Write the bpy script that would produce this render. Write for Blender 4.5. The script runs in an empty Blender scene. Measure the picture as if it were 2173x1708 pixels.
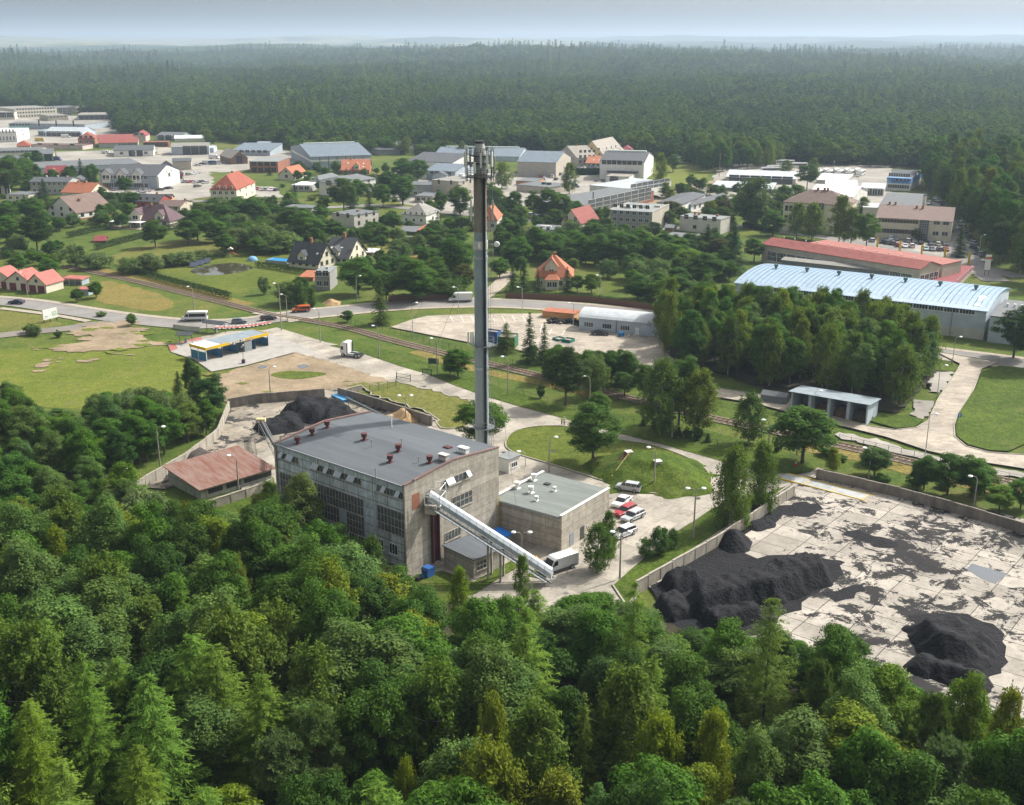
import bpy, math, random
import numpy as np
from mathutils import Vector, Matrix, geometry
R = math.radians
sc = bpy.context.scene
COL = sc.collection
rng = np.random.default_rng(7)
random.seed(7)
# ------------------------------------------------------------------ camera, light, exposure
F, CX, CY, YH, H = 2420.0, 1086.5, 854.0, 88.0, 75.0
PITCH = math.atan((CY - YH) / F)
cam = bpy.data.cameras.new('camera'); camo = bpy.data.objects.new('camera', cam); COL.objects.link(camo)
camo.location = (0, 0, H); camo.rotation_euler = (math.pi / 2 - PITCH, 0, 0)
cam.sensor_width = 36; cam.lens = 36 * F / 2173; cam.clip_start = 1; cam.clip_end = 60000
sc.camera = camo
SUN_AZ, SUN_EL = R(33), R(43)          # azimuth from +X towards +Y
wd = bpy.data.worlds.new('World'); sc.world = wd; wd.use_nodes = True
nt = wd.node_tree; nt.nodes.clear()
sky = nt.nodes.new('ShaderNodeTexSky'); sky.sky_type = 'NISHITA'; sky.sun_disc = False
sky.sun_elevation = SUN_EL; sky.sun_rotation = R(90) - SUN_AZ
sky.air_density = 1.0; sky.dust_density = 5.0; sky.ozone_density = 1.5
bg = nt.nodes.new('ShaderNodeBackground'); bg.inputs[1].default_value = 0.15
wo = nt.nodes.new('ShaderNodeOutputWorld')
hs = nt.nodes.new('ShaderNodeHueSaturation'); hs.inputs['Saturation'].default_value = .16; nt.links.new(sky.outputs[0], hs.inputs['Color']); nt.links.new(hs.outputs[0], bg.inputs[0]); nt.links.new(bg.outputs[0], wo.inputs[0])
sl = bpy.data.lights.new('sun', 'SUN'); sl.energy = 4.4; sl.angle = R(1.0); sl.color = (1.0, 0.945, 0.865)
so = bpy.data.objects.new('sun', sl); COL.objects.link(so)
sd = Vector((math.cos(SUN_EL) * math.cos(SUN_AZ), math.cos(SUN_EL) * math.sin(SUN_AZ), math.sin(SUN_EL)))
so.rotation_euler = sd.to_track_quat('Z', 'Y').to_euler()
so.location = (100, 100, 200)
sc.view_settings.view_transform = 'Standard'; sc.view_settings.look = 'None'
sc.view_settings.exposure = 0.44; sc.view_settings.gamma = 1.0
cy = sc.cycles
cy.use_denoising = True; cy.max_bounces = 6; cy.diffuse_bounces = 2; cy.glossy_bounces = 2
cy.transmission_bounces = 2; cy.volume_bounces = 0; cy.transparent_max_bounces = 4
cy.caustics_reflective = False; cy.caustics_refractive = False; cy.sample_clamp_indirect = 4.0
cy.use_adaptive_sampling = True; cy.adaptive_threshold = 0.02

# ------------------------------------------------------------------ measuring helpers (photo plan -> metres)
cpp, spp = math.cos(PITCH), math.sin(PITCH)
def G(x, y, z=0.0):
    a = (x - CX) / F; b = (CY - y) / F
    d = (a, cpp + b * spp, -spp + b * cpp); t = (z - H) / d[2]
    return Vector((d[0] * t, d[1] * t, z))
def P(v):
    z = v[2] - H; dep = v[1] * cpp - z * spp; u = v[1] * spp + z * cpp
    return CX + F * v[0] / dep, CY - F * u / dep
def hgt(bx, by, ty):
    g = G(bx, by); lo, hi = 0.0, 74.0
    for _ in range(40):
        m = (lo + hi) / 2
        if P((g.x, g.y, m))[1] > ty: lo = m
        else: hi = m
    return lo

# ------------------------------------------------------------------ naming helpers
def tag(o, label=None, cat=None, group=None, kind=None):
    if label: o['label'] = label
    if cat: o['category'] = cat
    if group: o['group'] = group
    if kind: o['kind'] = kind
    return o
def empty(name, loc, rz=0.0, label=None, cat=None, group=None):
    o = bpy.data.objects.new(name, None); COL.objects.link(o)
    o.location = loc; o.rotation_euler = (0, 0, rz); o.empty_display_size = 0.5
    return tag(o, label, cat, group)
def copy_tree(o, parent=None):
    c = o.copy(); COL.objects.link(c)
    if parent is not None: c.parent = parent
    for ch in o.children: copy_tree(ch, c)
    return c
ORD = ['first', 'second', 'third', 'fourth', 'fifth', 'sixth', 'seventh', 'eighth', 'ninth', 'tenth', 'eleventh', 'twelfth']
def nth(i):
    i += 1
    if i <= 12: return ORD[i - 1]
    if i <= 19: return ['thirteenth', 'fourteenth', 'fifteenth', 'sixteenth', 'seventeenth', 'eighteenth', 'nineteenth'][i - 13]
    t = ['twenty', 'thirty', 'forty', 'fifty', 'sixty', 'seventy', 'eighty', 'ninety'][i // 10 - 2] if i < 100 else 'hundredth and ' + ''
    if i >= 100: return 'hundred and ' + (nth(i - 101) if i > 100 else 'zeroth')
    tt = {'twenty': 'twentieth', 'thirty': 'thirtieth', 'forty': 'fortieth', 'fifty': 'fiftieth', 'sixty': 'sixtieth', 'seventy': 'seventieth', 'eighty': 'eightieth', 'ninety': 'ninetieth'}
    return tt[t] if i % 10 == 0 else t + '-' + ORD[i % 10 - 1]

# ------------------------------------------------------------------ mesh builder
class MB:
    def __init__(s): s.v = []; s.f = []; s.m = []
    def add(s, vs, fs, m=0):
        n = len(s.v); s.v += [tuple(v) for v in vs]; s.f += [tuple(i + n for i in f) for f in fs]; s.m += [m] * len(fs); return s
    def box(s, x0, x1, y0, y1, z0, z1, m=0):
        return s.add([(x0,y0,z0),(x1,y0,z0),(x1,y1,z0),(x0,y1,z0),(x0,y0,z1),(x1,y0,z1),(x1,y1,z1),(x0,y1,z1)],
                     [(0,3,2,1),(4,5,6,7),(0,1,5,4),(1,2,6,5),(2,3,7,6),(3,0,4,7)], m)
    def prism(s, poly, a0, a1, axis='y', m=0):     # poly in the two other axes
        n = len(poly)
        def p(q, a):
            return (q[0], a, q[1]) if axis == 'y' else ((a, q[0], q[1]) if axis == 'x' else (q[0], q[1], a))
        vs = [p(q, a0) for q in poly] + [p(q, a1) for q in poly]
        fs = [tuple(range(n)), tuple(range(2 * n - 1, n - 1, -1))] + [(i, i + n, (i + 1) % n + n, (i + 1) % n) for i in range(n)]
        return s.add(vs, fs, m)
    def cyl(s, p0, p1, r0, r1=None, n=10, m=0, caps=True):
        r1 = r0 if r1 is None else r1
        p0, p1 = Vector(p0), Vector(p1); d = (p1 - p0).normalized()
        a = d.orthogonal().normalized(); b = d.cross(a)
        vs = []
        for p, r in ((p0, r0), (p1, r1)):
            for i in range(n):
                t = 2 * math.pi * i / n; vs.append(p + a * (r * math.cos(t)) + b * (r * math.sin(t)))
        fs = [(i, (i + 1) % n, (i + 1) % n + n, i + n) for i in range(n)]
        if caps: fs += [tuple(range(n - 1, -1, -1)), tuple(range(n, 2 * n))]
        return s.add(vs, fs, m)
    def tube(s, pts, r, n=6, m=0):
        for a, b in zip(pts[:-1], pts[1:]): s.cyl(a, b, r, r, n, m)
        return s
    def ball(s, c, r, n=8, k=5, m=0, sz=1.0):
        vs = []; c = Vector(c)
        for j in range(k + 1):
            ph = math.pi * j / k
            for i in range(n):
                t = 2 * math.pi * i / n
                vs.append((c.x + r * math.sin(ph) * math.cos(t), c.y + r * math.sin(ph) * math.sin(t), c.z + sz * r * math.cos(ph)))
        fs = [(j * n + i, (j + 1) * n + i, (j + 1) * n + (i + 1) % n, j * n + (i + 1) % n) for j in range(k) for i in range(n)]
        return s.add(vs, fs, m)
    def build(s, name, mats, parent=None, smooth=False, loc=None):
        me = bpy.data.meshes.new(name); me.from_pydata(s.v, [], s.f)
        mats = mats if isinstance(mats, (list, tuple)) else [mats]
        for mm in mats: me.materials.append(mm)
        if len(mats) > 1: me.polygons.foreach_set('material_index', s.m)
        if smooth: me.polygons.foreach_set('use_smooth', [True] * len(me.polygons))
        me.update()
        o = bpy.data.objects.new(name, me); COL.objects.link(o)
        if parent is not None: o.parent = parent
        if loc is not None: o.location = loc
        return o

# ------------------------------------------------------------------ materials
MATS = {}
def mat(name, col, rough=0.8, var=0.0, scale=1.0, metal=0.0, bump=0.0, bscale=None, col2=None, spec=0.3, tint=False, stretch=None):
    """one procedural surface: base colour with a broken second tone, fine grain and bump"""
    if name in MATS: return MATS[name]
    m = bpy.data.materials.new(name); m.use_nodes = True; MATS[name] = m
    n = m.node_tree.nodes; l = m.node_tree.links; b = n['Principled BSDF']
    b.inputs['Roughness'].default_value = rough; b.inputs['Metallic'].default_value = metal
    b.inputs['Specular IOR Level'].default_value = spec
    col = tuple(col) + (1,)
    src = None
    if tint:
        oi = n.new('ShaderNodeObjectInfo'); src = oi.outputs['Color']
    if var > 0 or bump > 0 or col2:
        tc = n.new('ShaderNodeTexCoord'); vec = tc.outputs['Object']
        if stretch:
            mp = n.new('ShaderNodeMapping'); mp.inputs['Scale'].default_value = stretch; l.new(vec, mp.inputs[0]); vec = mp.outputs[0]
    if var > 0 or col2:
        nz = n.new('ShaderNodeTexNoise'); nz.inputs['Scale'].default_value = scale; nz.inputs['Detail'].default_value = 6; nz.inputs['Roughness'].default_value = 0.65
        l.new(vec, nz.inputs['Vector'])
        rp = n.new('ShaderNodeValToRGB'); rp.color_ramp.elements[0].position = 0.36; rp.color_ramp.elements[1].position = 0.64
        c2 = tuple(col2) + (1,) if col2 else tuple(c * (1 - var) for c in col[:3]) + (1,)
        rp.color_ramp.elements[0].color = c2
        rp.color_ramp.elements[1].color = col if col2 else tuple(min(1, c * (1 + var)) for c in col[:3]) + (1,)
        l.new(nz.outputs['Fac'], rp.inputs[0])
        nf = n.new('ShaderNodeTexNoise'); nf.inputs['Scale'].default_value = scale * 9; nf.inputs['Detail'].default_value = 3
        l.new(vec, nf.inputs['Vector'])
        mr = n.new('ShaderNodeMapRange'); mr.inputs['From Min'].default_value = 0.25; mr.inputs['From Max'].default_value = 0.75
        mr.inputs['To Min'].default_value = 1 - 0.6 * max(var, .12); mr.inputs['To Max'].default_value = 1 + 0.6 * max(var, .12)
        l.new(nf.outputs['Fac'], mr.inputs[0])
        mx = n.new('ShaderNodeMix'); mx.data_type = 'RGBA'; mx.blend_type = 'MULTIPLY'; mx.inputs[0].default_value = 1
        l.new(rp.outputs[0], mx.inputs[6]); l.new(mr.outputs[0], mx.inputs[7])
        if src:
            m2 = n.new('ShaderNodeMix'); m2.data_type = 'RGBA'; m2.blend_type = 'MULTIPLY'; m2.inputs[0].default_value = 1
            l.new(mx.outputs[2], m2.inputs[6]); l.new(src, m2.inputs[7]); l.new(m2.outputs[2], b.inputs['Base Color'])
        else: l.new(mx.outputs[2], b.inputs['Base Color'])
    elif src: l.new(src, b.inputs['Base Color'])
    else: b.inputs['Base Color'].default_value = col
    if bump > 0:
        nb = n.new('ShaderNodeTexNoise'); nb.inputs['Scale'].default_value = bscale or scale * 6; nb.inputs['Detail'].default_value = 5
        l.new(vec, nb.inputs['Vector'])
        bp = n.new('ShaderNodeBump'); bp.inputs['Distance'].default_value = bump; l.new(nb.outputs['Fac'], bp.inputs['Height']); l.new(bp.outputs[0], b.inputs['Normal'])
    return m
def node(m, t, **kw):
    x = m.node_tree.nodes.new(t)
    for k, v in kw.items(): setattr(x, k, v)
    return x
def ramp(m, fac, stops):
    r = node(m, 'ShaderNodeValToRGB'); e = r.color_ramp.elements
    e[0].position, e[0].color = stops[0][0], tuple(stops[0][1]) + (1,)
    e[1].position, e[1].color = stops[-1][0], tuple(stops[-1][1]) + (1,)
    for p_, c_ in stops[1:-1]:
        q = e.new(p_); q.color = tuple(c_) + (1,)
    m.node_tree.links.new(fac, r.inputs[0]); return r.outputs[0]
def noise(m, scale, detail=5, rough=.6, vec=None, dist=0.0):
    x = node(m, 'ShaderNodeTexNoise'); x.inputs['Scale'].default_value = scale; x.inputs['Detail'].default_value = detail
    x.inputs['Roughness'].default_value = rough; x.inputs['Distortion'].default_value = dist
    if vec is None: vec = node(m, 'ShaderNodeTexCoord').outputs['Object']
    m.node_tree.links.new(vec, x.inputs['Vector']); return x.outputs['Fac']
def mixc(m, fac, a, b, mode='MIX'):
    x = node(m, 'ShaderNodeMix'); x.data_type = 'RGBA'; x.blend_type = mode; L = m.node_tree.links
    for sock, val in ((x.inputs[0], fac), (x.inputs[6], a), (x.inputs[7], b)):
        if isinstance(val, (int, float)): sock.default_value = val
        elif isinstance(val, tuple): sock.default_value = val + (1,)
        else: L.new(val, sock)
    return x.outputs[2]
def newmat(name, rough=.9, spec=.2):
    m = bpy.data.materials.new(name); m.use_nodes = True; MATS[name] = m
    b = m.node_tree.nodes['Principled BSDF']; b.inputs['Roughness'].default_value = rough; b.inputs['Specular IOR Level'].default_value = spec
    return m, b, m.node_tree.links
def addbump(m, b, h, dist):
    bp = node(m, 'ShaderNodeBump'); bp.inputs['Distance'].default_value = dist
    m.node_tree.links.new(h, bp.inputs['Height']); m.node_tree.links.new(bp.outputs[0], b.inputs['Normal'])

def grass_mat(name, a, b_, c, big=.02, mid=.15, dist=.15):
    m, b, L = newmat(name, .95, .1)
    n1 = noise(m, big, 6, .6); n2 = noise(m, mid, 7, .7); n3 = noise(m, 2.2, 4, .7)
    c1 = ramp(m, n1, [(.38, a), (.52, b_), (.66, c)]); c2 = ramp(m, n2, [(.35, a), (.5, b_), (.7, c)])
    cc = mixc(m, .5, c1, c2); f = mixc(m, 1.0, ramp(m, n3, [(.3, (.62, .62, .62)), (.7, (1.3, 1.3, 1.3))]), ramp(m, noise(m, .55, 6, .8), [(.32, (.66, .72, .7)), (.68, (1.28, 1.2, 1.1))]), 'MULTIPLY')
    cw = mixc(m, ramp(m, noise(m, .09, 8, .75, dist=.8), [(.56, (0, 0, 0)), (.70, (.55, .55, .55))]), mixc(m, 1.0, cc, f, 'MULTIPLY'), (.17, .145, .065))
    L.new(cw, b.inputs['Base Color']); addbump(m, b, n3, dist); return m
M_land = grass_mat('meadow_land', (.045, .085, .014), (.085, .125, .022), (.17, .155, .05))
M_lawn = grass_mat('mown_lawn', (.07, .10, .016), (.098, .128, .02), (.135, .15, .03), .05, .4, .06)
M_lush = grass_mat('lush_lawn', (.045, .078, .012), (.068, .108, .014), (.10, .135, .022), .06, .5, .15)
M_dry = grass_mat('dry_grass', (.16, .14, .04), (.22, .175, .055), (.11, .13, .03), .05, .5, .25)
M_olive = grass_mat('worn_lawn', (.11, .125, .03), (.15, .15, .04), (.085, .12, .022), .07, .4, .06)
def slab_mat(name, base, dark, bw, bh, stains=0.0, coal=False, rot=0.0, mortar=.006):
    m, b, L = newmat(name, .85, .3)
    tc = node(m, 'ShaderNodeTexCoord').outputs['Object']
    mp = node(m, 'ShaderNodeMapping'); mp.inputs['Rotation'].default_value = (0, 0, rot); L.new(tc, mp.inputs[0])
    br = node(m, 'ShaderNodeTexBrick'); br.inputs['Scale'].default_value = 1.0; br.inputs['Brick Width'].default_value = bw
    br.inputs['Row Height'].default_value = bh; br.inputs['Mortar Size'].default_value = mortar * bw; br.inputs['Bias'].default_value = 0
    br.offset = 0.0
    br.inputs['Color1'].default_value = tuple(c * 1.13 for c in base) + (1,); br.inputs['Color2'].default_value = tuple(c * .84 for c in base) + (1,)
    br.inputs['Mortar'].default_value = tuple(dark) + (1,)
    # joints wander a little
    ds = node(m, 'ShaderNodeVectorMath'); ds.operation = 'ADD'; nn = node(m, 'ShaderNodeTexNoise'); nn.inputs['Scale'].default_value = .35
    L.new(mp.outputs[0], nn.inputs['Vector']); sc_ = node(m, 'ShaderNodeVectorMath'); sc_.operation = 'SCALE'; sc_.inputs['Scale'].default_value = .25
    L.new(nn.outputs['Color'], sc_.inputs[0]); L.new(mp.outputs[0], ds.inputs[0]); L.new(sc_.outputs[0], ds.inputs[1]); L.new(ds.outputs[0], br.inputs['Vector'])
    n1 = noise(m, .12, 8, .7); n2 = noise(m, 1.3, 6, .75)
    c = mixc(m, 1.0, br.outputs['Color'], ramp(m, n1, [(.3, (.66, .64, .62)), (.5, (.95, .93, .9)), (.72, (1.2, 1.17, 1.12))]), 'MULTIPLY')
    c = mixc(m, 1.0, c, ramp(m, n2, [(.28, (.72, .7, .68)), (.5, (1, 1, 1)), (.75, (1.12, 1.12, 1.12))]), 'MULTIPLY')
    if stains:
        n3 = noise(m, .22, 6, .72, dist=.6)
        c = mixc(m, ramp(m, n3, [(.56, (0, 0, 0)), (.66, (stains,) * 3)]), c, tuple(d * 1.2 for d in dark))
    if coal:
        n4 = noise(m, .24, 10, .78, dist=.5); n5 = noise(m, .045, 2, .5)
        ad = node(m, 'ShaderNodeMath'); ad.operation = 'MULTIPLY_ADD'; ad.inputs[1].default_value = .45; L.new(n5, ad.inputs[0]); L.new(n4, ad.inputs[2])
        c = mixc(m, ramp(m, ad.outputs[0], [(.748, (0, 0, 0)), (.765, (.95, .95, .95))]), c, (.016, .016, .018))
    L.new(c, b.inputs['Base Color']); addbump(m, b, n2, .03); return m
M_conc = slab_mat('concrete_slab_paving', (.35, .325, .28), (.10, .085, .065), 3.2, 6.0, stains=.5, rot=R(39))
M_yard = slab_mat('coal_yard_concrete', (.39, .365, .325), (.05, .045, .04), 5.6, 4.0, coal=True, rot=R(39), stains=.2, mortar=.01)
M_yard.node_tree.nodes['Principled BSDF'].inputs['Specular IOR Level'].default_value = .08
M_oldyard = slab_mat('old_yard_concrete', (.30, .27, .22), (.04, .04, .038), 3.5, 3.5, coal=True, rot=R(39), stains=.5)
M_block = slab_mat('block_paving', (.37, .33, .275), (.30, .27, .22), 2.2, 1.1, rot=R(10))
M_asph = mat('asphalt', (.215, .205, .19), .9, .12, .15, bump=.01, bscale=3)
M_asph2 = mat('old_asphalt', (.19, .17, .145), .9, .16, .1, bump=.01, bscale=3)
M_walk = mat('pavement_slabs', (.34, .295, .235), .9, .14, .6)
M_kerb = mat('kerb_stone', (.33, .30, .25), .9, .15, 1)
M_dirt = mat('sandy_dirt', (.31, .24, .155), .95, .25, .12, col2=(.19, .145, .09), bump=.2, bscale=.7, stretch=(1, 1, 1))
M_yardfar = mat('far_yard_gravel', (.29, .27, .235), .95, .22, .05)
M_ballast = mat('track_ballast', (.17, .135, .095), .95, .3, .9, bump=.1, bscale=4)
M_paint = mat('road_paint', (.72, .72, .68), .7, .1, 3)
M_redlane = mat('red_cycle_lane', (.33, .12, .10), .9, .15, 1)
M_puddle = mat('puddle_water', (.09, .10, .11), .05, spec=.6)
RAG = set(); RAG.update(('meadow_land', 'dry_grass', 'worn_lawn', 'green_meadow', 'sandy_dirt', 'forest_floor_soil', 'far_yard_gravel', 'coal'))
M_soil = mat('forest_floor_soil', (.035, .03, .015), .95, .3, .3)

LAYER = [0.02]
SHEETS = []

def topz(x, y):
    z = 0.0
    for w, zz, bb in SHEETS:
        if zz > z and bb[0] <= x <= bb[1] and bb[2] <= y <= bb[3] and inside(x, y, w): z = zz
    return z
def inside(x, y, c):
    r_ = False; n = len(c)
    for i in range(n):
        (x1, y1), (x2, y2) = c[i], c[(i + 1) % n]
        if (y1 > y) != (y2 > y) and x < (x2 - x1) * (y - y1) / (y2 - y1) + x1: r_ = not r_
    return r_
def reg(w, z): SHEETS.append((w, z, (min(a for a, b in w), max(a for a, b in w), min(b for a, b in w), max(b for a, b in w))))
def smooth_path(pts, closed=False, k=6):
    out = []; n = len(pts); rngi = range(n) if closed else range(n - 1)
    for i in rngi:
        p0 = pts[(i - 1) % n] if closed or i > 0 else pts[i]; p1 = pts[i]; p2 = pts[(i + 1) % n]; p3 = pts[(i + 2) % n] if closed or i + 2 < n else pts[(i + 1) % n]
        for j in range(k):
            t = j / k
            out.append(tuple(.5 * ((2 * b) + (-a + c) * t + (2 * a - 5 * b + 4 * c - d) * t * t + (-a + 3 * b - 3 * c + d) * t ** 3) for a, b, c, d in zip(p0, p1, p2, p3)))
    if not closed: out.append(tuple(pts[-1]))
    return out
def sheet(name, px, m, z=None, smooth=False, kerb=None):
    """flat ground patch outlined on the ground plane"""
    if z is None: LAYER[0] += .004; z = LAYER[0]
    w = [tuple(G(*p)[:2]) for p in px]
    if smooth: w = smooth_path(w, True, 6)
    if m.name in RAG:
        rq = random.Random(len(SHEETS)); st_ = 1.6 if w[0][1] < 500 else 5.0; w2 = resample(w + [w[0]], st_)[:-1]; w = [(x_ + rq.uniform(-.55, .55) * st_ * .7, y_ + rq.uniform(-.55, .55) * st_ * .9) for x_, y_ in w2]
    reg(w, z)
    tri = geometry.tessellate_polygon([[Vector((a, b, 0)) for a, b in w]])
    b = MB(); b.add([(x, y, z) for x, y in w], [t for t in tri]); 
    for i, f in enumerate(b.f):
        a_, b_, c_ = [Vector(b.v[k]) for k in f]
        if (b_ - a_).cross(c_ - a_).z < 0: b.f[i] = (f[0], f[2], f[1])
    o = b.build(name, m); tag(o, kind='structure')
    if kerb:
        kb = MB(); n = len(w)
        for i in range(n):
            strip_seg(kb, Vector((*w[i], 0)), Vector((*w[(i + 1) % n], 0)), .12, z, z + .12)
        ko = kb.build('kerb', M_kerb); tag(ko, kind='structure')
    return o
def strip_seg(b, a, c, hw, z0, z1, m=0):
    d = (c - a); 
    if d.length < 1e-4: return
    d.normalize(); nn = Vector((-d.y, d.x, 0)) * hw
    p = [a + nn, a - nn, c - nn, c + nn]
    b.add([(q.x, q.y, z0) for q in p] + [(q.x, q.y, z1) for q in p], [(0, 1, 2, 3), (7, 6, 5, 4), (0, 4, 5, 1), (1, 5, 6, 2), (2, 6, 7, 3), (3, 7, 4, 0)], m)
def offsets(w, d):
    out = []
    for i, p in enumerate(w):
        a = w[max(i - 1, 0)]; c = w[min(i + 1, len(w) - 1)]; t = Vector((c[0] - a[0], c[1] - a[1])).normalized()
        out.append((p[0] - t.y * d, p[1] + t.x * d))
    return out
def ribbon(name, w, d0, d1, m, z=None, kind='structure', dash=None):
    if z is None: LAYER[0] += .004; z = LAYER[0]
    A, B = offsets(w, d0), offsets(w, d1); b = MB(); acc = 0
    if abs(d1 - d0) > 2 and z < .4: reg(A + B[::-1], z)
    for i in range(len(w) - 1):
        L_ = math.dist(w[i], w[i + 1]); on = True
        if dash: on = (acc % (dash[0] + dash[1])) < dash[0]
        acc += L_
        if on:
            b.add([(*A[i], z), (*A[i + 1], z), (*B[i + 1], z), (*B[i], z)], [(0, 1, 2, 3) if d0 < d1 else (3, 2, 1, 0)])
    for i, f in enumerate(b.f):
        a_, b_, c_ = [Vector(b.v[k]) for k in f[:3]]
        if (b_ - a_).cross(c_ - a_).z < 0: b.f[i] = f[::-1]
    o = b.build(name, m); tag(o, kind=kind); return o
def gpath(px, k=6): return smooth_path([tuple(G(*p)[:2]) for p in px], False, k)
def resample(w, step):
    out = [w[0]]; acc = 0
    for a, c in zip(w[:-1], w[1:]):
        L_ = math.dist(a, c); 
        while acc + L_ >= step:
            t = (step - acc) / L_; a = (a[0] + (c[0] - a[0]) * t, a[1] + (c[1] - a[1]) * t); out.append(a); L_ = math.dist(a, c); acc = 0
        acc += L_
    return out

# ------------------------------------------------------------------ terrain: one sheet to the horizon, rolling far away
def fbm(x, y, s, seed):
    r = np.random.default_rng(seed); out = 0
    for o in range(5):
        for k in range(3):
            a = r.uniform(0, 2 * math.pi); ph = r.uniform(0, 6.28); f = 2 ** o / s * r.uniform(.7, 1.3)
            out = out + np.sin((x * math.cos(a) + y * math.sin(a)) * f * 2 * math.pi + ph) / (2 ** o) / 3
    return out
def terr(x, y):
    x = np.asarray(x, float); y = np.asarray(y, float); d = np.hypot(x, y)
    k = np.clip((d - 1500) / 2500, 0, 1)
    kk = np.clip((d - 850) / 900, 0, 1) * np.clip((x / np.maximum(y, 1) + .28) / .12, 0, 1)
    h = k * (8 + 19 * fbm(x, y, 2300, 3)) + kk * (6 + 7 * fbm(x, y, 900, 8))
    k2 = np.clip((d - 4500) / 7000, 0, 1)
    h = h + k2 * (26 + 28 * fbm(x, y, 5200, 11)) + np.clip((d - 10000) / 6000, 0, 1) * (62 + 24 * fbm(x, y, 9000, 5))
    return h
def grid_mesh(name, xs, ys, z, m, smooth=True):
    nx, ny = len(xs), len(ys); X, Y = np.meshgrid(xs, ys); v = np.stack([X, Y, z(X, Y)], -1).reshape(-1, 3)
    i = np.arange(nx * ny).reshape(ny, nx); q = np.stack([i[:-1, :-1], i[:-1, 1:], i[1:, 1:], i[1:, :-1]], -1).reshape(-1, 4)
    me = quadmesh(name, v, q, m, smooth); o = bpy.data.objects.new(name, me); COL.objects.link(o); return o
def quadmesh(name, v, q, mats, smooth=False, mi=None):
    me = bpy.data.meshes.new(name); me.vertices.add(len(v)); me.vertices.foreach_set('co', np.asarray(v, np.float32).ravel())
    me.loops.add(q.size); me.loops.foreach_set('vertex_index', q.astype(np.int32).ravel())
    me.polygons.add(len(q)); me.polygons.foreach_set('loop_start', np.arange(len(q), dtype=np.int32) * 4)
    if smooth: me.polygons.foreach_set('use_smooth', np.ones(len(q), bool))
    for mm in (mats if isinstance(mats, (list, tuple)) else [mats]): me.materials.append(mm)
    if mi is not None: me.polygons.foreach_set('material_index', mi.astype(np.int32))
    me.update(calc_edges=True); return me
ax = np.concatenate([-np.geomspace(400, 16000, 40)[::-1], np.linspace(-380, 380, 39), np.geomspace(400, 16000, 40)])
ay = np.concatenate([np.linspace(20, 700, 35), np.geomspace(720, 24000, 90)])
land = grid_mesh('ground', ax, ay, lambda X, Y: terr(X, Y), M_land); tag(land, kind='structure')
# distant wooded country: canopy-height sheet with fields and clearings
def far_canopy(X, Y):
    r = np.random.default_rng(2); return terr(X, Y) + 13 + r.uniform(-2, 3, X.shape)
mfc, b_, L_ = newmat('distant_woodland', 1.0, 0)
nA = noise(mfc, .0007, 6, .62); nB = noise(mfc, .01, 6, .7)
cA = ramp(mfc, nB, [(.35, (.018, .038, .014)), (.55, (.03, .058, .018)), (.75, (.05, .08, .025))])
spv = node(mfc, 'ShaderNodeSeparateXYZ'); tcv = node(mfc, 'ShaderNodeTexCoord'); L_.new(tcv.outputs['Object'], spv.inputs[0])
mpr = node(mfc, 'ShaderNodeMapRange'); mpr.inputs['From Min'].default_value = 5200; mpr.inputs['From Max'].default_value = 9000
mpr.inputs['To Min'].default_value = -.2; mpr.inputs['To Max'].default_value = .06; L_.new(spv.outputs['Y'], mpr.inputs[0])
mxl = node(mfc, 'ShaderNodeMath'); mxl.operation = 'MULTIPLY_ADD'; mxl.inputs[1].default_value = -.000022; L_.new(spv.outputs['X'], mxl.inputs[0]); L_.new(mpr.outputs[0], mxl.inputs[2])
adf = node(mfc, 'ShaderNodeMath'); adf.operation = 'ADD'; L_.new(nA, adf.inputs[0]); L_.new(mxl.outputs[0], adf.inputs[1])
fld = ramp(mfc, adf.outputs[0], [(.55, (0, 0, 0)), (.6, (1, 1, 1))])
L_.new(mixc(mfc, fld, cA, ramp(mfc, noise(mfc, .004, 3), [(.4, (.30, .25, .14)), (.6, (.12, .16, .05))])), b_.inputs['Base Color'])
fy = np.geomspace(4300, 22000, 260)
fx = np.concatenate([np.linspace(-9000, 9000, 420)])
fc = grid_mesh('hills', fx, fy, far_canopy, mfc, False); tag(fc, kind='structure')
# ------------------------------------------------------------------ ground sheets
M_meadow = grass_mat('green_meadow', (.095, .13, .018), (.135, .165, .028), (.17, .165, .045), .035, .22, .12)
sheet('grass_field', [(-60, 745), (120, 735), (200, 722), (300, 715), (352, 735), (365, 750), (410, 766), (440, 800), (400, 830), (330, 860), (200, 870), (60, 860), (-60, 850)], M_meadow)
sheet('grass_field', [(225, 545), (330, 515), (430, 505), (520, 500), (560, 520), (480, 540), (400, 550), (290, 575), (240, 560)], M_olive)
sheet('grass_field', [(215, 598), (280, 607), (345, 628), (368, 648), (330, 660), (260, 650), (205, 635)], M_dry, smooth=True)
sheet('grass_field', [(-20, 655), (90, 668), (140, 690), (60, 700), (-20, 705)], M_olive)
sheet('grass_field', [(845, 545), (905, 535), (920, 560), (880, 605), (850, 590)], M_dry, smooth=True)
sheet('grass_field', [(775, 512), (850, 500), (920, 505), (960, 520), (900, 530), (800, 540)], M_olive, smooth=True)
sheet('lawn', [(325, 574), (400, 560), (490, 541), (560, 535), (640, 556), (680, 588), (640, 600), (560, 610), (500, 624), (420, 600)], M_lawn)
sheet('lawn', [(490, 541), (600, 520), (650, 545), (560, 552)], M_lawn)
sheet('lawn', [(1270, 590), (1340, 580), (1345, 610), (1290, 622)], M_lawn)
sheet('lawn', [(200, 500), (250, 488), (262, 500), (230, 508)], M_lawn)
sheet('lawn', [(1420, 330), (1500, 345), (1500, 380), (1440, 395), (1380, 380), (1380, 350)], M_meadow)
sheet('lawn', [(800, 430), (860, 425), (900, 436), (850, 441)], M_meadow)
sheet('lawn', [(1560, 470), (1620, 478), (1610, 500), (1570, 500)], M_lawn)
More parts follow.
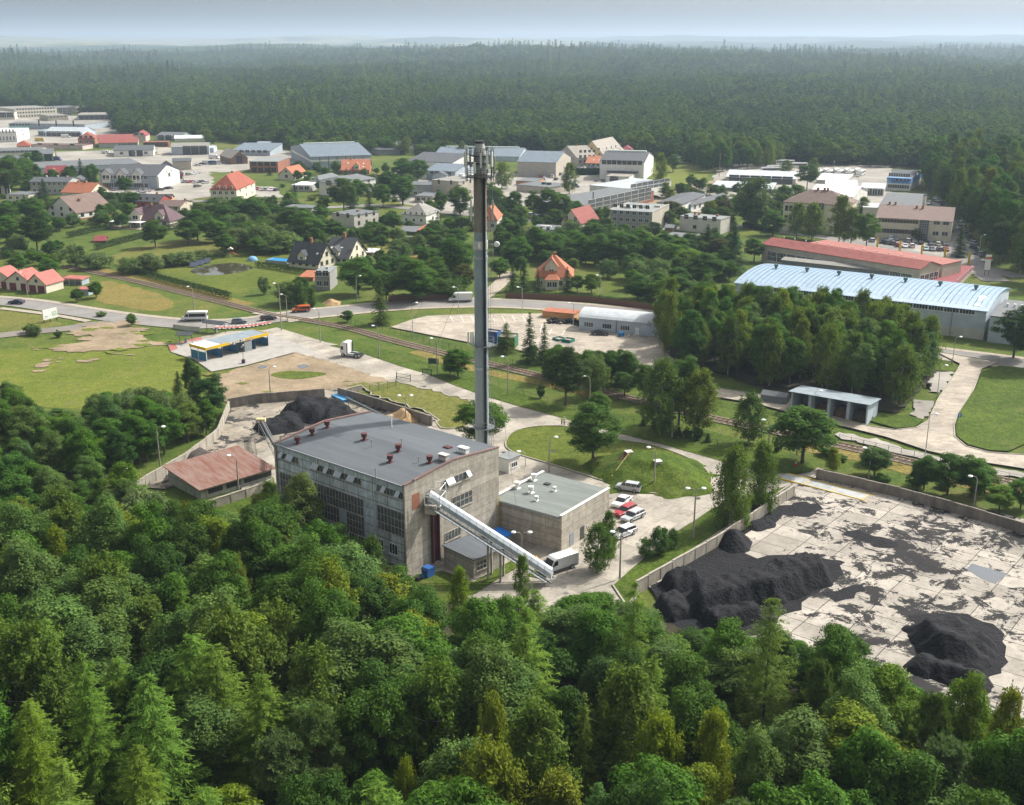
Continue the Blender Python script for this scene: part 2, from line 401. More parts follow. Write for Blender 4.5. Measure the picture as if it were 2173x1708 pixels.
sheet('lawn', [(640, 415), (720, 410), (760, 430), (690, 438)], M_lawn)
sheet('pond', [(404, 576), (428, 566), (468, 560), (505, 559), (536, 567), (522, 575), (476, 583), (430, 584)], mat('pond_water', (.055, .05, .03), .03, spec=.7), smooth=True)
for q in ([(-60, 236), (245, 250), (262, 290), (170, 312), (-60, 335)],
          [(120, 322), (255, 318), (352, 330), (345, 352), (290, 352), (120, 350)],
          [(330, 312), (460, 318), (620, 320), (640, 345), (480, 366), (395, 362), (335, 352)],
          [(350, 358), (440, 358), (452, 378), (452, 418), (372, 428), (290, 412), (200, 408), (208, 398), (345, 398)],
          [(540, 396), (595, 398), (600, 420), (545, 424)],
          [(860, 352), (980, 350), (1100, 368), (1310, 365), (1310, 402), (1210, 425), (1100, 440), (980, 452), (880, 440), (780, 400)],
          [(1540, 335), (1700, 345), (1890, 352), (1895, 410), (1960, 412), (1990, 440), (1850, 452), (1700, 440), (1500, 402)],
          [(1380, 410), (1530, 392), (1560, 420), (1540, 450), (1400, 450)],
          [(1800, 500), (2040, 520), (2040, 560), (1960, 562), (1840, 532), (1700, 520)]):
    sheet('gravel_yard', q, M_yardfar)
def road(px, w, m=M_asph, name='road', kerb=False):
    p_ = resample(gpath(px), 3.0); ribbon(name, p_, -w / 2, w / 2, m); return p_
road([(300, 418), (370, 428), (450, 427), (560, 432), (680, 440), (800, 436), (900, 446), (1000, 456), (1100, 466), (1200, 471), (1290, 470), (1420, 486), (1560, 480), (1700, 497), (1850, 520), (1980, 545), (2050, 560), (2173, 590)], 7.5)
road([(1300, 468), (1380, 436), (1450, 405), (1500, 388), (1560, 380)], 7, M_dirt, 'dirt_road')
road([(1985, 430), (2005, 470), (2040, 530), (2075, 570), (2120, 600)], 9)
road([(355, 425), (350, 395), (348, 370), (352, 345), (380, 325), (440, 310)], 9, M_yardfar)
road([(1010, 640), (1040, 620), (1065, 598), (1078, 575)], 5, M_walk, 'lane')
# main road with pavements
main = road([(-80, 634), (0, 640), (60, 646), (150, 660), (250, 675), (350, 686), (420, 690), (500, 687), (570, 679), (640, 668), (710, 661), (780, 654), (870, 647), (950, 644), (1020, 643), (1100, 645), (1200, 651), (1300, 660), (1400, 671), (1500, 684), (1620, 702), (1750, 718), (1900, 738), (2050, 757), (2230, 780)], 8.4)
ribbon('pavement', main, 4.35, 6.6, M_walk); ribbon('kerb', main, 4.2, 4.35, M_kerb, LAYER[0] + .11)
mp_ = main[len(main) // 3:]
ribbon('pavement', mp_, -6.6, -4.35, M_walk); ribbon('kerb', main, -4.35, -4.2, M_kerb, LAYER[0] + .11)
def blobs(px, n, m, r0, r1, sd):
    q = random.Random(sd); P2 = [G(*p) for p in px]; cx_, cy_ = sum(p.x for p in P2) / len(P2), sum(p.y for p in P2) / len(P2)
    for i in range(n):
        e = q.choice(P2); t = q.uniform(.75, 1.25); x, y = cx_ + (e.x - cx_) * t + q.uniform(-3, 3), cy_ + (e.y - cy_) * t + q.uniform(-4, 4); r = q.uniform(r0, r1); k = [(x + r * q.uniform(.5, 1.3) * 1.7 * math.cos(a), y + r * q.uniform(.5, 1.3) * math.sin(a)) for a in [j * .4488 for j in range(14)]]
        LAYER[0] += .001; z = LAYER[0]; b = MB(); b.add([(a, c, z) for a, c in k], [tuple(range(14))]); tag(b.build('bare_patch' if m is M_dirt else 'grass_patch', m), kind='structure')
SOIL = [(175, 702), (215, 688), (262, 690), (300, 705), (310, 730), (240, 740), (150, 745), (125, 735), (200, 722)]
blobs(SOIL, 26, M_dirt, .8, 2.6, 3); blobs([(80, 772), (110, 768), (95, 782), (200, 760), (260, 750)], 9, M_dirt, .4, 1.2, 4)
road([(-30, 716), (60, 706), (140, 698), (200, 690), (250, 682)], 6, M_asph2, 'track')
sheet('bare_soil', [(170, 700), (215, 686), (262, 690), (300, 705), (310, 735), (240, 742), (150, 748), (120, 735), (200, 722)], M_dirt, smooth=True)
sheet('bare_soil', [(75, 775), (110, 768), (95, 782)], M_dirt, smooth=True)
road([(0, 655), (60, 662), (130, 672), (200, 685)], 2.2, M_walk, 'path')
# plant estate concrete: road from junction, yard round the boiler house, old coal yard
sheet('concrete_yard', [(587, 696), (640, 712), (690, 727), (770, 743), (850, 768), (905, 783), (960, 806), (1030, 831), (1100, 853), (1200, 880), (1300, 908), (1400, 934), (1500, 962), (1600, 990), (1690, 1010), (1735, 1000), (1690, 1040), (1560, 1110), (1370, 1240), (1330, 1300), (1100, 1310), (900, 1260), (860, 1236), (560, 1095), (480, 1000), (530, 930), (700, 900), (925, 888), (880, 850), (764, 790), (629, 750), (560, 745), (450, 790), (411, 764), (363, 748), (357, 733), (430, 715), (487, 704), (560, 702)], M_conc)
sheet('wash_forecourt', [(357, 734), (363, 748), (411, 763), (449, 790), (520, 777), (629, 748), (700, 765), (640, 735), (580, 712), (545, 703), (480, 712), (420, 722)], mat('forecourt_paving', (.33, .31, .28), .85, .1, .5))
sheet('paved_path', [(357, 734), (363, 747), (378, 741), (372, 731), (430, 722), (425, 716)], M_redlane)
sheet('bare_soil', [(455, 800), (520, 780), (629, 750), (700, 768), (764, 790), (842, 814), (800, 822), (720, 830), (640, 838), (560, 848), (480, 856), (470, 830)], M_dirt)
blobs(SOIL, 16, M_meadow, .6, 1.7, 5); blobs([(470, 835), (560, 845), (720, 828), (790, 820), (470, 805)], 18, M_olive, .5, 1.6, 6)
sheet('grass_patch', [(575, 797), (610, 789), (680, 792), (690, 797), (640, 806), (600, 805)], M_lawn, smooth=True)
sheet('puddle', [(630, 778), (645, 775), (655, 779), (640, 784)], M_puddle, smooth=True)
sheet('puddle', [(548, 780), (560, 777), (566, 781), (553, 784)], M_puddle, smooth=True)
sheet('old_concrete_yard', [(485, 856), (560, 846), (719, 826), (800, 850), (920, 884), (930, 910), (780, 875), (590, 936), (560, 960), (440, 1010), (350, 1040), (280, 1035), (360, 985), (463, 915)], M_oldyard)
sheet('lawn', [(768, 822), (842, 812), (915, 830), (992, 851), (1003, 872), (990, 900), (976, 913), (932, 908), (924, 884), (850, 858), (790, 840)], M_olive, kerb=1)
sheet('lawn', [(700, 735), (770, 752), (850, 779), (905, 795), (960, 818), (1030, 843), (1100, 864), (1200, 891), (1240, 902), (1240, 880), (1100, 835), (960, 790), (850, 752), (760, 730)], M_lush)
sheet('lawn', [(1240, 902), (1300, 918), (1400, 944), (1500, 972), (1600, 1000), (1650, 1008), (1735, 1003), (1700, 970), (1500, 915), (1350, 880), (1240, 880)], M_lush)
OVAL = [(1073, 942), (1085, 922), (1115, 911), (1160, 906), (1215, 909), (1270, 920), (1320, 936), (1380, 946), (1440, 966), (1485, 988), (1508, 1014), (1505, 1034), (1470, 1048), (1400, 1051), (1340, 1042), (1290, 1026), (1180, 991), (1110, 970), (1080, 957)]
sheet('lawn', OVAL, M_lawn, smooth=True, kerb=1)
sheet('lawn', [(1300, 1245), (1345, 1205), (1420, 1140), (1470, 1110), (1510, 1082), (1600, 1058), (1680, 1030), (1600, 1082), (1500, 1150), (1372, 1236), (1330, 1290)], M_lush, kerb=1)
sheet('lawn', [(400, 1100), (470, 1060), (580, 1015), (600, 1080), (600, 1160), (480, 1140)], M_lush)
sheet('lawn', [(860, 1240), (885, 1222), (940, 1215), (1005, 1238), (1090, 1190), (1110, 1200), (1060, 1230), (1010, 1262), (930, 1290)], M_lush)
sheet('lawn', [(1120, 1225), (1150, 1200), (1170, 1205), (1150, 1232)], M_lush)
# paved lot right of the stack
sheet('car_park', [(829, 696), (870, 681), (905, 672), (1000, 668), (1150, 667), (1240, 700), (1430, 715), (1440, 765), (1390, 800), (1330, 795), (1295, 782), (1190, 772), (1100, 745), (1040, 736), (989, 727), (900, 710)], M_block)
for i in range(8):
    a, c = (955 + i * 22, 672), (962 + i * 22, 684)
    if i == 3: continue
    g0, g1 = G(*a), G(*c); ribbon('parking_line', [tuple(g0[:2]), tuple(g1[:2])], -.07, .07, M_paint, LAYER[0] + .015)
for a, c in (((1151, 690), (1146, 706)), ((1171, 700), (1165, 712)), ((1199, 703), (1192, 713))):
    g0, g1 = G(*a), G(*c); ribbon('parking_line', [tuple(g0[:2]), tuple(g1[:2])], -.07, .07, M_paint, LAYER[0] + .015)
# right service road
sheet('service_road', [(1985, 748), (2120, 770), (2082, 785), (2065, 830), (2032, 880), (2024, 905), (2026, 930), (2050, 950), (2100, 963), (2220, 972), (2220, 1005), (2060, 980), (1970, 960), (1880, 930), (1780, 905), (1740, 895), (1600, 858), (1520, 845), (1520, 826), (1600, 838), (1680, 850), (1760, 885), (1850, 908), (1900, 915), (1945, 910), (1970, 895), (1990, 850), (2030, 790), (2038, 775)], M_block, kerb=1)
sheet('gravel_strip', [(1965, 790), (2025, 792), (2005, 832), (1975, 835)], M_yardfar)
sheet('gravel_strip', [(1945, 852), (1985, 855), (1960, 895), (1930, 880)], M_yardfar)
sheet('gravel_strip', [(1775, 920), (1860, 935), (1960, 965), (2060, 985), (2220, 1015), (2220, 1025), (2040, 1000), (1900, 962), (1780, 932)], M_yardfar)
sheet('lawn', [(2084, 790), (2070, 830), (2036, 882), (2028, 905), (2030, 928), (2055, 946), (2100, 958), (2140, 960), (2173, 945), (2240, 930), (2240, 790), (2120, 778)], M_lush)
sheet('lawn', [(1843, 895), (1870, 880), (1930, 885), (1962, 893), (1940, 908), (1900, 911)], M_lush)
sheet('lawn', [(1980, 760), (2034, 778), (2025, 790), (1965, 788), (1950, 800)], M_lush)
# coal yard
sheet('coal_yard', [(1683, 1030), (1735, 995), (1850, 1024), (2000, 1062), (2280, 1132), (2320, 1640), (2100, 1560), (1800, 1460), (1600, 1400), (1440, 1340), (1372, 1240), (1500, 1150), (1629, 1066)], M_yard)
sheet('puddle', [(2050, 1212), (2062, 1200), (2138, 1222), (2112, 1243), (2080, 1232)], M_puddle)
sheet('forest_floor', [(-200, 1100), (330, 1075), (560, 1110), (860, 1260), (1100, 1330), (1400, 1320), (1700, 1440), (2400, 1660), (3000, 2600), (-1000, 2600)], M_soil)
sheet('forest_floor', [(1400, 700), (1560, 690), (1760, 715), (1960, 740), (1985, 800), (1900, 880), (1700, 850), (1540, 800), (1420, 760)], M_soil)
# cycle crossing
cr = gpath([(455, 697), (500, 696), (545, 691), (575, 685)])
ribbon('cycle_crossing', cr, -1.0, 1.0, M_redlane)
ribbon('road_marking', resample(cr, .5), 1.1, 1.6, M_paint, dash=(.6, .6)); ribbon('road_marking', resample(cr, .5), -1.6, -1.1, M_paint, dash=(.6, .6))
# railway
def railway(px, name='railway_track'):
    w = resample(gpath(px), 1.2)
    o = ribbon('ballast', w, -1.9, 1.9, M_ballast, .18)
    root = empty(name, (w[0][0], w[0][1], 0), 0, 'single rusty railway line curving past the plant road' if len(px) > 4 else 'short far stretch of railway seen between trees at the left edge', 'railway track')
    rl = MB(); 
    for s in (-.72, .72):
        a = offsets(w, s)
        for i in range(len(a) - 1): strip_seg(rl, Vector((a[i][0] - w[0][0], a[i][1] - w[0][1], 0)), Vector((a[i + 1][0] - w[0][0], a[i + 1][1] - w[0][1], 0)), .055, .27, .42)
    rl.build('rails', mat('rusty_rail', (.16, .085, .05), .6, .2, 2), root)
    sl_ = MB()
    for i in range(0, len(w) - 1):
        d = Vector((w[i + 1][0] - w[i][0], w[i + 1][1] - w[i][1], 0)).normalized(); n_ = Vector((-d.y, d.x, 0)); c = Vector((w[i][0] - w[0][0], w[i][1] - w[0][1], 0))
        strip_seg(sl_, c - n_ * 1.25, c + n_ * 1.25, .2, .16, .30)
    o2 = sl_.build('sleepers', mat('track_sleeper', (.20, .16, .12), .9, .3, 1.5), root); tag(o2, kind='stuff')
railway([(138, 565), (200, 578), (300, 600), (420, 629), (500, 649), (570, 667), (650, 680), (740, 697), (830, 722), (950, 752), (1060, 778), (1165, 803), (1240, 821), (1360, 852), (1500, 886), (1640, 915), (1780, 945), (1860, 963), (1960, 987), (2110, 1017), (2240, 1043)])
railway([(-40, 530), (0, 534), (30, 541)])
cx0 = gpath([(545, 663), (575, 668), (610, 675), (640, 679)]); ribbon('level_crossing', cx0, -2.2, 2.2, M_walk, .45 - .24)
ribbon('dry_verge', gpath([(200, 570), (300, 592), (420, 620), (530, 648)]), -2.5, 2.5, M_dry, .05)
ribbon('dry_verge', gpath([(880, 745), (950, 768), (1060, 795), (1165, 815), (1300, 850)]), -2.0, 2.0, M_dry, .05)
ribbon('dry_verge', gpath([(1700, 945), (1860, 975), (1960, 1003), (2110, 1035), (2240, 1060)]), -3.0, 2.5, M_dry, .05)
# ------------------------------------------------------------------ foliage
def leaf_mat(name, rnd=False):
    m, b, L = newmat(name, .7, .07)
    oi = node(m, 'ShaderNodeObjectInfo'); at = node(m, 'ShaderNodeAttribute'); at.attribute_name = 'tone'
    if rnd:
        base = ramp(m, oi.outputs['Random'], [(0, (.022, .062, .016)), (.3, (.040, .095, .018)), (.55, (.060, .120, .02)), (.8, (.095, .155, .022)), (1, (.036, .08, .03))])
        pn = noise(m, .007, 6, .62, node(m, 'ShaderNodeNewGeometry').outputs['Position'])
        base = mixc(m, 1.0, base, ramp(m, pn, [(.34, (.55, .68, .9)), (.66, (1.6, 1.42, 1))]), 'MULTIPLY')
    else: base = oi.outputs['Color']
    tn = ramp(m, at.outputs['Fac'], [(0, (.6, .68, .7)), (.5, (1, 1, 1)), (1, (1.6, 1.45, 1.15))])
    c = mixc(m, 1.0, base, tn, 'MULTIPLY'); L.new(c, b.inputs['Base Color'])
    tr = node(m, 'ShaderNodeBsdfTranslucent'); L.new(mixc(m, 1.0, c, (1.25, 1.35, .6), 'MULTIPLY'), tr.inputs[0])
    mx = node(m, 'ShaderNodeMixShader'); mx.inputs[0].default_value = .3
    out = m.node_tree.nodes['Material Output']; L.new(b.outputs[0], mx.inputs[1]); L.new(tr.outputs[0], mx.inputs[2]); L.new(mx.outputs[0], out.inputs[0])
    return m
M_leaf = leaf_mat('tree_foliage'); M_leafr = leaf_mat('wood_foliage', True)
M_bark = mat('tree_bark', (.10, .08, .06), .95, .3, 2); M_birch = mat('birch_bark', (.55, .53, .48), .8, .3, 3, col2=(.12, .11, .10)); M_pine = mat('pine_bark', (.20, .11, .065), .95, .3, 2)
def unit(v): return v / np.maximum(np.linalg.norm(v, axis=-1, keepdims=True), 1e-6)
def cards(c, nrm, size, asp=1.0, axis=None, r=rng):
    n = len(c); nrm = unit(nrm)
    if axis is None: axis = r.normal(size=(n, 3))
    t = unit(axis - nrm * np.sum(axis * nrm, -1, keepdims=True)); b = np.cross(nrm, t)
    s = np.broadcast_to(np.asarray(size, float).reshape(-1, 1), (n, 1)); t = t * s; b = b * s / asp
    # leaf-spray outline: a kite
    return np.stack([c - t, c + b * .55 - t * .1, c + t, c - b * .55 + t * .1], 1).reshape(-1, 3)
def crown_mesh(name, V, tone, m):
    q = np.arange(len(V)).reshape(-1, 4); me = quadmesh(name, V, q, m)
    a = me.attributes.new('tone', 'FLOAT', 'FACE'); a.data.foreach_set('value', np.asarray(tone, np.float32)); return me
def trunk_mesh(name, H_, r0, m, limbs, top=.8, lean=(0, 0)):
    b = MB(); k = 6; pts = [Vector((lean[0] * i / k + random.uniform(-.1, .1) * i / k, lean[1] * i / k + random.uniform(-.1, .1) * i / k, H_ * top * i / k)) for i in range(k + 1)]
    for i in range(k): b.cyl(pts[i], pts[i + 1], r0 * (1 - .85 * i / k), r0 * (1 - .85 * (i + 1) / k), 7, caps=False)
    for L_ in limbs:
        L_ = Vector(L_); t = max(.15, min(.95, (L_.z - math.hypot(L_.x, L_.y) * .7) / (H_ * top))); a = pts[min(int(t * k), k - 1)].lerp(pts[min(int(t * k) + 1, k)], t * k % 1)
        mid = a.lerp(L_, .5) + Vector((0, 0, -.2)); b.cyl(a, mid, r0 * .32, r0 * .2, 5, caps=False); b.cyl(mid, L_, r0 * .2, r0 * .05, 5, caps=False)
    me = bpy.data.meshes.new(name); me.from_pydata(b.v, [], b.f); me.materials.append(m); me.update(); return me
PR = {}
def deciduous(kind, seed, H_=15., Rr=4.2, base=.22, ncl=85, per=230, ls=.175, up=.0, top=1.0, bark=None):
    r = np.random.default_rng(seed); zc = H_ * (base + 1) / 2; hz = H_ * (1 - base) / 2
    d = unit(r.normal(size=(ncl, 3))); rad = r.uniform(.35, 1, ncl) ** .5
    lob = 1 + .22 * np.sin(d[:, 0] * 3 + seed) * np.cos(d[:, 1] * 4 + 2 * seed)
    c = d * (rad * lob)[:, None] * np.array([Rr * .82, Rr * .82, hz * .86]) + np.array([0, 0, zc])
    taper = 1 - .35 * np.clip((c[:, 2] - zc) / hz, 0, 1) * top; c[:, 0] *= taper; c[:, 1] *= taper
    cr = r.uniform(.17, .33, ncl) * Rr; V = []; T = []
    for i in range(ncl):
        n = int(per * r.uniform(.6, 1.4) * (cr[i] / (.25 * Rr)) ** 1.6); dd = unit(r.normal(size=(n, 3))); dd[:, 2] = np.abs(dd[:, 2]) * np.where(r.random(n) < .8, 1, -1)
        p = c[i] + dd * cr[i] * r.uniform(.5, 1.08, (n, 1)) * np.array([1, 1, .72 + up])
        nr = dd + np.array([0, 0, .5]) + r.normal(size=(n, 3)) * .45
        V.append(cards(p, nr, r.uniform(.6, 1.35, n) * ls, 1.25, r=r)); T.append(np.clip(r.normal(.45 + r.uniform(-.14, .14), .16, n), 0, 1))
    V = np.concatenate(V); T = np.concatenate(T)
    PR.setdefault(kind, []).append((crown_mesh('crown', V, T, M_leaf), trunk_mesh('trunk', H_, .22, bark or M_bark, c[r.permutation(ncl)[:14]]), H_, Rr))
def birch(kind, seed, H_=15., Rr=2.9, n=520, per=22, ls=.17, droop=1.0, base=.15):
    r = np.random.default_rng(seed); V = []; T = []; L0 = []
    nb = 26
    for k in range(nb):
        z = H_ * (base + (1 - base) * (k + .5) / nb); t = (z / H_ - base) / (1 - base); w = Rr * (math.sin(math.pi * min(1, .18 + t * .8)) ** .7) * (1 - t * .25) * r.uniform(.7, 1.15)
        for q in range(3):
            a = r.uniform(0, 6.28); e = np.array([math.cos(a) * w, math.sin(a) * w, min(z + w * .35, H_)]); L0.append(e)
            m_ = int(n / nb / 3) + 1
            for j in range(m_):
                s = r.uniform(.3, 1); p = e * s + np.array([0, 0, z]) * (1 - s); p[2] = z + (e[2] - z) * s; p = p + r.normal(size=3) * .35
                l = r.uniform(.5, 1.6) * droop; pp = p + np.array([0, 0, -1]) * np.linspace(0, l, per)[:, None] + r.normal(size=(per, 3)) * .16
                V.append(cards(pp, r.normal(size=(per, 3)) + np.array([math.cos(a), math.sin(a), .6]), r.uniform(.6, 1.3, per) * ls, 1.3, axis=r.normal(size=(per, 3)) * .5 + np.array([0, 0, -1]), r=r))
                T.append(np.clip(r.normal(.5 + r.uniform(-.15, .15), .14, per), 0, 1))
    PR.setdefault(kind, []).append((crown_mesh('crown', np.concatenate(V), np.concatenate(T), M_leaf), trunk_mesh('trunk', H_, .15, M_birch, [L0[i] for i in r.permutation(len(L0))[:22]], .92), H_, Rr))
def conifer(kind, seed, H_=18., Rr=3.6, whorls=34, per=9, cn=26, ls=.3, asp=3.2, droop=.5, base=.08, up=.15, bark=None, power=.85):
    r = np.random.default_rng(seed); V = []; T = []
    for k in range(whorls):
        t = (k + r.uniform(0, .8)) / whorls; z = H_ * (base + (1 - base) * t); Lk = Rr * (1 - t) ** power + .25
        for j in range(per):
            a = r.uniform(0, 6.28); L_ = Lk * r.uniform(.7, 1.12); n = max(5, int(cn * L_ / Rr * 1.6)); s = r.uniform(.12, 1, n)
            dr = np.array([math.cos(a), math.sin(a), 0.]); side = np.array([-dr[1], dr[0], 0])
            zz = z + up * L_ * s - droop * L_ * s ** 1.5 + .18 * L_ * np.maximum(s - .75, 0)
            wd_ = (1 - s) * .35 + .12; off = r.uniform(-1, 1, n) * wd_ * L_ * .55
            p = dr * (s * L_)[:, None] + side * off[:, None]; p[:, 2] = zz - np.abs(r.normal(size=n)) * .14
            axv = dr * .9 + side * np.sign(off)[:, None] * .7 + r.normal(size=(n, 3)) * .25; axv[:, 2] -= .25
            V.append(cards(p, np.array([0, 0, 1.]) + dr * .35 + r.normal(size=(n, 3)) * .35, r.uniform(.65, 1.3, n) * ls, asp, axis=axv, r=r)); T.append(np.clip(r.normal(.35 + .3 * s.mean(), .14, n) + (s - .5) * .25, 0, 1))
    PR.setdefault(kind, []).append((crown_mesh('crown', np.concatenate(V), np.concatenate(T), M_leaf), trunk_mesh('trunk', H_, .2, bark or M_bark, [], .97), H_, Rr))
def pine(kind, seed, H_=16., Rr=3.6, ncl=75):
    r = np.random.default_rng(seed); V = []; T = []; C = []
    for k in range(ncl):
        t = r.uniform(0, 1) ** .75; z = H_ * (.3 + .66 * t); w = Rr * (1 - t ** 1.7 * .85) * r.uniform(.35, 1.05); a = r.uniform(0, 6.28)
        c = np.array([math.cos(a) * w, math.sin(a) * w, z + w * .15]); C.append(c); rc = r.uniform(.5, 1.0)
        ns = 11
        for q in range(ns):
            cc = c + r.normal(size=3) * rc * np.array([.6, .6, .3]); n = 20; d = unit(r.normal(size=(n, 3)) + np.array([0, 0, .5]))
            V.append(cards(cc + d * .22, np.cross(d, r.normal(size=(n, 3))), r.uniform(.7, 1.2, n) * .23, 2.6, axis=d, r=r)); T.append(np.clip(r.normal(.5 + r.uniform(-.1, .15), .12, n), 0, 1))
    PR.setdefault(kind, []).append((crown_mesh('crown', np.concatenate(V), np.concatenate(T), M_leaf), trunk_mesh('trunk', H_, .22, M_pine, C[:30], .93), H_, Rr))
deciduous('oak', 1); deciduous('oak', 2, Rr=4.6, ncl=95); deciduous('oak', 3, 14., 4.0, ncl=75)
deciduous('maple', 4, 15., 4.4, .16, 120, 215, .185); deciduous('maple', 5, 14., 4.6, .12, 110, 215, .185)
deciduous('oak_b', 70, 15., 4.5, .16, 105, 215, .18); deciduous('oak_c', 71, 14., 4.0, .12, 95, 220, .17, .1)
deciduous('maple_b', 60, 15., 4.2, .14, 105, 215, .185); deciduous('maple_b', 61, 16., 4.0, .12, 105, 215, .185, .15); deciduous('maple_c', 62, 15., 3.8, .12, 90, 220, .18, .25); deciduous('maple_c', 63, 14., 4.3, .15, 95, 215, .185)
deciduous('aspen', 6, 18., 3.4, .2, 110, 170, .15, .5); deciduous('aspen', 7, 19., 3.0, .2, 105, 170, .15, .6)
deciduous('willow', 8, 8., 4.2, .0, 80, 110, .2, .2, top=.3); deciduous('willow', 9, 7., 3.6, .0, 70, 110, .2, .2, top=.3)
birch('birch', 10); birch('birch', 11, 16., 2.6); birch('birch', 12, 14., 3.3); birch('weeping_birch', 13, 14., 3.2, 620, 30, .17, 1.9, .08)
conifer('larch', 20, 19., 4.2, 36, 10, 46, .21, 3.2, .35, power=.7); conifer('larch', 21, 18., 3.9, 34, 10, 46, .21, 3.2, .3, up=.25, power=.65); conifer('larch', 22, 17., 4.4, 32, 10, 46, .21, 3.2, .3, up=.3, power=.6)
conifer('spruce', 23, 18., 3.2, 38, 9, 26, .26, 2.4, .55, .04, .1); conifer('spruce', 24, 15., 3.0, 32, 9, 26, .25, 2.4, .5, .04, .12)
pine('pine', 30); pine('pine', 31, 15., 4.0, 85)
deciduous('shrub', 40, 3.2, 1.7, .0, 34, 90, .15, top=.4); deciduous('shrub', 41, 3.0, 2.0, .0, 38, 90, .15, top=.4)
conifer('thuja', 42, 5., 1.3, 26, 9, 16, .16, 1.8, -.6, .0, .6, power=.5)
deciduous('distant_tree', 50, 12., 6.2, .0, 34, 80, .48)
deciduous('distant_tree', 51, 12.5, 5.7, .0, 30, 80, .48)
conifer('distant_fir', 52, 19., 3.8, 16, 7, 12, .75, 2.0, .5, .0)
TINT = dict(oak=(.036, .070, .016), oak_b=(.040, .074, .015), oak_c=(.034, .068, .017), maple=(.040, .084, .015), maple_b=(.043, .086, .017), maple_c=(.036, .076, .018), aspen=(.058, .095, .036), willow=(.075, .105, .05), birch=(.075, .105, .022), weeping_birch=(.06, .095, .022),
            larch=(.068, .115, .026), spruce=(.022, .045, .018), pine=(.062, .092, .046), shrub=(.05, .09, .02), thuja=(.035, .07, .016))
TINT = {k: tuple(c * q for c, q in zip(v, (1.66, 1.74, 1.1))) for k, v in TINT.items()}
BOOST = 1.45
LOOK = dict(oak='broad dark green broadleaf tree', maple='round leafy green tree', maple_b='leafy green linden', maple_c='leafy green alder', aspen='tall grey-green poplar-like tree', willow='bushy grey-green willow', birch='slender olive green birch',
            weeping_birch='weeping birch with hanging branches', larch='feathery light green larch', spruce='dark pointed spruce', pine='blue-green pine', shrub='low leafy shrub', thuja='narrow clipped thuja')
SHORT = dict(oak='dark broadleaf tree', maple='leafy tree', maple_b='leafy linden', maple_c='leafy alder', aspen='grey-green poplar', willow='bushy willow', birch='olive birch', weeping_birch='weeping birch', larch='light larch', spruce='dark spruce', pine='blue-green pine', shrub='shrub', thuja='thuja')
CAT = dict(shrub='shrub', thuja='shrub')
NTREE = [0]; TREES = []
def tree(kind, loc, height, width, label, group=None, tint=None, single=False):
    r = random
    if kind == 'maple': kind = ('maple', 'maple_b', 'maple_c')[int(abs(loc[0] * 7.3 + loc[1] * 3.1)) % 3]  # crown variant of the same leafy tree, picked by position, not another species
    if kind == 'oak': kind = ('oak', 'oak_b', 'oak_c')[int(abs(loc[0] * 5.7 + loc[1] * 2.3)) % 3]  # same dark broadleaf tree throughout; position only selects the crown shape
    if kind == 'larch': width *= 1.2
    if kind not in ('shrub', 'willow'): width = min(width, height * 1.0 + .8)
    pr = PR[kind][r.randrange(len(PR[kind]))]; name = {'shrub': 'shrub', 'thuja': 'thuja_tree'}.get(kind, kind + '_tree')
    root = empty(name, (loc[0], loc[1], loc[2] if len(loc) > 2 else 0), r.uniform(0, 6.28), label, CAT.get(kind, 'tree'), group)
    sx = width / (2 * pr[3]); root.scale = (sx, sx * r.uniform(.92, 1.08), height / pr[2])
    t = tuple(c * q for c, q in zip(tint, (1.66, 1.74, 1.1))) if tint else TINT[kind]; j = r.uniform(.88, 1.12); col = (t[0] * j * r.uniform(.93, 1.07), t[1] * j, t[2] * j * r.uniform(.9, 1.1), 1)
    c = bpy.data.objects.new('crown', pr[0]); COL.objects.link(c); c.parent = root; c.color = col
    k = bpy.data.objects.new('trunk', pr[1]); COL.objects.link(k); k.parent = root
    TREES.append((root.location.x, root.location.y, width)); return root

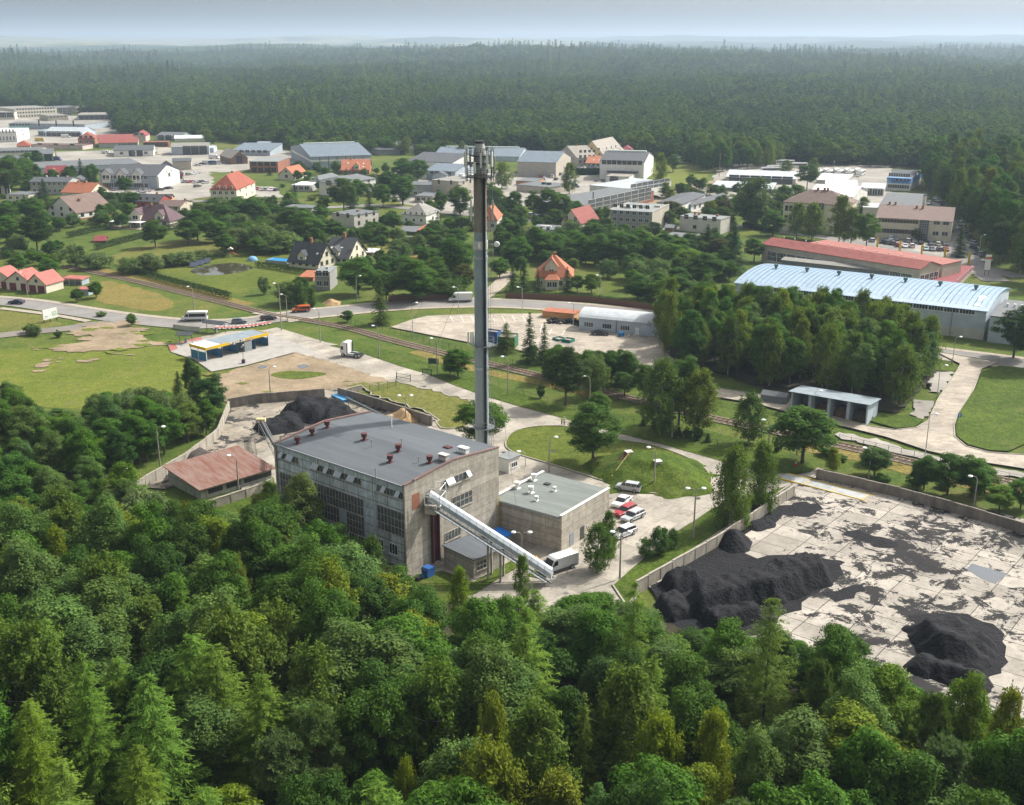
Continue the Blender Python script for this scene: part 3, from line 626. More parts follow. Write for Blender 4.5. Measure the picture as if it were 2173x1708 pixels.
# trees read off the photo: kind, x of the crown, top y, base y, crown width (photo units), note, optional tint
YG = (.105, .125, .016); OG = (.095, .105, .02); DG = (.02, .045, .012); BG = (.055, .085, .05); PG = (.11, .15, .06); RD = (.06, .025, .02)
T_ = [
 ('oak', 1258, 853, 985, 112, 'on the oval lawn beside the grassy mound'), ('maple', 1020, 845, 948, 100, 'behind the tall stack'),
 ('weeping_birch', 1552, 945, 1120, 84, 'inside the coal yard wall, left one of the pair'), ('weeping_birch', 1612, 935, 1085, 66, 'inside the coal yard wall, right one of the pair'),
 ('maple', 1702, 850, 985, 140, 'round one by the railway opposite the weighbridge'), ('birch', 1588, 835, 945, 72, 'left of the round railway tree', (.045, .075, .022)),
 ('birch', 1400, 762, 925, 95, 'beside the railway behind the oval', (.05, .08, .022)), ('birch', 1482, 785, 925, 80, 'tall olive one beside the railway', (.075, .095, .022)),
 ('oak', 1440, 750, 905, 90, 'in the railside clump behind the oval'), ('oak', 1200, 735, 860, 88, 'large dark one by the railway bend', (.028, .05, .018)),
 ('maple', 1270, 830, 882, 50, 'small one behind the railway lamp'), ('willow', 1260, 750, 840, 60, 'right of the dark railside tree'),
 ('oak', 1325, 790, 842, 60, 'low dark one at the car park corner'), ('oak', 1365, 770, 850, 50, 'next to the car park corner'), ('willow', 1318, 755, 790, 30, 'beside the car park ramp'),
 ('maple', 972, 735, 800, 60, 'beside the green notice board at the railway'), ('oak', 955, 755, 800, 36, 'dark one touching the notice board tree'),
 ('spruce', 1124, 660, 770, 42, 'left of two between skip and car park'), ('spruce', 1155, 682, 772, 34, 'right of two between skip and car park'), ('larch', 1075, 684, 748, 40, 'in front of the blue skip', (.05, .075, .022)),
 ('spruce', 808, 585, 688, 50, 'tall one between road and railway', (.045, .065, .018)), ('maple', 738, 657, 684, 26, 'small round one by the railway fence'), ('maple', 280, 664, 692, 25, 'alone at the edge of the main road'),
 ('maple', 880, 545, 640, 105, 'large one at the bend above the road', (.04, .08, .015)), ('maple', 760, 540, 625, 95, 'big one beside the grey flat-roofed house'),
 ('maple', 820, 575, 640, 60, 'beside the big one by the grey house'), ('spruce', 858, 515, 570, 26, 'in the scrubby garden right of the twin houses'), ('shrub', 880, 545, 575, 30, 'yellowish one in the scrubby garden', YG),
 ('thuja', 638, 600, 650, 26, 'left of two by the level crossing'), ('thuja', 662, 612, 652, 20, 'right of two by the level crossing'), ('willow', 615, 595, 645, 60, 'by the level crossing', (.06, .09, .035)), ('willow', 560, 585, 625, 24, 'at the corner of the pond lawn'),
 ('oak', 640, 585, 640, 40, 'behind the level crossing lamp'),
 ('maple', 965, 500, 590, 80, 'left of the stack shaft'), ('maple', 925, 545, 600, 60, 'beyond the road left of the stack'), ('maple', 985, 560, 615, 60, 'with brownish leaves left of the stack', (.06, .06, .022)),
 ('willow', 945, 590, 632, 70, 'above the hedge left of the stack', (.04, .07, .02)), ('oak', 900, 590, 635, 60, 'above the road hedge'), ('maple', 1060, 545, 590, 66, 'right of the stack above the lane'),
 ('maple', 1115, 440, 500, 0, '')]
T_ = [t for t in T_ if t[4] > 0]
T_ += [
 ('oak', 20, 335, 415, 90, 'leftmost one behind the flat-roofed house'), ('oak', 55, 345, 400, 70, 'behind the grey row at the left'), ('oak', 150, 350, 380, 40, 'by the dark red roof'), ('spruce', 175, 335, 395, 30, 'left one of the row beside the gabled offices'),
 ('spruce', 190, 350, 400, 24, 'middle one of the row beside the gabled offices'), ('spruce', 203, 352, 400, 20, 'right one of the row beside the gabled offices'), ('spruce', 95, 378, 425, 32, 'in front of the long grey house'), ('maple', 266, 372, 410, 34, 'in front of the gabled offices'),
 ('maple', 70, 415, 470, 60, 'left of the white house with grey roof'), ('maple', 20, 425, 475, 70, 'at the left edge above the railway'), ('maple', 15, 455, 515, 60, 'lower one at the left edge'), ('oak', 80, 450, 535, 66, 'big dark one by the railway bend', DG),
 ('willow', 162, 515, 565, 50, 'silvery one at the start of the railway'), ('willow', 205, 535, 570, 60, 'beside the railway embankment'), ('willow', 275, 545, 580, 60, 'left of the pond hedge'), ('willow', 320, 535, 575, 60, 'second left of the pond hedge'), ('willow', 362, 535, 565, 40, 'above the pond hedge'), ('willow', 395, 532, 562, 50, 'olive one above the pond hedge'), ('willow', 430, 528, 555, 40, 'right one above the pond hedge'),
 ('maple', 105, 545, 590, 80, 'behind the pink-roofed garages'), ('maple', 40, 540, 575, 60, 'above the left garages'), ('maple', 205, 595, 632, 32, 'right of the blue shed'), ('oak', 165, 612, 640, 36, 'in front of the blue shed'),
 ('maple', 420, 440, 510, 90, 'huge one right of the purple-roofed house'), ('maple', 455, 460, 515, 50, 'beside the huge one'), ('oak', 400, 465, 520, 50, 'dark one beside the huge one'), ('oak', 330, 465, 525, 56, 'in front of the purple-roofed house'), ('maple', 500, 420, 470, 60, 'below the red hipped house'), ('maple', 540, 415, 470, 60, 'right below the red hipped house'),
 ('maple', 480, 430, 480, 50, 'right of the beige garage roof'), ('oak', 230, 410, 440, 14, 'conical one in front of the red low roof'), ('thuja', 243, 410, 440, 16, 'left one before the dark roof'), ('thuja', 258, 412, 442, 14, 'right one before the dark roof'), ('maple', 285, 405, 440, 36, 'before the dark roof'),
 ('maple', 225, 455, 480, 30, 'in the garden between the two gabled houses'), ('maple', 260, 450, 485, 50, 'in the garden left of the purple roof'), ('maple', 560, 460, 505, 70, 'left one above the twin houses'), ('maple', 620, 435, 500, 70, 'behind the grey block'), ('maple', 650, 445, 510, 60, 'beside the grey block'), ('willow', 555, 470, 530, 60, 'silvery one below the grey block'), ('willow', 600, 490, 535, 80, 'broad one left of the twin houses'), ('maple', 545, 500, 540, 60, 'left of the twin houses'),
 ('maple', 715, 465, 510, 60, 'in front of the unfinished house'), ('maple', 685, 470, 510, 40, 'left of the unfinished house'), ('willow', 505, 480, 530, 60, 'left of the meadow'), ('maple', 480, 495, 540, 50, 'at the meadow corner'),
 ('oak', 730, 375, 450, 60, 'in front of the modern white house'), ('maple', 760, 380, 425, 40, 'right of the modern white house'), ('spruce', 750, 395, 460, 40, 'dark one below the modern white house'), ('spruce', 785, 410, 465, 40, 'beside the dark one below the modern house'), ('maple', 813, 388, 440, 40, 'on a bare stem by the street'),
 ('maple', 855, 372, 435, 56, 'tall one by the street left of the beige block'), ('maple', 885, 335, 390, 56, 'big round one behind the street'), ('maple', 855, 335, 385, 50, 'left of the big round one'), ('maple', 825, 360, 410, 50, 'above the street behind a hedge'), ('maple', 935, 405, 445, 30, 'before the beige block'), ('maple', 975, 390, 455, 50, 'large one before the beige block'), ('maple', 1040, 385, 440, 50, 'right of the stack by the street'),
 ('birch', 1065, 345, 400, 70, 'tall pair right of the stack head'), ('maple', 1045, 395, 445, 46, 'second right of the stack by the street'), ('spruce', 1000, 440, 490, 26, 'behind the stack shaft'), ('spruce', 965, 440, 485, 24, 'left of the stack shaft by the street'), ('spruce', 930, 445, 490, 24, 'beside the white house with pyramid roof'), ('spruce', 1062, 417, 460, 30, 'bluish one by the street', (.05, .075, .06)),
 ('maple', 800, 470, 500, 30, 'between the unfinished and the white house'), ('maple', 835, 450, 490, 36, 'beside the white pyramid-roofed house'), ('maple', 780, 485, 515, 24, 'in the vegetable garden'), ('willow', 810, 480, 510, 50, 'beyond the rubble heap'), ('maple', 920, 470, 505, 60, 'behind the lawn hedge'), ('maple', 970, 480, 530, 70, 'left of the stack above the hedge'),
 ('maple', 1090, 400, 460, 34, 'left one of the street trees'), ('maple', 1132, 402, 462, 34, 'second of the street trees'), ('maple', 1165, 394, 462, 40, 'third of the street trees'), ('maple', 1190, 405, 460, 44, 'fourth of the street trees', (.045, .09, .015)), ('birch', 1208, 345, 412, 34, 'tall one before the grey hall'), ('birch', 1400, 325, 400, 32, 'tall one right of the white hall'), ('maple', 1428, 325, 365, 32, 'right of the tall hall birch'),
 ('spruce', 1105, 445, 495, 30, 'left of the small grey house'), ('maple', 1075, 460, 510, 60, 'right of the orange house'), ('maple', 1100, 500, 560, 70, 'right of the stack'), ('maple', 1140, 480, 550, 76, 'before the small grey house'), ('maple', 1180, 495, 545, 40, 'right of the small grey house'), ('maple', 1262, 468, 505, 40, 'right of the red-roofed house'), ('maple', 1270, 438, 475, 24, 'by the shop at the street'), ('maple', 1285, 438, 470, 24, 'beside the apartment block'),
 ('maple', 1235, 500, 555, 60, 'in the big garden left'), ('maple', 1270, 495, 560, 70, 'in the big garden centre'), ('maple', 1315, 485, 565, 80, 'tall one below the apartment block'), ('maple', 1360, 480, 550, 50, 'right below the apartment block'), ('maple', 1390, 500, 565, 60, 'below the shed of the block'), ('maple', 1430, 515, 580, 70, 'bright one in the big garden', (.06, .11, .015)), ('maple', 1460, 525, 590, 70, 'second bright one in the big garden', (.075, .12, .015)),
 ('maple', 1215, 545, 575, 44, 'yellow-green one right of the villa', (.085, .11, .025)), ('willow', 1290, 548, 590, 44, 'round grey one on the lawn', (.05, .08, .035)), ('maple', 1255, 580, 622, 50, 'right of the villa at the fence', (.06, .1, .016)), ('oak', 1225, 583, 620, 34, 'dark one right of the villa'), ('willow', 1355, 550, 600, 56, 'greyish one above the road bend'), ('willow', 1395, 545, 610, 60, 'large greyish one above the road bend'), ('willow', 1370, 580, 635, 60, 'beside the hedge above the road bend'), ('maple', 1440, 580, 640, 66, 'dark one above the road bend'), ('willow', 1420, 612, 655, 50, 'brownish one behind the office', (.06, .07, .035)),
 ('maple', 1500, 530, 605, 86, 'round one left of the blue-roofed hall'), ('maple', 1490, 555, 610, 50, 'beside the round one by the blue hall'), ('spruce', 1555, 470, 580, 60, 'large one left of the blue-roofed hall', (.022, .05, .024)), ('spruce', 1500, 475, 540, 40, 'left of the large spruce'), ('maple', 1600, 500, 555, 44, 'between spruce and red hall'), ('maple', 1525, 500, 560, 50, 'brownish one beside the large spruce', (.055, .06, .03)),
 ('spruce', 1112, 545, 622, 32, 'left one before the orange villa'), ('spruce', 1142, 570, 622, 20, 'middle one before the orange villa'), ('spruce', 1203, 565, 622, 28, 'right one before the orange villa'), ('spruce', 1088, 560, 618, 34, 'left of the villa by the lane'), ('maple', 1105, 540, 585, 30, 'behind the villa'),
 ('maple', 1420, 422, 470, 44, 'brownish round one before the workshop', (.05, .055, .02)), ('oak', 1418, 445, 480, 36, 'dark one before the workshop'), ('oak', 1535, 418, 465, 50, 'olive one right of the pale house', (.05, .06, .022)), ('willow', 1600, 368, 480, 70, 'tall silvery one by the depot', (.05, .08, .04)), ('maple', 1590, 410, 482, 90, 'large dark one by the depot', (.03, .065, .02)), ('maple', 1640, 445, 500, 60, 'left of the birches before the red hall'), ('oak', 1712, 345, 402, 44, 'dark one between the depot sheds'), ('birch', 1725, 335, 375, 26, 'behind the dark one between the sheds'), ('birch', 1668, 340, 370, 34, 'by the parked buses'), ('maple', 1665, 390, 430, 30, 'light one by the hipped office'), ('maple', 1690, 388, 425, 30, 'second light one by the hipped office'),
 ('birch', 1690, 430, 505, 46, 'first of the row before the offices'), ('birch', 1722, 430, 510, 50, 'second of the row before the offices'), ('birch', 1780, 415, 515, 56, 'third of the row before the offices'), ('birch', 1805, 440, 520, 46, 'fourth of the row before the offices'), ('maple', 1838, 448, 525, 50, 'bright last of the row before the offices', (.05, .09, .014)), ('birch', 1830, 418, 460, 30, 'thin one between the office buildings'), ('maple', 1942, 483, 512, 20, 'round one before the glass stairwell'), ('spruce', 2035, 480, 545, 40, 'at the road corner by the car park'),
 ('oak', 2150, 650, 760, 90, 'big dark one at the right edge above the road', DG), ('oak', 2195, 640, 780, 90, 'dark one just at the right edge of the road', DG),
 ('maple', 1855, 945, 1010, 76, 'behind the coal yard wall, bright lone one', (.035, .07, .022)), ('birch', 1767, 952, 1000, 32, 'yellow-green sapling at the wall post', YG), ('maple', 1960, 960, 1040, 60, 'left one of the clump behind the wall'), ('maple', 2010, 955, 1050, 80, 'second of the clump behind the wall'), ('maple', 2060, 965, 1055, 80, 'third of the clump behind the wall'), ('maple', 2120, 1025, 1085, 80, 'bright one behind the wall end', (.06, .115, .02)), ('maple', 2165, 1010, 1080, 60, 'last one behind the wall end'), ('oak', 1945, 1000, 1040, 50, 'small one behind the wall'),
 ('maple', 410, 760, 850, 40, 'tall one left of the dirt lot', (.035, .065, .02)), ('oak', 447, 795, 885, 74, 'dark one left of the dirt lot', (.022, .052, .02)), ('spruce', 380, 787, 838, 30, 'small one left of the dirt lot'),
 ('maple', 645, 1005, 1190, 105, 'before the windowed wall of the boiler house', (.06, .085, .035)), ('maple', 575, 1020, 1075, 40, 'young one beside the boiler house', (.07, .12, .02)), ('birch', 795, 1140, 1300, 66, 'dark birch at the corner of the boiler house', (.04, .065, .022)),
 ('birch', 1268, 1110, 1215, 66, 'two-stemmed one beside the white van', (.05, .085, .022)), ('birch', 1290, 1085, 1200, 40, 'taller stem beside the white van', (.05, .085, .022)), ('birch', 1108, 1178, 1290, 40, 'before the foot of the conveyor', (.07, .11, .022)), ('willow', 1400, 1115, 1180, 44, 'young one on the verge by the lamp', (.05, .09, .03)), ('willow', 1370, 1140, 1185, 36, 'low one on the verge by the lamp', (.05, .09, .03)),
 ('willow', 1425, 1120, 1165, 30, 'thin one on the verge by the lamp', (.05, .09, .03)),
 ('shrub', 68, 685, 708, 34, 'beside the billboard'), ('shrub', 125, 698, 716, 18, 'near the fallen panel'), ('shrub', 215, 660, 672, 22, 'by the road verge'), ('willow', 75, 690, 712, 30, 'left by the billboard'),
]
for i, (x, yb) in enumerate([(1365, 905), (1390, 912), (1412, 917), (1440, 926), (1458, 932), (1480, 936), (1502, 940), (1650, 960), (1148, 845), (1280, 900)]):
    T_.append(('shrub' if i % 3 else 'spruce', x, yb - 22 - (i % 3) * 6, yb, 19, nth(i) + ' small conifer along the estate road', (.03, .06, .018)))
seen = {}
for t in T_:
    kind, x, yt, yb, w = t[:5]; g = G(x, yb); h = hgt(x, yb, yt); wm = 1.17 * w * (g.y * cpp + H * spp) / F
    tree(kind, g, h, wm, LOOK[kind] + ' ' + t[5], tint=t[6] if len(t) > 6 else None)
# birch grove behind the bays, and the railside band
def grove(name, poly_px, step, kinds, hr, wr, group, where, curve=None, tints=None, jitter=.45, avoid=1.0, cap=400, seed=1, rows='row'):
    rr = random.Random(seed); P_ = [G(*q) for q in poly_px]
    x0, x1 = min(p.x for p in P_), max(p.x for p in P_); y0, y1 = min(p.y for p in P_), max(p.y for p in P_)
    c2 = [(p.x, p.y) for p in P_]; spots = []; y = y0; j = 0
    while y < y1:
        x = x0 + (step / 2 if j % 2 else 0)
        while x < x1:
            px, py = x + rr.uniform(-1, 1) * step * jitter, y + rr.uniform(-1, 1) * step * jitter
            if inside(px, py, c2) and all((px - a) ** 2 + (py - b) ** 2 > (avoid * (step + w) * .35) ** 2 for a, b, w in TREES[:NFIX[0]]): spots.append((px, py, j))
            x += step
        y += step * .87; j += 1
    rowid = sorted(set(s[2] for s in spots)); out = []
    for k in rowid:
        rw = sorted([s for s in spots if s[2] == k]); q = 0
        for (px, py, _) in rw:
            kind = kinds(px, py, rr) if callable(kinds) else rr.choice(kinds); h = rr.uniform(*hr)
            if curve and not curve(px, py, h):
                h *= .72
                if not curve(px, py, h):
                    h *= .68
                    if h < 5.0 or not curve(px, py, h): continue
            w = rr.uniform(*wr) * (h / (sum(hr) / 2)) ** .35
            tree(kind, (px, py), h, w, f'{SHORT[kind]}, {nth(q)} from left in {nth(rowid.index(k))} {rows} of {where}', group, tint=tints(kind, px, py, rr) if tints else None); q += 1; out.append(1)
    return len(out)
NFIX = [len(TREES)]
def tintvar(kind, x, y, rr):
    t = tuple(c / q for c, q in zip(TINT[kind], (1.66, 1.74, 1.1))); u = rr.random()
    if kind in ('birch', 'maple', 'aspen') and u < .18: t = (t[0] * 1.35, t[1] * 1.2, t[2] * .9)
    elif u > .8: t = (t[0] * .72, t[1] * .8, t[2])
    return t
grove('g', [(1432, 780), (1405, 740), (1400, 700), (1460, 690), (1560, 690), (1700, 715), (1850, 735), (1945, 750), (1975, 800), (1925, 868), (1850, 866), (1690, 828), (1540, 812)], 5.4, ['birch', 'birch', 'maple', 'aspen', 'maple'], (11, 16.5), (6.0, 8.5), 'trees of the birch grove', 'the birch grove', tints=tintvar, seed=4)
grove('g', [(1140, 790), (1240, 800), (1330, 812), (1380, 835), (1440, 850), (1500, 870), (1480, 885), (1400, 868), (1330, 850), (1240, 825), (1150, 808)], 4.6, ['willow', 'maple', 'oak'], (5, 10), (5, 7), 'trees along the railway', 'the railway scrub', seed=5)
grove('g', [(640, 540), (700, 500), (720, 510), (640, 560)], 6, ['willow', 'maple'], (4, 7), (4, 6), 'garden scrub', 'the garden scrub', seed=6)
# right-hand wood beside the depot road
grove('g', [(2010, 470), (1985, 430), (1965, 400), (1960, 368), (2060, 360), (2260, 380), (2260, 640), (2150, 600), (2105, 560), (2070, 510)], 9.5, ['maple', 'oak', 'maple', 'birch', 'oak'], (17, 25), (9, 12), 'trees of the right-hand wood', 'the right-hand wood', tints=lambda k, x, y, r: tuple(c * r.uniform(.4, .6) for c in TINT[k]), seed=8)
grove('g', [(1450, 345), (1500, 372), (1560, 360), (1640, 358), (1660, 345), (1560, 338), (1480, 335)], 9, ['maple', 'birch'], (13, 18), (8, 10), 'trees behind the depot', 'the depot belt', seed=9)
grove('g', [(1040, 340), (1000, 335), (700, 322), (640, 330), (640, 345), (600, 312), (480, 302), (440, 310), (440, 298), (560, 300), (700, 310), (1040, 330)], 9, ['maple', 'birch', 'shrub'], (6, 11), (7, 10), 'trees at the edge of the far wood', 'the far scrub', seed=10)
# left scrub wood behind the old coal yard wall
CL = [(-200, 640), (0, 640), (0, 0)]
LW = [(-140, 850), (20, 842), (60, 852), (150, 880), (200, 885), (310, 862), (390, 845), (455, 880), (440, 925), (350, 985), (265, 1030), (255, 1060), (325, 1095), (325, 1120), (200, 1150), (-140, 1150)]
def kl(x, y, rr):
    u, v = P((x, y, 0)); return rr.choice(['willow', 'maple', 'willow'] if (v < 930 and u > 150) else ['aspen', 'maple', 'oak', 'aspen', 'maple'])
def lcurve(x, y, h):
    u, v = P((x, y, h)); lim = np.interp(u, [-100, 40, 60, 90, 150, 200, 330, 400, 450, 480], [800, 805, 835, 850, 862, 828, 812, 830, 850, 900]); return v > lim
grove('g', LW, 5.4, kl, (6, 13), (5.5, 8), 'trees of the scrub wood behind the old coal yard', 'the scrub wood', curve=lcurve, tints=tintvar, seed=11)
# foreground wood
EDGE = ([-400, 0, 100, 230, 300, 400, 470, 560, 600, 660, 760, 850, 900, 960, 1060, 1140, 1300, 1380, 1440, 1520, 1640, 1740, 1830, 1960, 2060, 2173, 2600], [1022, 1022, 1032, 1040, 1040, 1050, 1062, 1040, 1040, 1070, 1140, 1220, 1246, 1258, 1240, 1230, 1236, 1268, 1318, 1325, 1305, 1312, 1322, 1390, 1436, 1476, 1560])
def fcurve(x, y, h):
    u, v = P((x, y, h)); return v > np.interp(u, *EDGE)
def fk(x, y, rr):
    u, v = P((x, y, 15)); q = rr.random()
    if u < 560 and v > 1330: return 'larch' if q < .45 else rr.choice(['maple', 'oak', 'birch', 'aspen'])
    if u < 560: return rr.choice(['birch', 'aspen', 'oak', 'maple', 'aspen']) 
    if u < 900 and v > 1480: return 'pine' if q < .35 else rr.choice(['oak', 'larch', 'maple'])
    if u < 1000: return rr.choice(['oak', 'maple', 'oak', 'aspen', 'birch'])
    if u < 1500 and v > 1480: return rr.choice(['birch', 'birch', 'maple', 'oak', 'birch'])
    if u < 1500: return rr.choice(['oak', 'maple', 'oak', 'maple', 'aspen', 'larch'])
    if v > 1450: return rr.choice(['aspen', 'aspen', 'pine', 'maple', 'oak'])
    return rr.choice(['maple', 'maple', 'aspen', 'maple', 'oak'])
def ft(kind, x, y, rr):
    u, v = P((x, y, 15)); t = tuple(c / q for c, q in zip(TINT[kind], (1.66, 1.74, 1.1))); q = rr.random()
    if kind == 'birch': t = (.085, .105, .017) if q < .2 else (.056, .085, .022)
    elif kind in ('maple', 'aspen') and q < .08: t = (.09, .115, .016)
    elif kind == 'oak' and q < .4: t = (.026, .052, .014)
    return t
HERO = [('birch', 1045, 1475, 105, 17, OG), ('larch', 1640, 1262, 150, 20, (.06, .095, .022)), ('larch', 1348, 1230, 110, 19, None), ('maple', 870, 1292, 170, 13, YG), ('maple', 812, 1310, 60, 11, YG), ('larch', 310, 1425, 230, 20, None), ('larch', 175, 1385, 150, 19, None), ('larch', 60, 1480, 150, 18, (.085, .125, .02)), ('larch', 290, 1575, 180, 17, (.075, .115, .02)), ('larch', 130, 1610, 180, 17, (.075, .12, .03)), ('pine', 660, 1500, 200, 16, None), ('pine', 590, 1560, 200, 15, BG), ('pine', 765, 1470, 90, 15, (.04, .065, .028)), ('birch', 1400, 1515, 150, 16, YG), ('birch', 1520, 1510, 120, 16, YG), ('aspen', 1700, 1490, 200, 18, None), ('aspen', 1830, 1420, 170, 18, None), ('aspen', 1620, 1540, 140, 17, None), ('pine', 1745, 1400, 110, 17, (.05, .075, .036)), ('pine', 1985, 1470, 130, 18, (.045, .07, .03)), ('spruce', 1240, 1465, 110, 18, (.06, .08, .018)), ('larch', 1390, 1385, 120, 17, None), ('maple', 1900, 1390, 150, 15, (.07, .11, .018)), ('maple', 2060, 1420, 150, 15, (.07, .11, .018)), ('birch', 2150, 1465, 110, 18, OG), ('oak', 1280, 1390, 150, 16, (.032, .055, .026)), ('oak', 790, 1440, 200, 17, (.032, .06, .014)), ('oak', 1110, 1310, 200, 15, DG), ('birch', 500, 1180, 60, 15, (.1, .12, .03)), ('larch', 380, 1210, 90, 17, None), ('birch', 115, 1120, 80, 15, YG), ('aspen', 210, 1050, 110, 13, (.08, .13, .03)), ('willow', 300, 1035, 120, 9, (.10, .125, .07)), ('birch', 975, 1205, 60, 12, (.1, .14, .018)), ('birch', 860, 1610, 70, 13, YG), ('birch', 1180, 1640, 170, 14, OG), ('pine', 2010, 1565, 200, 16, BG), ('larch', 1270, 1655, 120, 13, (.06, .11, .045))]
NFIX[0] = len(TREES); hero_n = {}
for k, x, yt, w, h, tt in HERO:
    g = G(x, yt, h); wm = w * (g.y * cpp + (H - h) * spp) / F; n_ = hero_n.get(k, 0); hero_n[k] = n_ + 1
    tree(k, (g.x, g.y), h, wm, f'large {SHORT[k]} in the ' + ('lower ' if yt > 1400 else 'upper ') + ('left' if x < 700 else 'middle' if x < 1450 else 'right') + f' foreground wood, {nth(n_)} of its kind', 'prominent trees of the foreground wood', tint=tt)
NFIX[0] = len(TREES)
FWP = [(-260, 1035), (0, 1060), (230, 1090), (430, 1120), (590, 1140), (720, 1205), (850, 1275), (930, 1278), (1080, 1285), (1330, 1268), (1400, 1285), (1480, 1335), (1600, 1440), (1800, 1480), (1960, 1560), (2130, 1640), (2500, 1760), (2900, 2700), (1087, 2700), (-700, 2700)]
NF = grove('g', FWP, 5.6, fk, (13, 19), (7.4, 10.8), 'trees of the foreground wood', 'the foreground wood', curve=fcurve, tints=ft, seed=21, rows='rank')
print('trees', len(TREES), 'foreground', NF)
# far wood: beyond 300 trees, one mass
fo = []
rr = np.random.default_rng(77)
WE = ([-800, 0, 130, 240, 250, 330, 430, 560, 640, 800, 900, 1100, 1300, 1400, 1500, 1620, 1850, 1960, 1990, 2060, 2173, 2700], [228, 228, 236, 250, 286, 288, 296, 303, 316, 312, 322, 332, 326, 334, 358, 346, 354, 358, 360, 362, 372, 420])
def band(y0, y1, st, jit=.5):
    ys = np.arange(y0, y1, st * .87); P2 = []
    for i, y in enumerate(ys):
        xm = y * .52 + 60; x = np.arange(-xm, xm, st) + (st / 2 if i % 2 else 0); P2.append(np.stack([x, np.full_like(x, y)], 1))
    p = np.concatenate(P2); return p + rr.uniform(-jit, jit, p.shape) * st
for y0, y1, st in ((560, 1150, 8.6), (1150, 1900, 10), (1900, 3000, 13), (3000, 5000, 20)):
    p = band(y0, y1, st); z = terr(p[:, 0], p[:, 1]); zz = z - H; dep = p[:, 1] * cpp - zz * spp; u = CX + F * p[:, 0] / dep; v = CY - F * (p[:, 1] * spp + zz * cpp) / dep
    # base points beyond the edge of the wood, computed on flat ground
    v0 = YH + (75 * F / cpp) / np.maximum(p[:, 1] * cpp + 75 * spp, 1)
    keep = v0 < np.interp(u, *WE); p = p[keep]; z = z[keep]; s = 1.08 * (st / 8.0) ** .75 * rr.uniform(.65, 1.25, len(p)) * (1 + .22 * fbm(p[:, 0], p[:, 1], 160, 55)); fo.append(np.column_stack([p, z - .5, s]))
fo = np.concatenate(fo); print('far wood', len(fo))
me = bpy.data.meshes.new('distant_wood'); me.vertices.add(len(fo)); me.vertices.foreach_set('co', fo[:, :3].astype(np.float32).ravel())
sa = me.attributes.new('sc', 'FLOAT', 'POINT'); sa.data.foreach_set('value', fo[:, 3].astype(np.float32))
ra = me.attributes.new('rt', 'FLOAT_VECTOR', 'POINT'); rv = np.zeros((len(fo), 3)); rv[:, 2] = rr.uniform(0, 6.28, len(fo)); ra.data.foreach_set('vector', rv.astype(np.float32).ravel())
kx = fbm(fo[:, 0], fo[:, 1], 500, 31) + rr.normal(0, .35, len(fo)) + np.clip((fo[:, 1] - 1500) / 3000, 0, .5); idx = np.where(kx > 1.1, 2, np.where(rr.random(len(fo)) < .5, 0, 1))
ia = me.attributes.new('ix', 'INT', 'POINT'); ia.data.foreach_set('value', idx.astype(np.int32)); me.update()
wood = bpy.data.objects.new('distant_wood', me); COL.objects.link(wood); tag(wood, 'vast dark green wood stretching from behind the town to the hazy horizon', 'woodland', kind='stuff')
src_col = bpy.data.collections.new('wood_sources')
for k, (kind, q) in enumerate((('distant_tree', 0), ('distant_tree', 1), ('distant_fir', 0))):
    mm = PR[kind][q][0].copy(); mm.materials.clear(); mm.materials.append(M_leafr); o = bpy.data.objects.new('a%d_source' % k, mm); src_col.objects.link(o)
ng = bpy.data.node_groups.new('scatter', 'GeometryNodeTree'); ng.interface.new_socket('Geometry', in_out='INPUT', socket_type='NodeSocketGeometry'); ng.interface.new_socket('Geometry', in_out='OUTPUT', socket_type='NodeSocketGeometry')
N = ng.nodes; Lk = ng.links; gi = N.new('NodeGroupInput'); go = N.new('NodeGroupOutput'); ci = N.new('GeometryNodeCollectionInfo'); ci.inputs['Collection'].default_value = src_col; ci.inputs['Separate Children'].default_value = True; ci.inputs['Reset Children'].default_value = True
ip = N.new('GeometryNodeInstanceOnPoints'); ip.inputs['Pick Instance'].default_value = True
mtp = N.new('GeometryNodeMeshToPoints'); mtp.inputs['Radius'].default_value = .1
def na(nm, ty):
    x = N.new('GeometryNodeInputNamedAttribute'); x.data_type = ty; x.inputs['Name'].default_value = nm; return [s for s in x.outputs if s.enabled][0]
Lk.new(gi.outputs[0], mtp.inputs['Mesh']); Lk.new(mtp.outputs[0], ip.inputs['Points']); Lk.new(ci.outputs[0], ip.inputs['Instance'])
Lk.new(na('sc', 'FLOAT'), ip.inputs['Scale']); Lk.new(na('rt', 'FLOAT_VECTOR'), ip.inputs['Rotation']); Lk.new(na('ix', 'INT'), ip.inputs['Instance Index']); Lk.new(ip.outputs[0], go.inputs[0])
md = wood.modifiers.new('scatter', 'NODES'); md.node_group = ng
# ------------------------------------------------------------------ buildings
M_glass = mat('window_glass', (.03, .04, .05), .12, spec=.6); M_white = mat('white_paint', (.75, .75, .72), .5, .05, 3); M_dark = mat('dark_metal', (.04, .042, .045), .5)
M_brown = mat('brown_frame', (.12, .06, .035), .6); M_grey = mat('grey_metal', (.30, .32, .34), .45, .08, 2, metal=.3); M_galv = mat('galvanised_steel', (.42, .46, .48), .4, .1, 3, metal=.5)
PL = dict(white=(.68, .67, .62), cream=(.60, .56, .44), yellow=(.62, .55, .30), grey=(.36, .36, .34), pale=(.50, .48, .43), dgrey=(.17, .18, .19), brick=(.30, .13, .08), beige=(.46, .41, .33), block=(.27, .265, .25),
          bluegrey=(.33, .38, .42), turq=(.28, .52, .50), red=(.30, .06, .05), orange=(.50, .25, .10), pink=(.52, .44, .40), tan=(.42, .38, .31), lblue=(.42, .48, .54), brown=(.20, .13, .09), blue=(.12, .26, .50), green=(.28, .45, .36))
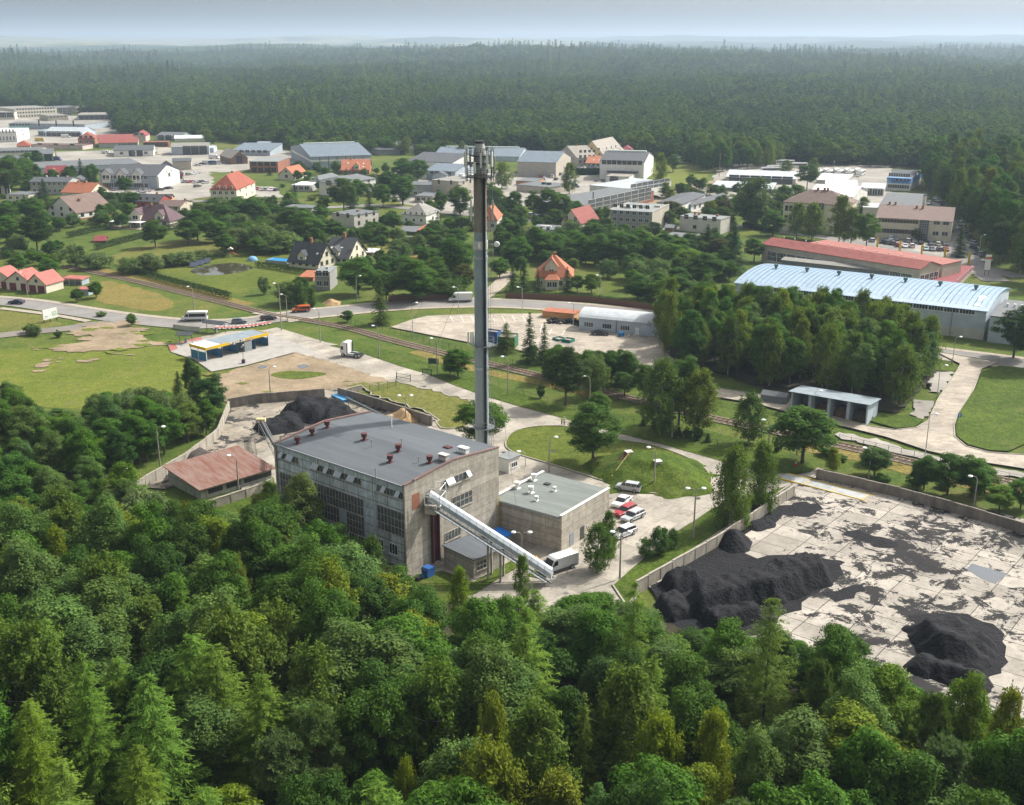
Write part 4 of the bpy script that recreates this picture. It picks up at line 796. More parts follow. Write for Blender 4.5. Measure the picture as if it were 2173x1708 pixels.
RF = dict(slate=(.085, .092, .10), red=(.27, .07, .04), orange=(.36, .125, .06), brown=(.13, .085, .07), felt=(.13, .14, .145), ltfelt=(.22, .235, .23), blue=(.15, .19, .23), metal=(.25, .30, .33), white=(.72, .74, .74), purple=(.11, .065, .075),
          pink=(.40, .13, .105), maroon=(.24, .05, .055), asb=(.25, .24, .215), skyblue=(.22, .33, .44), dark=(.055, .06, .065), pinkred=(.33, .115, .09), rust=(.24, .09, .05), redsheet=(.25, .065, .052), taupe=(.17, .115, .095), tan=(.30, .27, .23), lgrey=(.46, .50, .52))
def wallm(k): return mat('wall_' + k, PL[k], .9, .10, .35, bump=.02, bscale=3)
def roofm(k, tiles=True):
    nm = 'roofing_' + k
    if nm in MATS: return MATS[nm]
    m = mat(nm, RF[k], .75 if k not in ('metal', 'lgrey', 'skyblue', 'white') else .45, .12, .5, bump=.0)
    if k in ('felt', 'ltfelt'): return m
    n = m.node_tree.nodes; l = m.node_tree.links; b = n['Principled BSDF']
    w = n.new('ShaderNodeTexWave'); w.inputs['Scale'].default_value = 1.0; w.wave_type = 'BANDS'; w.bands_direction = 'X'; w.inputs['Distortion'].default_value = 0
    tc = n.new('ShaderNodeTexCoord'); l.new(tc.outputs['Object'], w.inputs['Vector'])
    bp = n.new('ShaderNodeBump'); bp.inputs['Distance'].default_value = .06; l.new(w.outputs['Fac'], bp.inputs['Height']); l.new(bp.outputs[0], b.inputs['Normal']); return m
WC = {}
def window_mesh(w, h, nx, ny, fr, far):
    key = (round(w, 2), round(h, 2), nx, ny, fr, far)
    if key in WC: return WC[key]
    f = MB(); t = .07 if not far else .09
    if fr == 'rusty_steel_frame': t = .11
    f.box(-w / 2, w / 2, -.05, .02, 0, t); f.box(-w / 2, w / 2, -.05, .02, h - t, h); f.box(-w / 2, -w / 2 + t, -.05, .02, t, h - t); f.box(w / 2 - t, w / 2, -.05, .02, t, h - t)
    for i in range(1, nx): x = -w / 2 + w * i / nx; f.box(x - t / 2, x + t / 2, -.045, .02, t, h - t)
    for i in range(1, ny): z = h * i / ny; f.box(-w / 2 + t, w / 2 - t, -.04, .018, z - t / 2, z + t / 2)
    if not far: f.box(-w / 2 - .06, w / 2 + .06, -.12, .0, -.06, 0)
    fm = MATS.get(fr) or M_white
    g = MB().box(-w / 2 + t * .5, w / 2 - t * .5, -.02, .015, t * .5, h - t * .5, 1 if far else 0)
    if far:
        f.add(g.v, g.f, 1)
        me = bpy.data.meshes.new('window'); me.from_pydata(f.v, [], f.f); me.materials.append(fm); me.materials.append(M_glass); me.polygons.foreach_set('material_index', f.m); WC[key] = (me, None)
    else:
        me = bpy.data.meshes.new('window'); me.from_pydata(f.v, [], f.f); me.materials.append(fm)
        mg = bpy.data.meshes.new('glass_pane'); mg.from_pydata(g.v, [], g.f); mg.materials.append(M_glass); WC[key] = (me, mg)
    return WC[key]
def put_window(root, x, y, z, rz, w, h, nx=2, ny=1, fr='white_paint', far=False, name='window'):
    me, mg = window_mesh(w, h, nx, ny, fr, far); o = bpy.data.objects.new(name, me); COL.objects.link(o); o.parent = root; o.location = (x, y, z); o.rotation_euler = (0, 0, rz)
    if mg: g = bpy.data.objects.new('glass_pane', mg); COL.objects.link(g); g.parent = o
    return o
class B: pass
FOOT = []
def frame3(A, Bp, C, by=None, h=None):
    """footprint rectangle from three eave corners seen in the photo; by = base point under the front-right eave (or (x, ybase, yeave))"""
    if h is None:
        bx, bb, be = by if isinstance(by, tuple) else (Bp[0], by, Bp[1]); h = hgt(bx, bb, be)
    a, b, c = G(*A, h), G(*Bp, h), G(*C, h); u = (b - a); L_ = u.length; u.normalize(); n = Vector((-u.y, u.x, 0)); D = abs((c - b).dot(n))
    e = max(-15, min(15, (math.degrees(math.atan2((c - b).y, (c - b).x) - math.atan2(u.y, u.x)) - 90) / 2)) if a.y > 250 else 0
    u = Matrix.Rotation(R(e), 3, 'Z') @ u; n = Vector((-u.y, u.x, 0)); L_ *= math.cos(R(e)); D = abs((c - a).dot(n))
    r = B(); r.o = Vector((a.x, a.y, 0)); r.rz = math.atan2(u.y, u.x); r.L = L_; r.D = max(D, 2.5); r.h = h; r.far = a.y > 430; FOOT.append((r.o.copy(), r.rz, r.L, r.D)); return r
def roof(r, root, kind, rh, rk, ov=.4, wk=None, th=.18):
    L_, D, h = r.L, r.D, r.h; b = MB(); m = roofm(rk)
    if kind == 'flat':
        b.box(-.15, L_ + .15, -.15, D + .15, h - .02, h + .22); 
    elif kind == 'mono':
        b.prism([(-ov, h), (D + ov, h + rh), (D + ov, h + rh + th), (-ov, h + th)], -ov, L_ + ov, 'x')
    elif kind == 'gx':
        c = rh / (D / 2); e = -ov * c
        b.prism([(-ov, h + e), (D / 2, h + rh), (D + ov, h + e), (D + ov, h + e + th), (D / 2, h + rh + th), (-ov, h + e + th)], -ov, L_ + ov, 'x')
    elif kind == 'gy':
        c = rh / (L_ / 2); e = -ov * c
        b.prism([(-ov, h + e), (L_ / 2, h + rh), (L_ + ov, h + e), (L_ + ov, h + e + th), (L_ / 2, h + rh + th), (-ov, h + e + th)], -ov, D + ov, 'y')
    elif kind == 'hip':
        k = min(L_, D) / 2; o = ov; z = h + .0
        if L_ >= D: r1, r2 = (k, D / 2), (L_ - k, D / 2)
        else: r1, r2 = (L_ / 2, k), (L_ / 2, D - k)
        v = [(-o, -o, z), (L_ + o, -o, z), (L_ + o, D + o, z), (-o, D + o, z), (*r1, h + rh), (*r2, h + rh)]
        if L_ >= D: fs = [(0, 1, 5, 4), (1, 2, 5), (2, 3, 4, 5), (3, 0, 4), (0, 3, 2, 1)]
        else: fs = [(0, 1, 4), (1, 2, 5, 4), (2, 3, 5), (3, 0, 4, 5), (0, 3, 2, 1)]
        b.add(v, fs); b.box(-o, L_ + o, -o, D + o, z - .18, z - .002)
    elif kind == 'arc':
        p = []; K = 12
        for i in range(K + 1): t = i / K; p.append((-ov + (D + 2 * ov) * t, h + rh * math.sin(math.pi * t) ** .8 if 0 < t < 1 else h))
        b.prism(p + [(q[0], q[1] + th) for q in p[::-1]], -ov, L_ + ov, 'x')
    o = b.build('roof', m, root); return o
def walls(r, root, kind, rh, wk, name='wall', z0=0.0):
    L_, D, h = r.L, r.D, r.h; b = MB(); b.box(0, L_, 0, D, z0 - .3, h - .03)
    if kind == 'gx': 
        for x in (0.01, L_ - .21): b.prism([(0, h - .03), (D, h - .03), (D / 2, h + rh - .05)], x, x + .2, 'x')
    if kind == 'gy':
        for y in (0.01, D - .21): b.prism([(0, h - .03), (L_, h - .03), (L_ / 2, h + rh - .05)], y, y + .2, 'y')
    if kind == 'mono': b.prism([(0, h - .03), (D, h - .03), (D, h + rh - .03)], 0, L_, 'x')
    if kind == 'arc':
        p = [(D * i / 12, h + rh * math.sin(math.pi * i / 12) ** .8 - .03 if 0 < i < 12 else h - .03) for i in range(13)]; b.prism(p, 0, L_, 'x')
    return b.build(name, wallm(wk) if isinstance(wk, str) else wk, root)
def wins(r, root, spec):
    """spec rows: (wall, n, z, w, h[, nx, ny, frame, u0, u1])"""
    for s in spec:
        wl, n, z, w, h = s[:5]; nx, ny = (s[5], s[6]) if len(s) > 6 else (2, 1); fr = s[7] if len(s) > 7 else 'white_paint'; u0, u1 = (s[8], s[9]) if len(s) > 9 else (.04, .96)
        W = r.L if wl in 'fb' else r.D
        for i in range(n):
            u = W * (u0 + (u1 - u0) * (i + .5) / n); ww = min(w, W * (u1 - u0) / n * .96)
            x, y, rz = dict(f=(u, 0, 0), b=(u, r.D, math.pi), l=(0, u, -math.pi / 2), r=(r.L, u, math.pi / 2))[wl]
            put_window(root, x, y, z, rz, ww, h, nx, ny, fr, r.far)
def chimneys(r, root, spec, k='brick'):
    for (u, v, hh) in spec:
        b = MB().box(-.4, .4, -.4, .4, 0, hh); b.box(-.47, .47, -.47, .47, hh, hh + .15); o = b.build('chimney', wallm(k), root); o.location = (r.L * u, r.D * v, r.h - .1)
def bl(label, cat, A, Bp, C, by, wk='white', rk='felt', kind='flat', rh=2.5, w=(), ch=(), name=None, h=None, ov=.4, chk='brick', extra=None, plinth=None):
    r = frame3(A, Bp, C, by, h); root = empty(name or cat.replace(' ', '_'), r.o, r.rz, label, cat)
    walls(r, root, kind, rh, wk); roof(r, root, kind, rh, rk, ov); wins(r, root, w); chimneys(r, root, ch, chk); r.root = root
    if plinth: MB().box(-.04, r.L + .04, -.04, r.D + .04, -.3, plinth[0]).build('plinth', wallm(plinth[1]), root)
    if extra: extra(r, root)
    return r
def skylights(r, root, spec, rh, kind='gx'):
    for u, v in spec:   # v across the front slope 0 eave .. 1 ridge
        b = MB(); x = r.L * u; D2 = r.D / 2; y = D2 * v; z = r.h + rh * v + .2; sl = rh / D2
        b.add([(x - .4, y, z), (x + .4, y, z), (x + .4, y + .9, z + .9 * sl), (x - .4, y + .9, z + .9 * sl), (x - .4, y, z + .08), (x + .4, y, z + .08), (x + .4, y + .9, z + .9 * sl + .08), (x - .4, y + .9, z + .9 * sl + .08)], [(0, 3, 2, 1), (4, 5, 6, 7), (0, 1, 5, 4), (1, 2, 6, 5), (2, 3, 7, 6), (3, 0, 4, 7)])
        b.build('skylight', M_white, root)
def dormer(r, root, u, w, h, d, rk, wk, z=0.0, y0=-.1, gab=1.2, win=None):
    x = r.L * u; b = MB(); b.box(x - w / 2, x + w / 2, y0, y0 + d, r.h + z - .3, r.h + z + h); b.prism([(x - w / 2, r.h + z + h), (x + w / 2, r.h + z + h), (x, r.h + z + h + gab)], y0, y0 + d, 'y')
    o = b.build('dormer', wallm(wk), root)
    q = MB(); c = gab / (w / 2); q.prism([(x - w / 2 - .25, r.h + z + h - .25 * c), (x, r.h + z + h + gab), (x + w / 2 + .25, r.h + z + h - .25 * c), (x + w / 2 + .25, r.h + z + h - .25 * c + .14), (x, r.h + z + h + gab + .14), (x - w / 2 - .25, r.h + z + h - .25 * c + .14)], y0 - .25, y0 + d + .8, 'y')
    q.build('dormer_roof', roofm(rk), o)
    if win: put_window(o, x, y0, r.h + z + (h - win[1]) / 2 - .1, 0, win[0], win[1], 2, 1, 'white_paint', True)
    return o
def roofbox(r, root, spec, m=None):
    for (u, v, w, d, h_) in spec:
        o = MB().box(-w / 2, w / 2, -d / 2, d / 2, 0, h_).build('roof_unit', m or M_white, root); o.location = (r.L * u, r.D * v, r.h + .2)
def lightstrip(r, root, rh):
    MB().box(r.L * .06, r.L * .94, r.D / 2 - .9, r.D / 2 + .9, r.h + rh - .1, r.h + rh + .75).build('ridge_skylight', mat('milky_plastic', (.72, .80, .72), .4), root)

# --- far left industrial quarter
bl('long cream three-storey office block at the far left by the wood', 'office block', (30, 232), (110, 227.5), (137, 221.5), (110, 247, 227.5), 'cream', 'asb', w=[('f', 14, 1.2, 2, 2.2), ('f', 14, 4.8, 2, 2.0), ('f', 14, 8.3, 2, 2.0), ('r', 4, 4.8, 2, 2), ('r', 4, 8.3, 2, 2)])
bl('low cream wing left of the cream office block', 'building', (-20, 239), (28, 239), (34, 232), (28, 254, 239), 'cream', 'asb', w=[('f', 3, 2, 8, 5, 4, 2)])
bl('dark glass hall right of the cream office block', 'hall', (112, 229), (150, 227.5), (156, 224), (150, 244, 227.5), 'dgrey', 'felt', w=[('f', 4, 1, 6, 7, 4, 3)])
bl('plain grey block at the end of the dark glass hall', 'building', (161, 226), (183, 224.5), (186, 222), (183, 239, 224.5), 'tan', 'asb', w=[('f', 2, 1, 1.5, 3)])
bl('small grey flat-roofed building before the cream office block', 'building', (102, 246), (141, 244), (150, 240), (141, 255, 244), 'tan', 'asb', w=[('f', 5, 3, 1.8, 1.8), ('r', 2, 3, 1.8, 1.8)])
bl('low open-fronted workshop beside the dark trees at the left', 'workshop', (163, 244), (246, 243), (250, 238), (246, 254, 243), 'asb' if False else 'grey', 'asb', w=[('f', 7, .5, 7, 4, 2, 1, 'dark_metal')])
bl('very long grey warehouse with a white end wall', 'warehouse', (60, 262), (180, 264), (236, 257.5), (180, 276, 264), 'bluegrey', 'asb', w=[('f', 3, 3, 1.5, 5, 1, 1, 'grey_metal')])
bl('turquoise panelled workshop left of the grey warehouse', 'workshop', (18, 263), (72, 262.5), (80, 258), (72, 274, 262.5), 'turq', 'felt', w=[('f', 8, 3, 3, 2.2)])
bl('bright white three-storey block at the left edge', 'building', (-30, 279.5), (35.5, 278.5), (68.5, 271.5), (35.5, 301, 278.5), 'white', 'white', w=[('f', 8, 1.5, 1.2, 3), ('f', 8, 6.8, 1.2, 3), ('r', 1, 7, 3, 2, 1, 1), ('r', 1, 3.5, 3, 2, 1, 1)])
bl('turquoise lean-to before the grey warehouse', 'shed', (80, 278), (102, 278), (108, 274), (102, 289, 278), 'turq', 'metal', w=[('f', 2, .5, 4, 3)])
bl('pale-roofed drive-in shed with open bays at the left', 'shed', (95, 280.5), (170, 282), (196, 277), (170, 291, 282), 'lblue', 'lgrey', 'gx', 3.5, w=[('f', 7, .3, 5, 4, 1, 1, 'dark_metal')])
bl('brick house with red hipped roof among the workshops', 'house', (165, 293.5), (200, 293), (203, 288.5), (200, 307, 293), 'brick', 'red', 'hip', 4, w=[('f', 3, 1.5, 2.5, 2), ('f', 3, 5, 2.5, 2)])
bl('long low building with rose-red roof, rear one of two', 'building', (203, 294), (281, 292.5), (283, 288.5), (281, 299, 292.5), 'pink', 'redsheet', 'mono', 1.5)
bl('long low building with rose-red roof, front one of two', 'building', (209, 304), (292, 302), (296, 294), (292, 312, 302), 'grey', 'redsheet', 'gx', 2.5, w=[('f', 8, 1.5, 2.5, 1.6, 2, 1, 'white_paint', .5, .98)])
bl('small pinkish-white house with crimson gable roof', 'house', (283, 288), (308, 288), (311, 284), (308, 301, 288), 'pink', 'maroon', 'gy', 3, w=[('f', 2, 5, 2.5, 2)])
bl('green-walled shed with grey roof before the far wood', 'shed', (331, 289), (388, 289), (416, 285.5), (388, 298, 289), 'green', 'felt', 'gx', 2.5, w=[('f', 3, .3, 5, 4, 1, 1, 'dark_metal')])
bl('low red shed row beside the crimson-gabled house', 'shed', (303, 303), (357, 302), (360, 299), (357, 311, 302), 'red', 'rust', w=[('f', 6, .5, 3, 3, 1, 1, 'brown_frame')])
bl('white tarpaulin-covered stall roof in the far yard', 'shed', (370, 294), (433, 293), (435, 291), (433, 299, 293), 'white', 'white', 'gx', 2)
bl('red-roofed shed at the left beneath the white block', 'shed', (36, 310), (64, 309), (70, 304.5), (64, 321, 309), 'beige', 'red', 'hip', 3)
bl('long grey-pink shed wall left of the brick house', 'shed', (64, 307), (156, 312), (160, 305), (156, 321, 312), 'pink', 'brown', w=[('f', 3, 3, 4, 1.5)])
bl('long yellowish workshop with grey felt roof at the left edge', 'workshop', (-40, 324), (84, 322), (92, 313), (84, 340, 322), 'cream', 'felt', 'gx', 1.5, w=[('f', 12, 5, 6, 1.6, 4, 1)])
bl('grey gabled workshop with a dark gate', 'workshop', (84, 327), (113, 326), (120, 320), (113, 341, 326), 'tan', 'felt', 'gx', 2.5, w=[('f', 1, .2, 6, 4.5, 2, 1, 'dark_metal', .3, .9)])
bl('low grey roof at the left edge above the trees', 'shed', (-40, 340), (30, 343), (44, 335), (30, 352, 343), 'grey', 'felt', 'gx', 2.5)
bl('small white depot with dark roof between white vans', 'building', (241, 320), (325, 318), (331, 309.5), (325, 331, 318), 'white', 'slate', 'gx', 2, w=[('f', 3, 1.5, 2.2, 1.8), ('f', 2, .2, 4, 4, 2, 1, 'dark_metal', .35, .75), ('r', 1, 2, 2, 2)])
bl('very long low grey workshop behind the gabled offices', 'workshop', (85, 357), (293, 344.5), (290, 335), (293, 349.5, 344.5), 'lblue', 'felt', w=[('f', 26, 1, 5, 1.8, 4, 1)], h=5)
bl('grey open barn with tan roof behind the gravel yard', 'barn', (363, 312.5), (443, 311), (446, 305.5), (443, 328, 311), 'bluegrey', 'asb', 'gx', 2, w=[('f', 3, .2, 8, 6, 1, 1, 'dark_metal', .3, .95)])
bl('small grey-blue annex right of the open barn', 'shed', (444, 314), (453, 314), (456, 310), (453, 324, 314), 'lblue', 'lgrey', 'gx', 1)
bl('dark brown barn with pale gable roof', 'barn', (490, 336), (524, 334), (512, 326), (490, 349, 336), 'brown', 'tan', 'gy', 4, w=[('f', 1, .2, 4, 5, 2, 1, 'dark_metal')])
bl('hall with blue solar roof and grey walls', 'hall', (490, 320), (572, 321), (598, 313), (572, 331, 321), 'bluegrey', 'blue', 'mono', 3, w=[('f', 6, 2, 3, 2)])
bl('upper pale-blue storage roof behind the solar hall', 'hall', (545, 307), (573, 307), (573, 302), (573, 314, 307), 'lblue', 'metal', 'gx', 1.5)
# white cube and shop
bl('blank grey-white cube warehouse behind the shop', 'warehouse', (366, 343), (405, 342), (407, 335), (405, 360, 342), 'tan', 'slate', 'gx', 1.0)
bl('shop with dark hipped roof and a magenta sign board', 'shop', (352, 369), (388, 366.5), (399, 353), (388, 381, 366.5), 'cream', 'slate', 'hip', 4.5, w=[('f', 3, .8, 2, 2.2, 1, 1, 'dark_metal')],
   extra=lambda r, o: MB().box(r.L * .28, r.L * .98, -.12, -.02, r.h - 1.6, r.h - .5).build('sign_board', mat('magenta_sign', (.40, .03, .16), .5), o))
# gabled office row
def office(r, o):
    n = 4; W = r.L / (n * 1.75)
    for i, u in enumerate((.115, .385, .655)):
        x = r.L * u; gw = r.L * .15; b = MB(); b.box(x - gw / 2, x + gw / 2, -.9, 1.5, 3.4, r.h + 1.2); b.prism([(x - gw / 2, r.h + 1.2), (x + gw / 2, r.h + 1.2), (x, r.h + 3.6)], -.9, 1.5, 'y')
        q = b.build('gabled_bay', wallm('white'), o); c = 2.4 / (gw / 2); z = r.h + 1.2
        MB().prism([(x - gw / 2 - .4, z - .4 * c), (x, z + 2.4), (x + gw / 2 + .4, z - .4 * c), (x + gw / 2 + .4, z - .4 * c + .2), (x, z + 2.6), (x - gw / 2 - .4, z - .4 * c + .2)], -1.2, 5, 'y').build('bay_roof', roofm('slate'), q)
        for zz, hh in ((5, 2.2), (r.h - 1.3, 1.9)):
            for s in (-1, 1): put_window(q, x + s * gw * .22, -.9, zz, 0, 1.6, hh, 2, 1)
    for u in (.23, .5, .77):
        x = r.L * u
        for s in (-1, 1): put_window(o, x + s * 1.2, 0, 5.3, 0, 1.5, 2.0); put_window(o, x + s * 1.2, 0, 1.0, 0, 2, 2.2, 2, 1)
    for u in (.115, .385, .655): put_window(o, r.L * u, 0, .8, 0, 5, 2.4, 5, 1)
    e = MB(); e.box(r.L - .02, r.L + 1.2, .2, r.D - .2, 0, r.h); e.prism([(.2, r.h), (r.D - .2, r.h), (r.D / 2, r.h + 4)], r.L - .02, r.L + 1.2, 'x'); e = e.build('end_gable', wallm('white'), o)
    put_window(e, r.L + 1.2, r.D * .4, r.h + .3, math.pi / 2, 1.2, 1.8, 1, 1); put_window(e, r.L + 1.2, r.D * .6, r.h + .3, math.pi / 2, 1.2, 1.8, 1, 1); put_window(e, r.L + 1.2, r.D * .5, 5, math.pi / 2, 3.2, 2.4, 3, 1)
bl('grey and white three-gabled office row with shops below', 'office building', (212, 373), (322, 377), (350, 361), (322, 405, 377), 'bluegrey', 'slate', 'gx', 4.6, name='office_building', extra=office)
bl('cream house with huge red hipped mansard roof by the shop car park', 'house', (446, 402), (500, 403), (531, 386), (500, 431, 403), 'cream', 'red', 'hip', 6.5, w=[('f', 4, 1.2, 1.6, 1.6), ('f', 4, 4, 1.6, 1.6), ('r', 3, 1.2, 1.6, 1.6), ('r', 3, 4.4, 1.6, 1.6)], ch=[(.5, .5, 7.2)],
   extra=lambda r, o: [dormer(r, o, u, 1.6, 1.2, 2.5, 'red', 'cream', .4, .2, .3, (1.1, .9)) for u in (.3, .55, .8)])
bl('long grey two-storey house with grey roof at the left', 'house', (63, 386), (138, 388), (152, 379), (138, 415, 388), 'grey', 'slate', 'gx', 1.6, w=[('f', 7, 1.2, 1.6, 1.7), ('f', 7, 4.6, 1.6, 1.7)], ch=[(.3, .5, 2.4), (.6, .5, 2.4), (.85, .5, 2.2)], chk='pale')
bl('cream gable end behind the long grey house', 'house', (148, 386), (174, 386), (178, 380), (174, 402, 386), 'cream', 'slate', 'gy', 2.2, w=[('f', 1, 4.5, 1.4, 1.4)])
bl('salmon-roofed house behind the white gabled house', 'house', (130, 408), (180, 412), (200, 400), (180, 428, 412), 'cream', 'orange', 'gx', 4, w=[('r', 2, 3, 1.5, 1.5)], ch=[(.3, .5, 5), (.55, .5, 5)])
bl('dark red gabled house between trees at the left', 'house', (94, 372), (134, 372), (140, 365), (134, 382, 372), 'red', 'maroon', 'gx', 4.5, extra=lambda r, o: dormer(r, o, .45, 3, 1.5, 4, 'red', 'cream', .4, .3, 1.6, (1.2, 1.2)))
bl('small cream flat-roofed house at the left edge', 'house', (12, 413), (52, 416), (58, 407), (52, 432, 416), 'cream', 'felt', w=[('f', 3, 1.5, 1.6, 1.5), ('r', 1, 2, 1.6, 1.5)])
bl('white panelled hall with magenta stripes at the left edge', 'hall', (-60, 381), (18, 377), (24, 372), (18, 412, 377), 'white', 'orange', w=[('f', 6, 0.3, .7, 8, 1, 1, 'magenta_sign')])
def bigwhite(r, o):
    dormer(r, o, .78, r.L * .34, 2.6, r.D * .55, 'brown', 'white', 0, -1.0, 2.2, (2.2, 1.6)); skylights(r, o, [(.5, .45), (.56, .45)], 5.5)
bl('big white house with wide grey-brown gabled roof', 'house', (100, 446), (143, 455), (207, 437), (143, 471, 455), 'white', 'taupe', 'gy', 6.4, w=[('f', 3, 1.2, 1.5, 1.6, 2, 1, 'brown_frame'), ('f', 3, 3.9, 1.4, 1.5, 2, 1, 'brown_frame'), ('r', 4, 1.2, 1.8, 1.6, 2, 1, 'brown_frame')], ch=[(.7, .35, 5.2)],
   plinth=(.7, 'brick'), extra=lambda r, o: skylights(r, o, [], 5))
def purple(r, o):
    dormer(r, o, .2, 4.6, 2.6, 5, 'purple', 'cream', 0, -.6, 2.2, (2.6, 1.7)); dormer(r, o, .74, 4.0, 2.4, 5, 'purple', 'cream', 0, .3, 2.0, (1.6, 1.8)); skylights(r, o, [(.5, .35)], 4.8)
    t = MB().box(-6, r.L * .45, -5, -.4, 2.5, 2.7).build('terrace_canopy', M_white, o)
    for x in (-5.8, r.L * .2, r.L * .44): MB().box(x, x + .2, -4.9, -4.7, 0, 2.5).build('canopy_post', M_white, t)
    MB().box(-7, r.L * .5, -7, -.4, 0.02, .25).build('terrace', M_walk, o)
bl('cream villa with purple tiled roof, dormers and a terrace', 'villa', (272, 466), (345, 474), (360, 460), (345, 489, 474), 'cream', 'purple', 'hip', 6.2, w=[('f', 5, 1, 1.8, 1.8, 2, 1, 'brown_frame')], ch=[(.42, .45, 6.6)], extra=purple)
bl('red-walled house with blue-black roof behind the purple villa', 'house', (290, 427), (330, 430), (338, 420), (330, 445, 430), 'red', 'dark', 'gx', 2.6, w=[('f', 2, 1, 1.5, 1.3, 1, 1, 'brown_frame'), ('f', 3, 4, 1.4, 1.3, 1, 1, 'brown_frame')], ch=[(.6, .6, 3.4)])
bl('orange-yellow gabled house wall beside the red-walled house', 'house', (338, 424), (361, 424), (364, 418), (361, 434, 424), 'orange', 'dark', 'gx', 2)
bl('beige house with brown mono roof right of the red-walled house', 'house', (332, 438), (378, 440), (386, 427), (378, 455, 440), 'beige', 'brown', 'gx', 1.6, w=[('f', 3, 1.6, 1.6, 1.5)], ch=[(.97, .5, 2.5)])
bl('low red metal roof between thujas', 'shed', (203, 434), (228, 436), (250, 425), (228, 444, 436), 'brown', 'redsheet', 'gx', 1)
bl('small summer house with crimson roof in the hedge garden', 'garden shed', (201, 511), (224, 510), (229, 505), (224, 514, 510), 'brown', 'maroon', 'gx', 1.4)
def garage(A, Bp, C, by, which):
    def doors(r, o):
        for u in (.27, .73):
            MB().box(r.L * u - 1.25, r.L * u + 1.25, -.05, .02, 0, 2.3).build('garage_door', mat('maroon_door', (.16, .03, .035), .6), o)
        MB().box(r.L * .5 - .5, r.L * .5 + .5, -.05, .02, 3.2, 4.2).build('loft_window', M_dark, o)
    bl(which + ' garage with pink sheet roof at the left', 'garage', A, Bp, C, by, 'cream', 'pink', 'gy', 3, extra=doors, name='garage')
garage((57, 600), (90, 605), (122, 592), (86, 624, 604.5), 'right-hand'); garage((12, 594), (52, 601), (78, 588), (50, 621, 600.6), 'middle'); garage((-34, 588), (10, 596), (38, 584), (8, 617, 595.6), 'left-hand')
bl('blue-grey metal shed with flat pink roof by the railway', 'shed', (132, 592), (172, 594), (187, 588), (172, 606, 594), 'bluegrey', 'pink', 'mono', .2, w=[('f', 3, .1, 2, 2.1, 1, 1, 'grey_metal')])
bl('tiny shed with pink roof in the bushes', 'shed', (166, 614), (184, 616), (191, 611), (184, 628, 616), 'bluegrey', 'pink', 'mono', .2)
# --- middle quarter
def bighall(r, o):
    lightstrip(r, o, 4.5); MB().box(-.03, r.L + .03, -.05, r.D * .98, r.h * .62, r.h * .74).build('white_band', M_white, o)
    for i in range(1, 7): MB().box(r.L * i / 7 - .15, r.L * i / 7 + .15, -.12, .02, 0, r.h - .1).build('downpipe', M_dark, o)
bl('largest grey industrial hall with blue-grey roof and white band', 'hall', (660, 333), (783, 327), (770, 306), (663, 360, 333), 'bluegrey', 'blue', 'gx', 4.5, extra=bighall)
bl('pale gold house with terracotta gable roof left of the grey hall', 'house', (590, 372), (622, 374), (639, 366), (622, 383, 374), 'cream', 'orange', 'gy', 4.6, w=[('f', 1, 1, 2, 2), ('f', 1, 4, 1.5, 1.5)], extra=lambda r, o: dormer(r, o, .75, 3, .2, 6, 'orange', 'cream', .2, 1.2, 1.4))
bl('terracotta-roofed house in front of the big grey hall', 'house', (724, 361), (783, 361), (784, 352), (783, 370, 361), 'brick', 'orange', 'gx', 5, w=[('f', 5, .5, 1.5, 1.6)], ch=[(.3, .5, 5.6)], extra=lambda r, o: (dormer(r, o, .55, 3.2, 2, 5, 'orange', 'cream', .6, .4, 1.6, (1.6, 1.4)), skylights(r, o, [(.22, .6), (.78, .55), (.78, .25)], 5)))
bl('half-built brick house with concrete floors', 'house', (529, 343), (585, 345), (589, 334), (585, 368, 345), 'brick', 'ltfelt', w=[('f', 4, .3, 3, 2.6, 1, 1, 'dark_metal'), ('f', 4, 4, 3, 2.4, 1, 1, 'dark_metal')])
bl('modern white house wing with grey hipped roof', 'house', (677, 386), (710, 391), (772, 376), (710, 419, 391), 'white', 'felt', 'hip', 2.6, w=[('f', 1, .8, 4, 3, 3, 2), ('f', 1, 5, 4, 3, 3, 2), ('r', 3, 5, 2.2, 2)], name='house')
bl('lower grey-roofed wing of the modern white house', 'house', (660, 381), (676, 382), (712, 373), (676, 400, 382), 'white', 'felt', 'hip', 2, w=[('f', 2, 4, 1.5, 1.6)])
bl('single-storey rounded annex left of the modern white house', 'building', (619, 393), (655, 395), (662, 386), (655, 408, 395), 'grey', 'white', w=[('f', 3, .8, 2.4, 2)])
bl('white house with grey roof behind the big grey hall', 'house', (846, 310), (874, 308), (876, 303), (850, 325, 310), 'white', 'slate', 'gx', 2, w=[('f', 4, 1, 1.6, 1.6), ('f', 3, 5, 2.4, 1.6)])
bl('small dark grey shed left of the far white house', 'shed', (804, 319), (846, 316), (850, 312), (846, 327, 316), 'dgrey', 'dark', 'mono', .3)
bl('grey-roofed sports hall with white gable right of the trees', 'hall', (866, 341), (946, 348), (967, 330), (946, 354, 348), 'white', 'slate', 'gx', 3.5, h=6)
bl('long hall with blue-grey roof and white ridge light, behind the stack', 'hall', (920, 330), (1098, 335), (1100, 318), (1098, 345, 335), 'lblue', 'blue', 'gx', 3.5, extra=lambda r, o: lightstrip(r, o, 3.5))
def annexhall(r, o):
    lightstrip(r, o, 3.5)
    for i in range(5): MB().box(r.L * (.12 + .2 * i), r.L * (.17 + .2 * i), -.06, .02, 0, r.h * .8).build('grey_strip', wallm('bluegrey'), o)
bl('tall pale hall with grey roof right of the stack head', 'hall', (1098, 343), (1178, 346), (1198, 331), (1178, 377, 346), 'tan', 'blue', 'gx', 4.5, extra=annexhall)
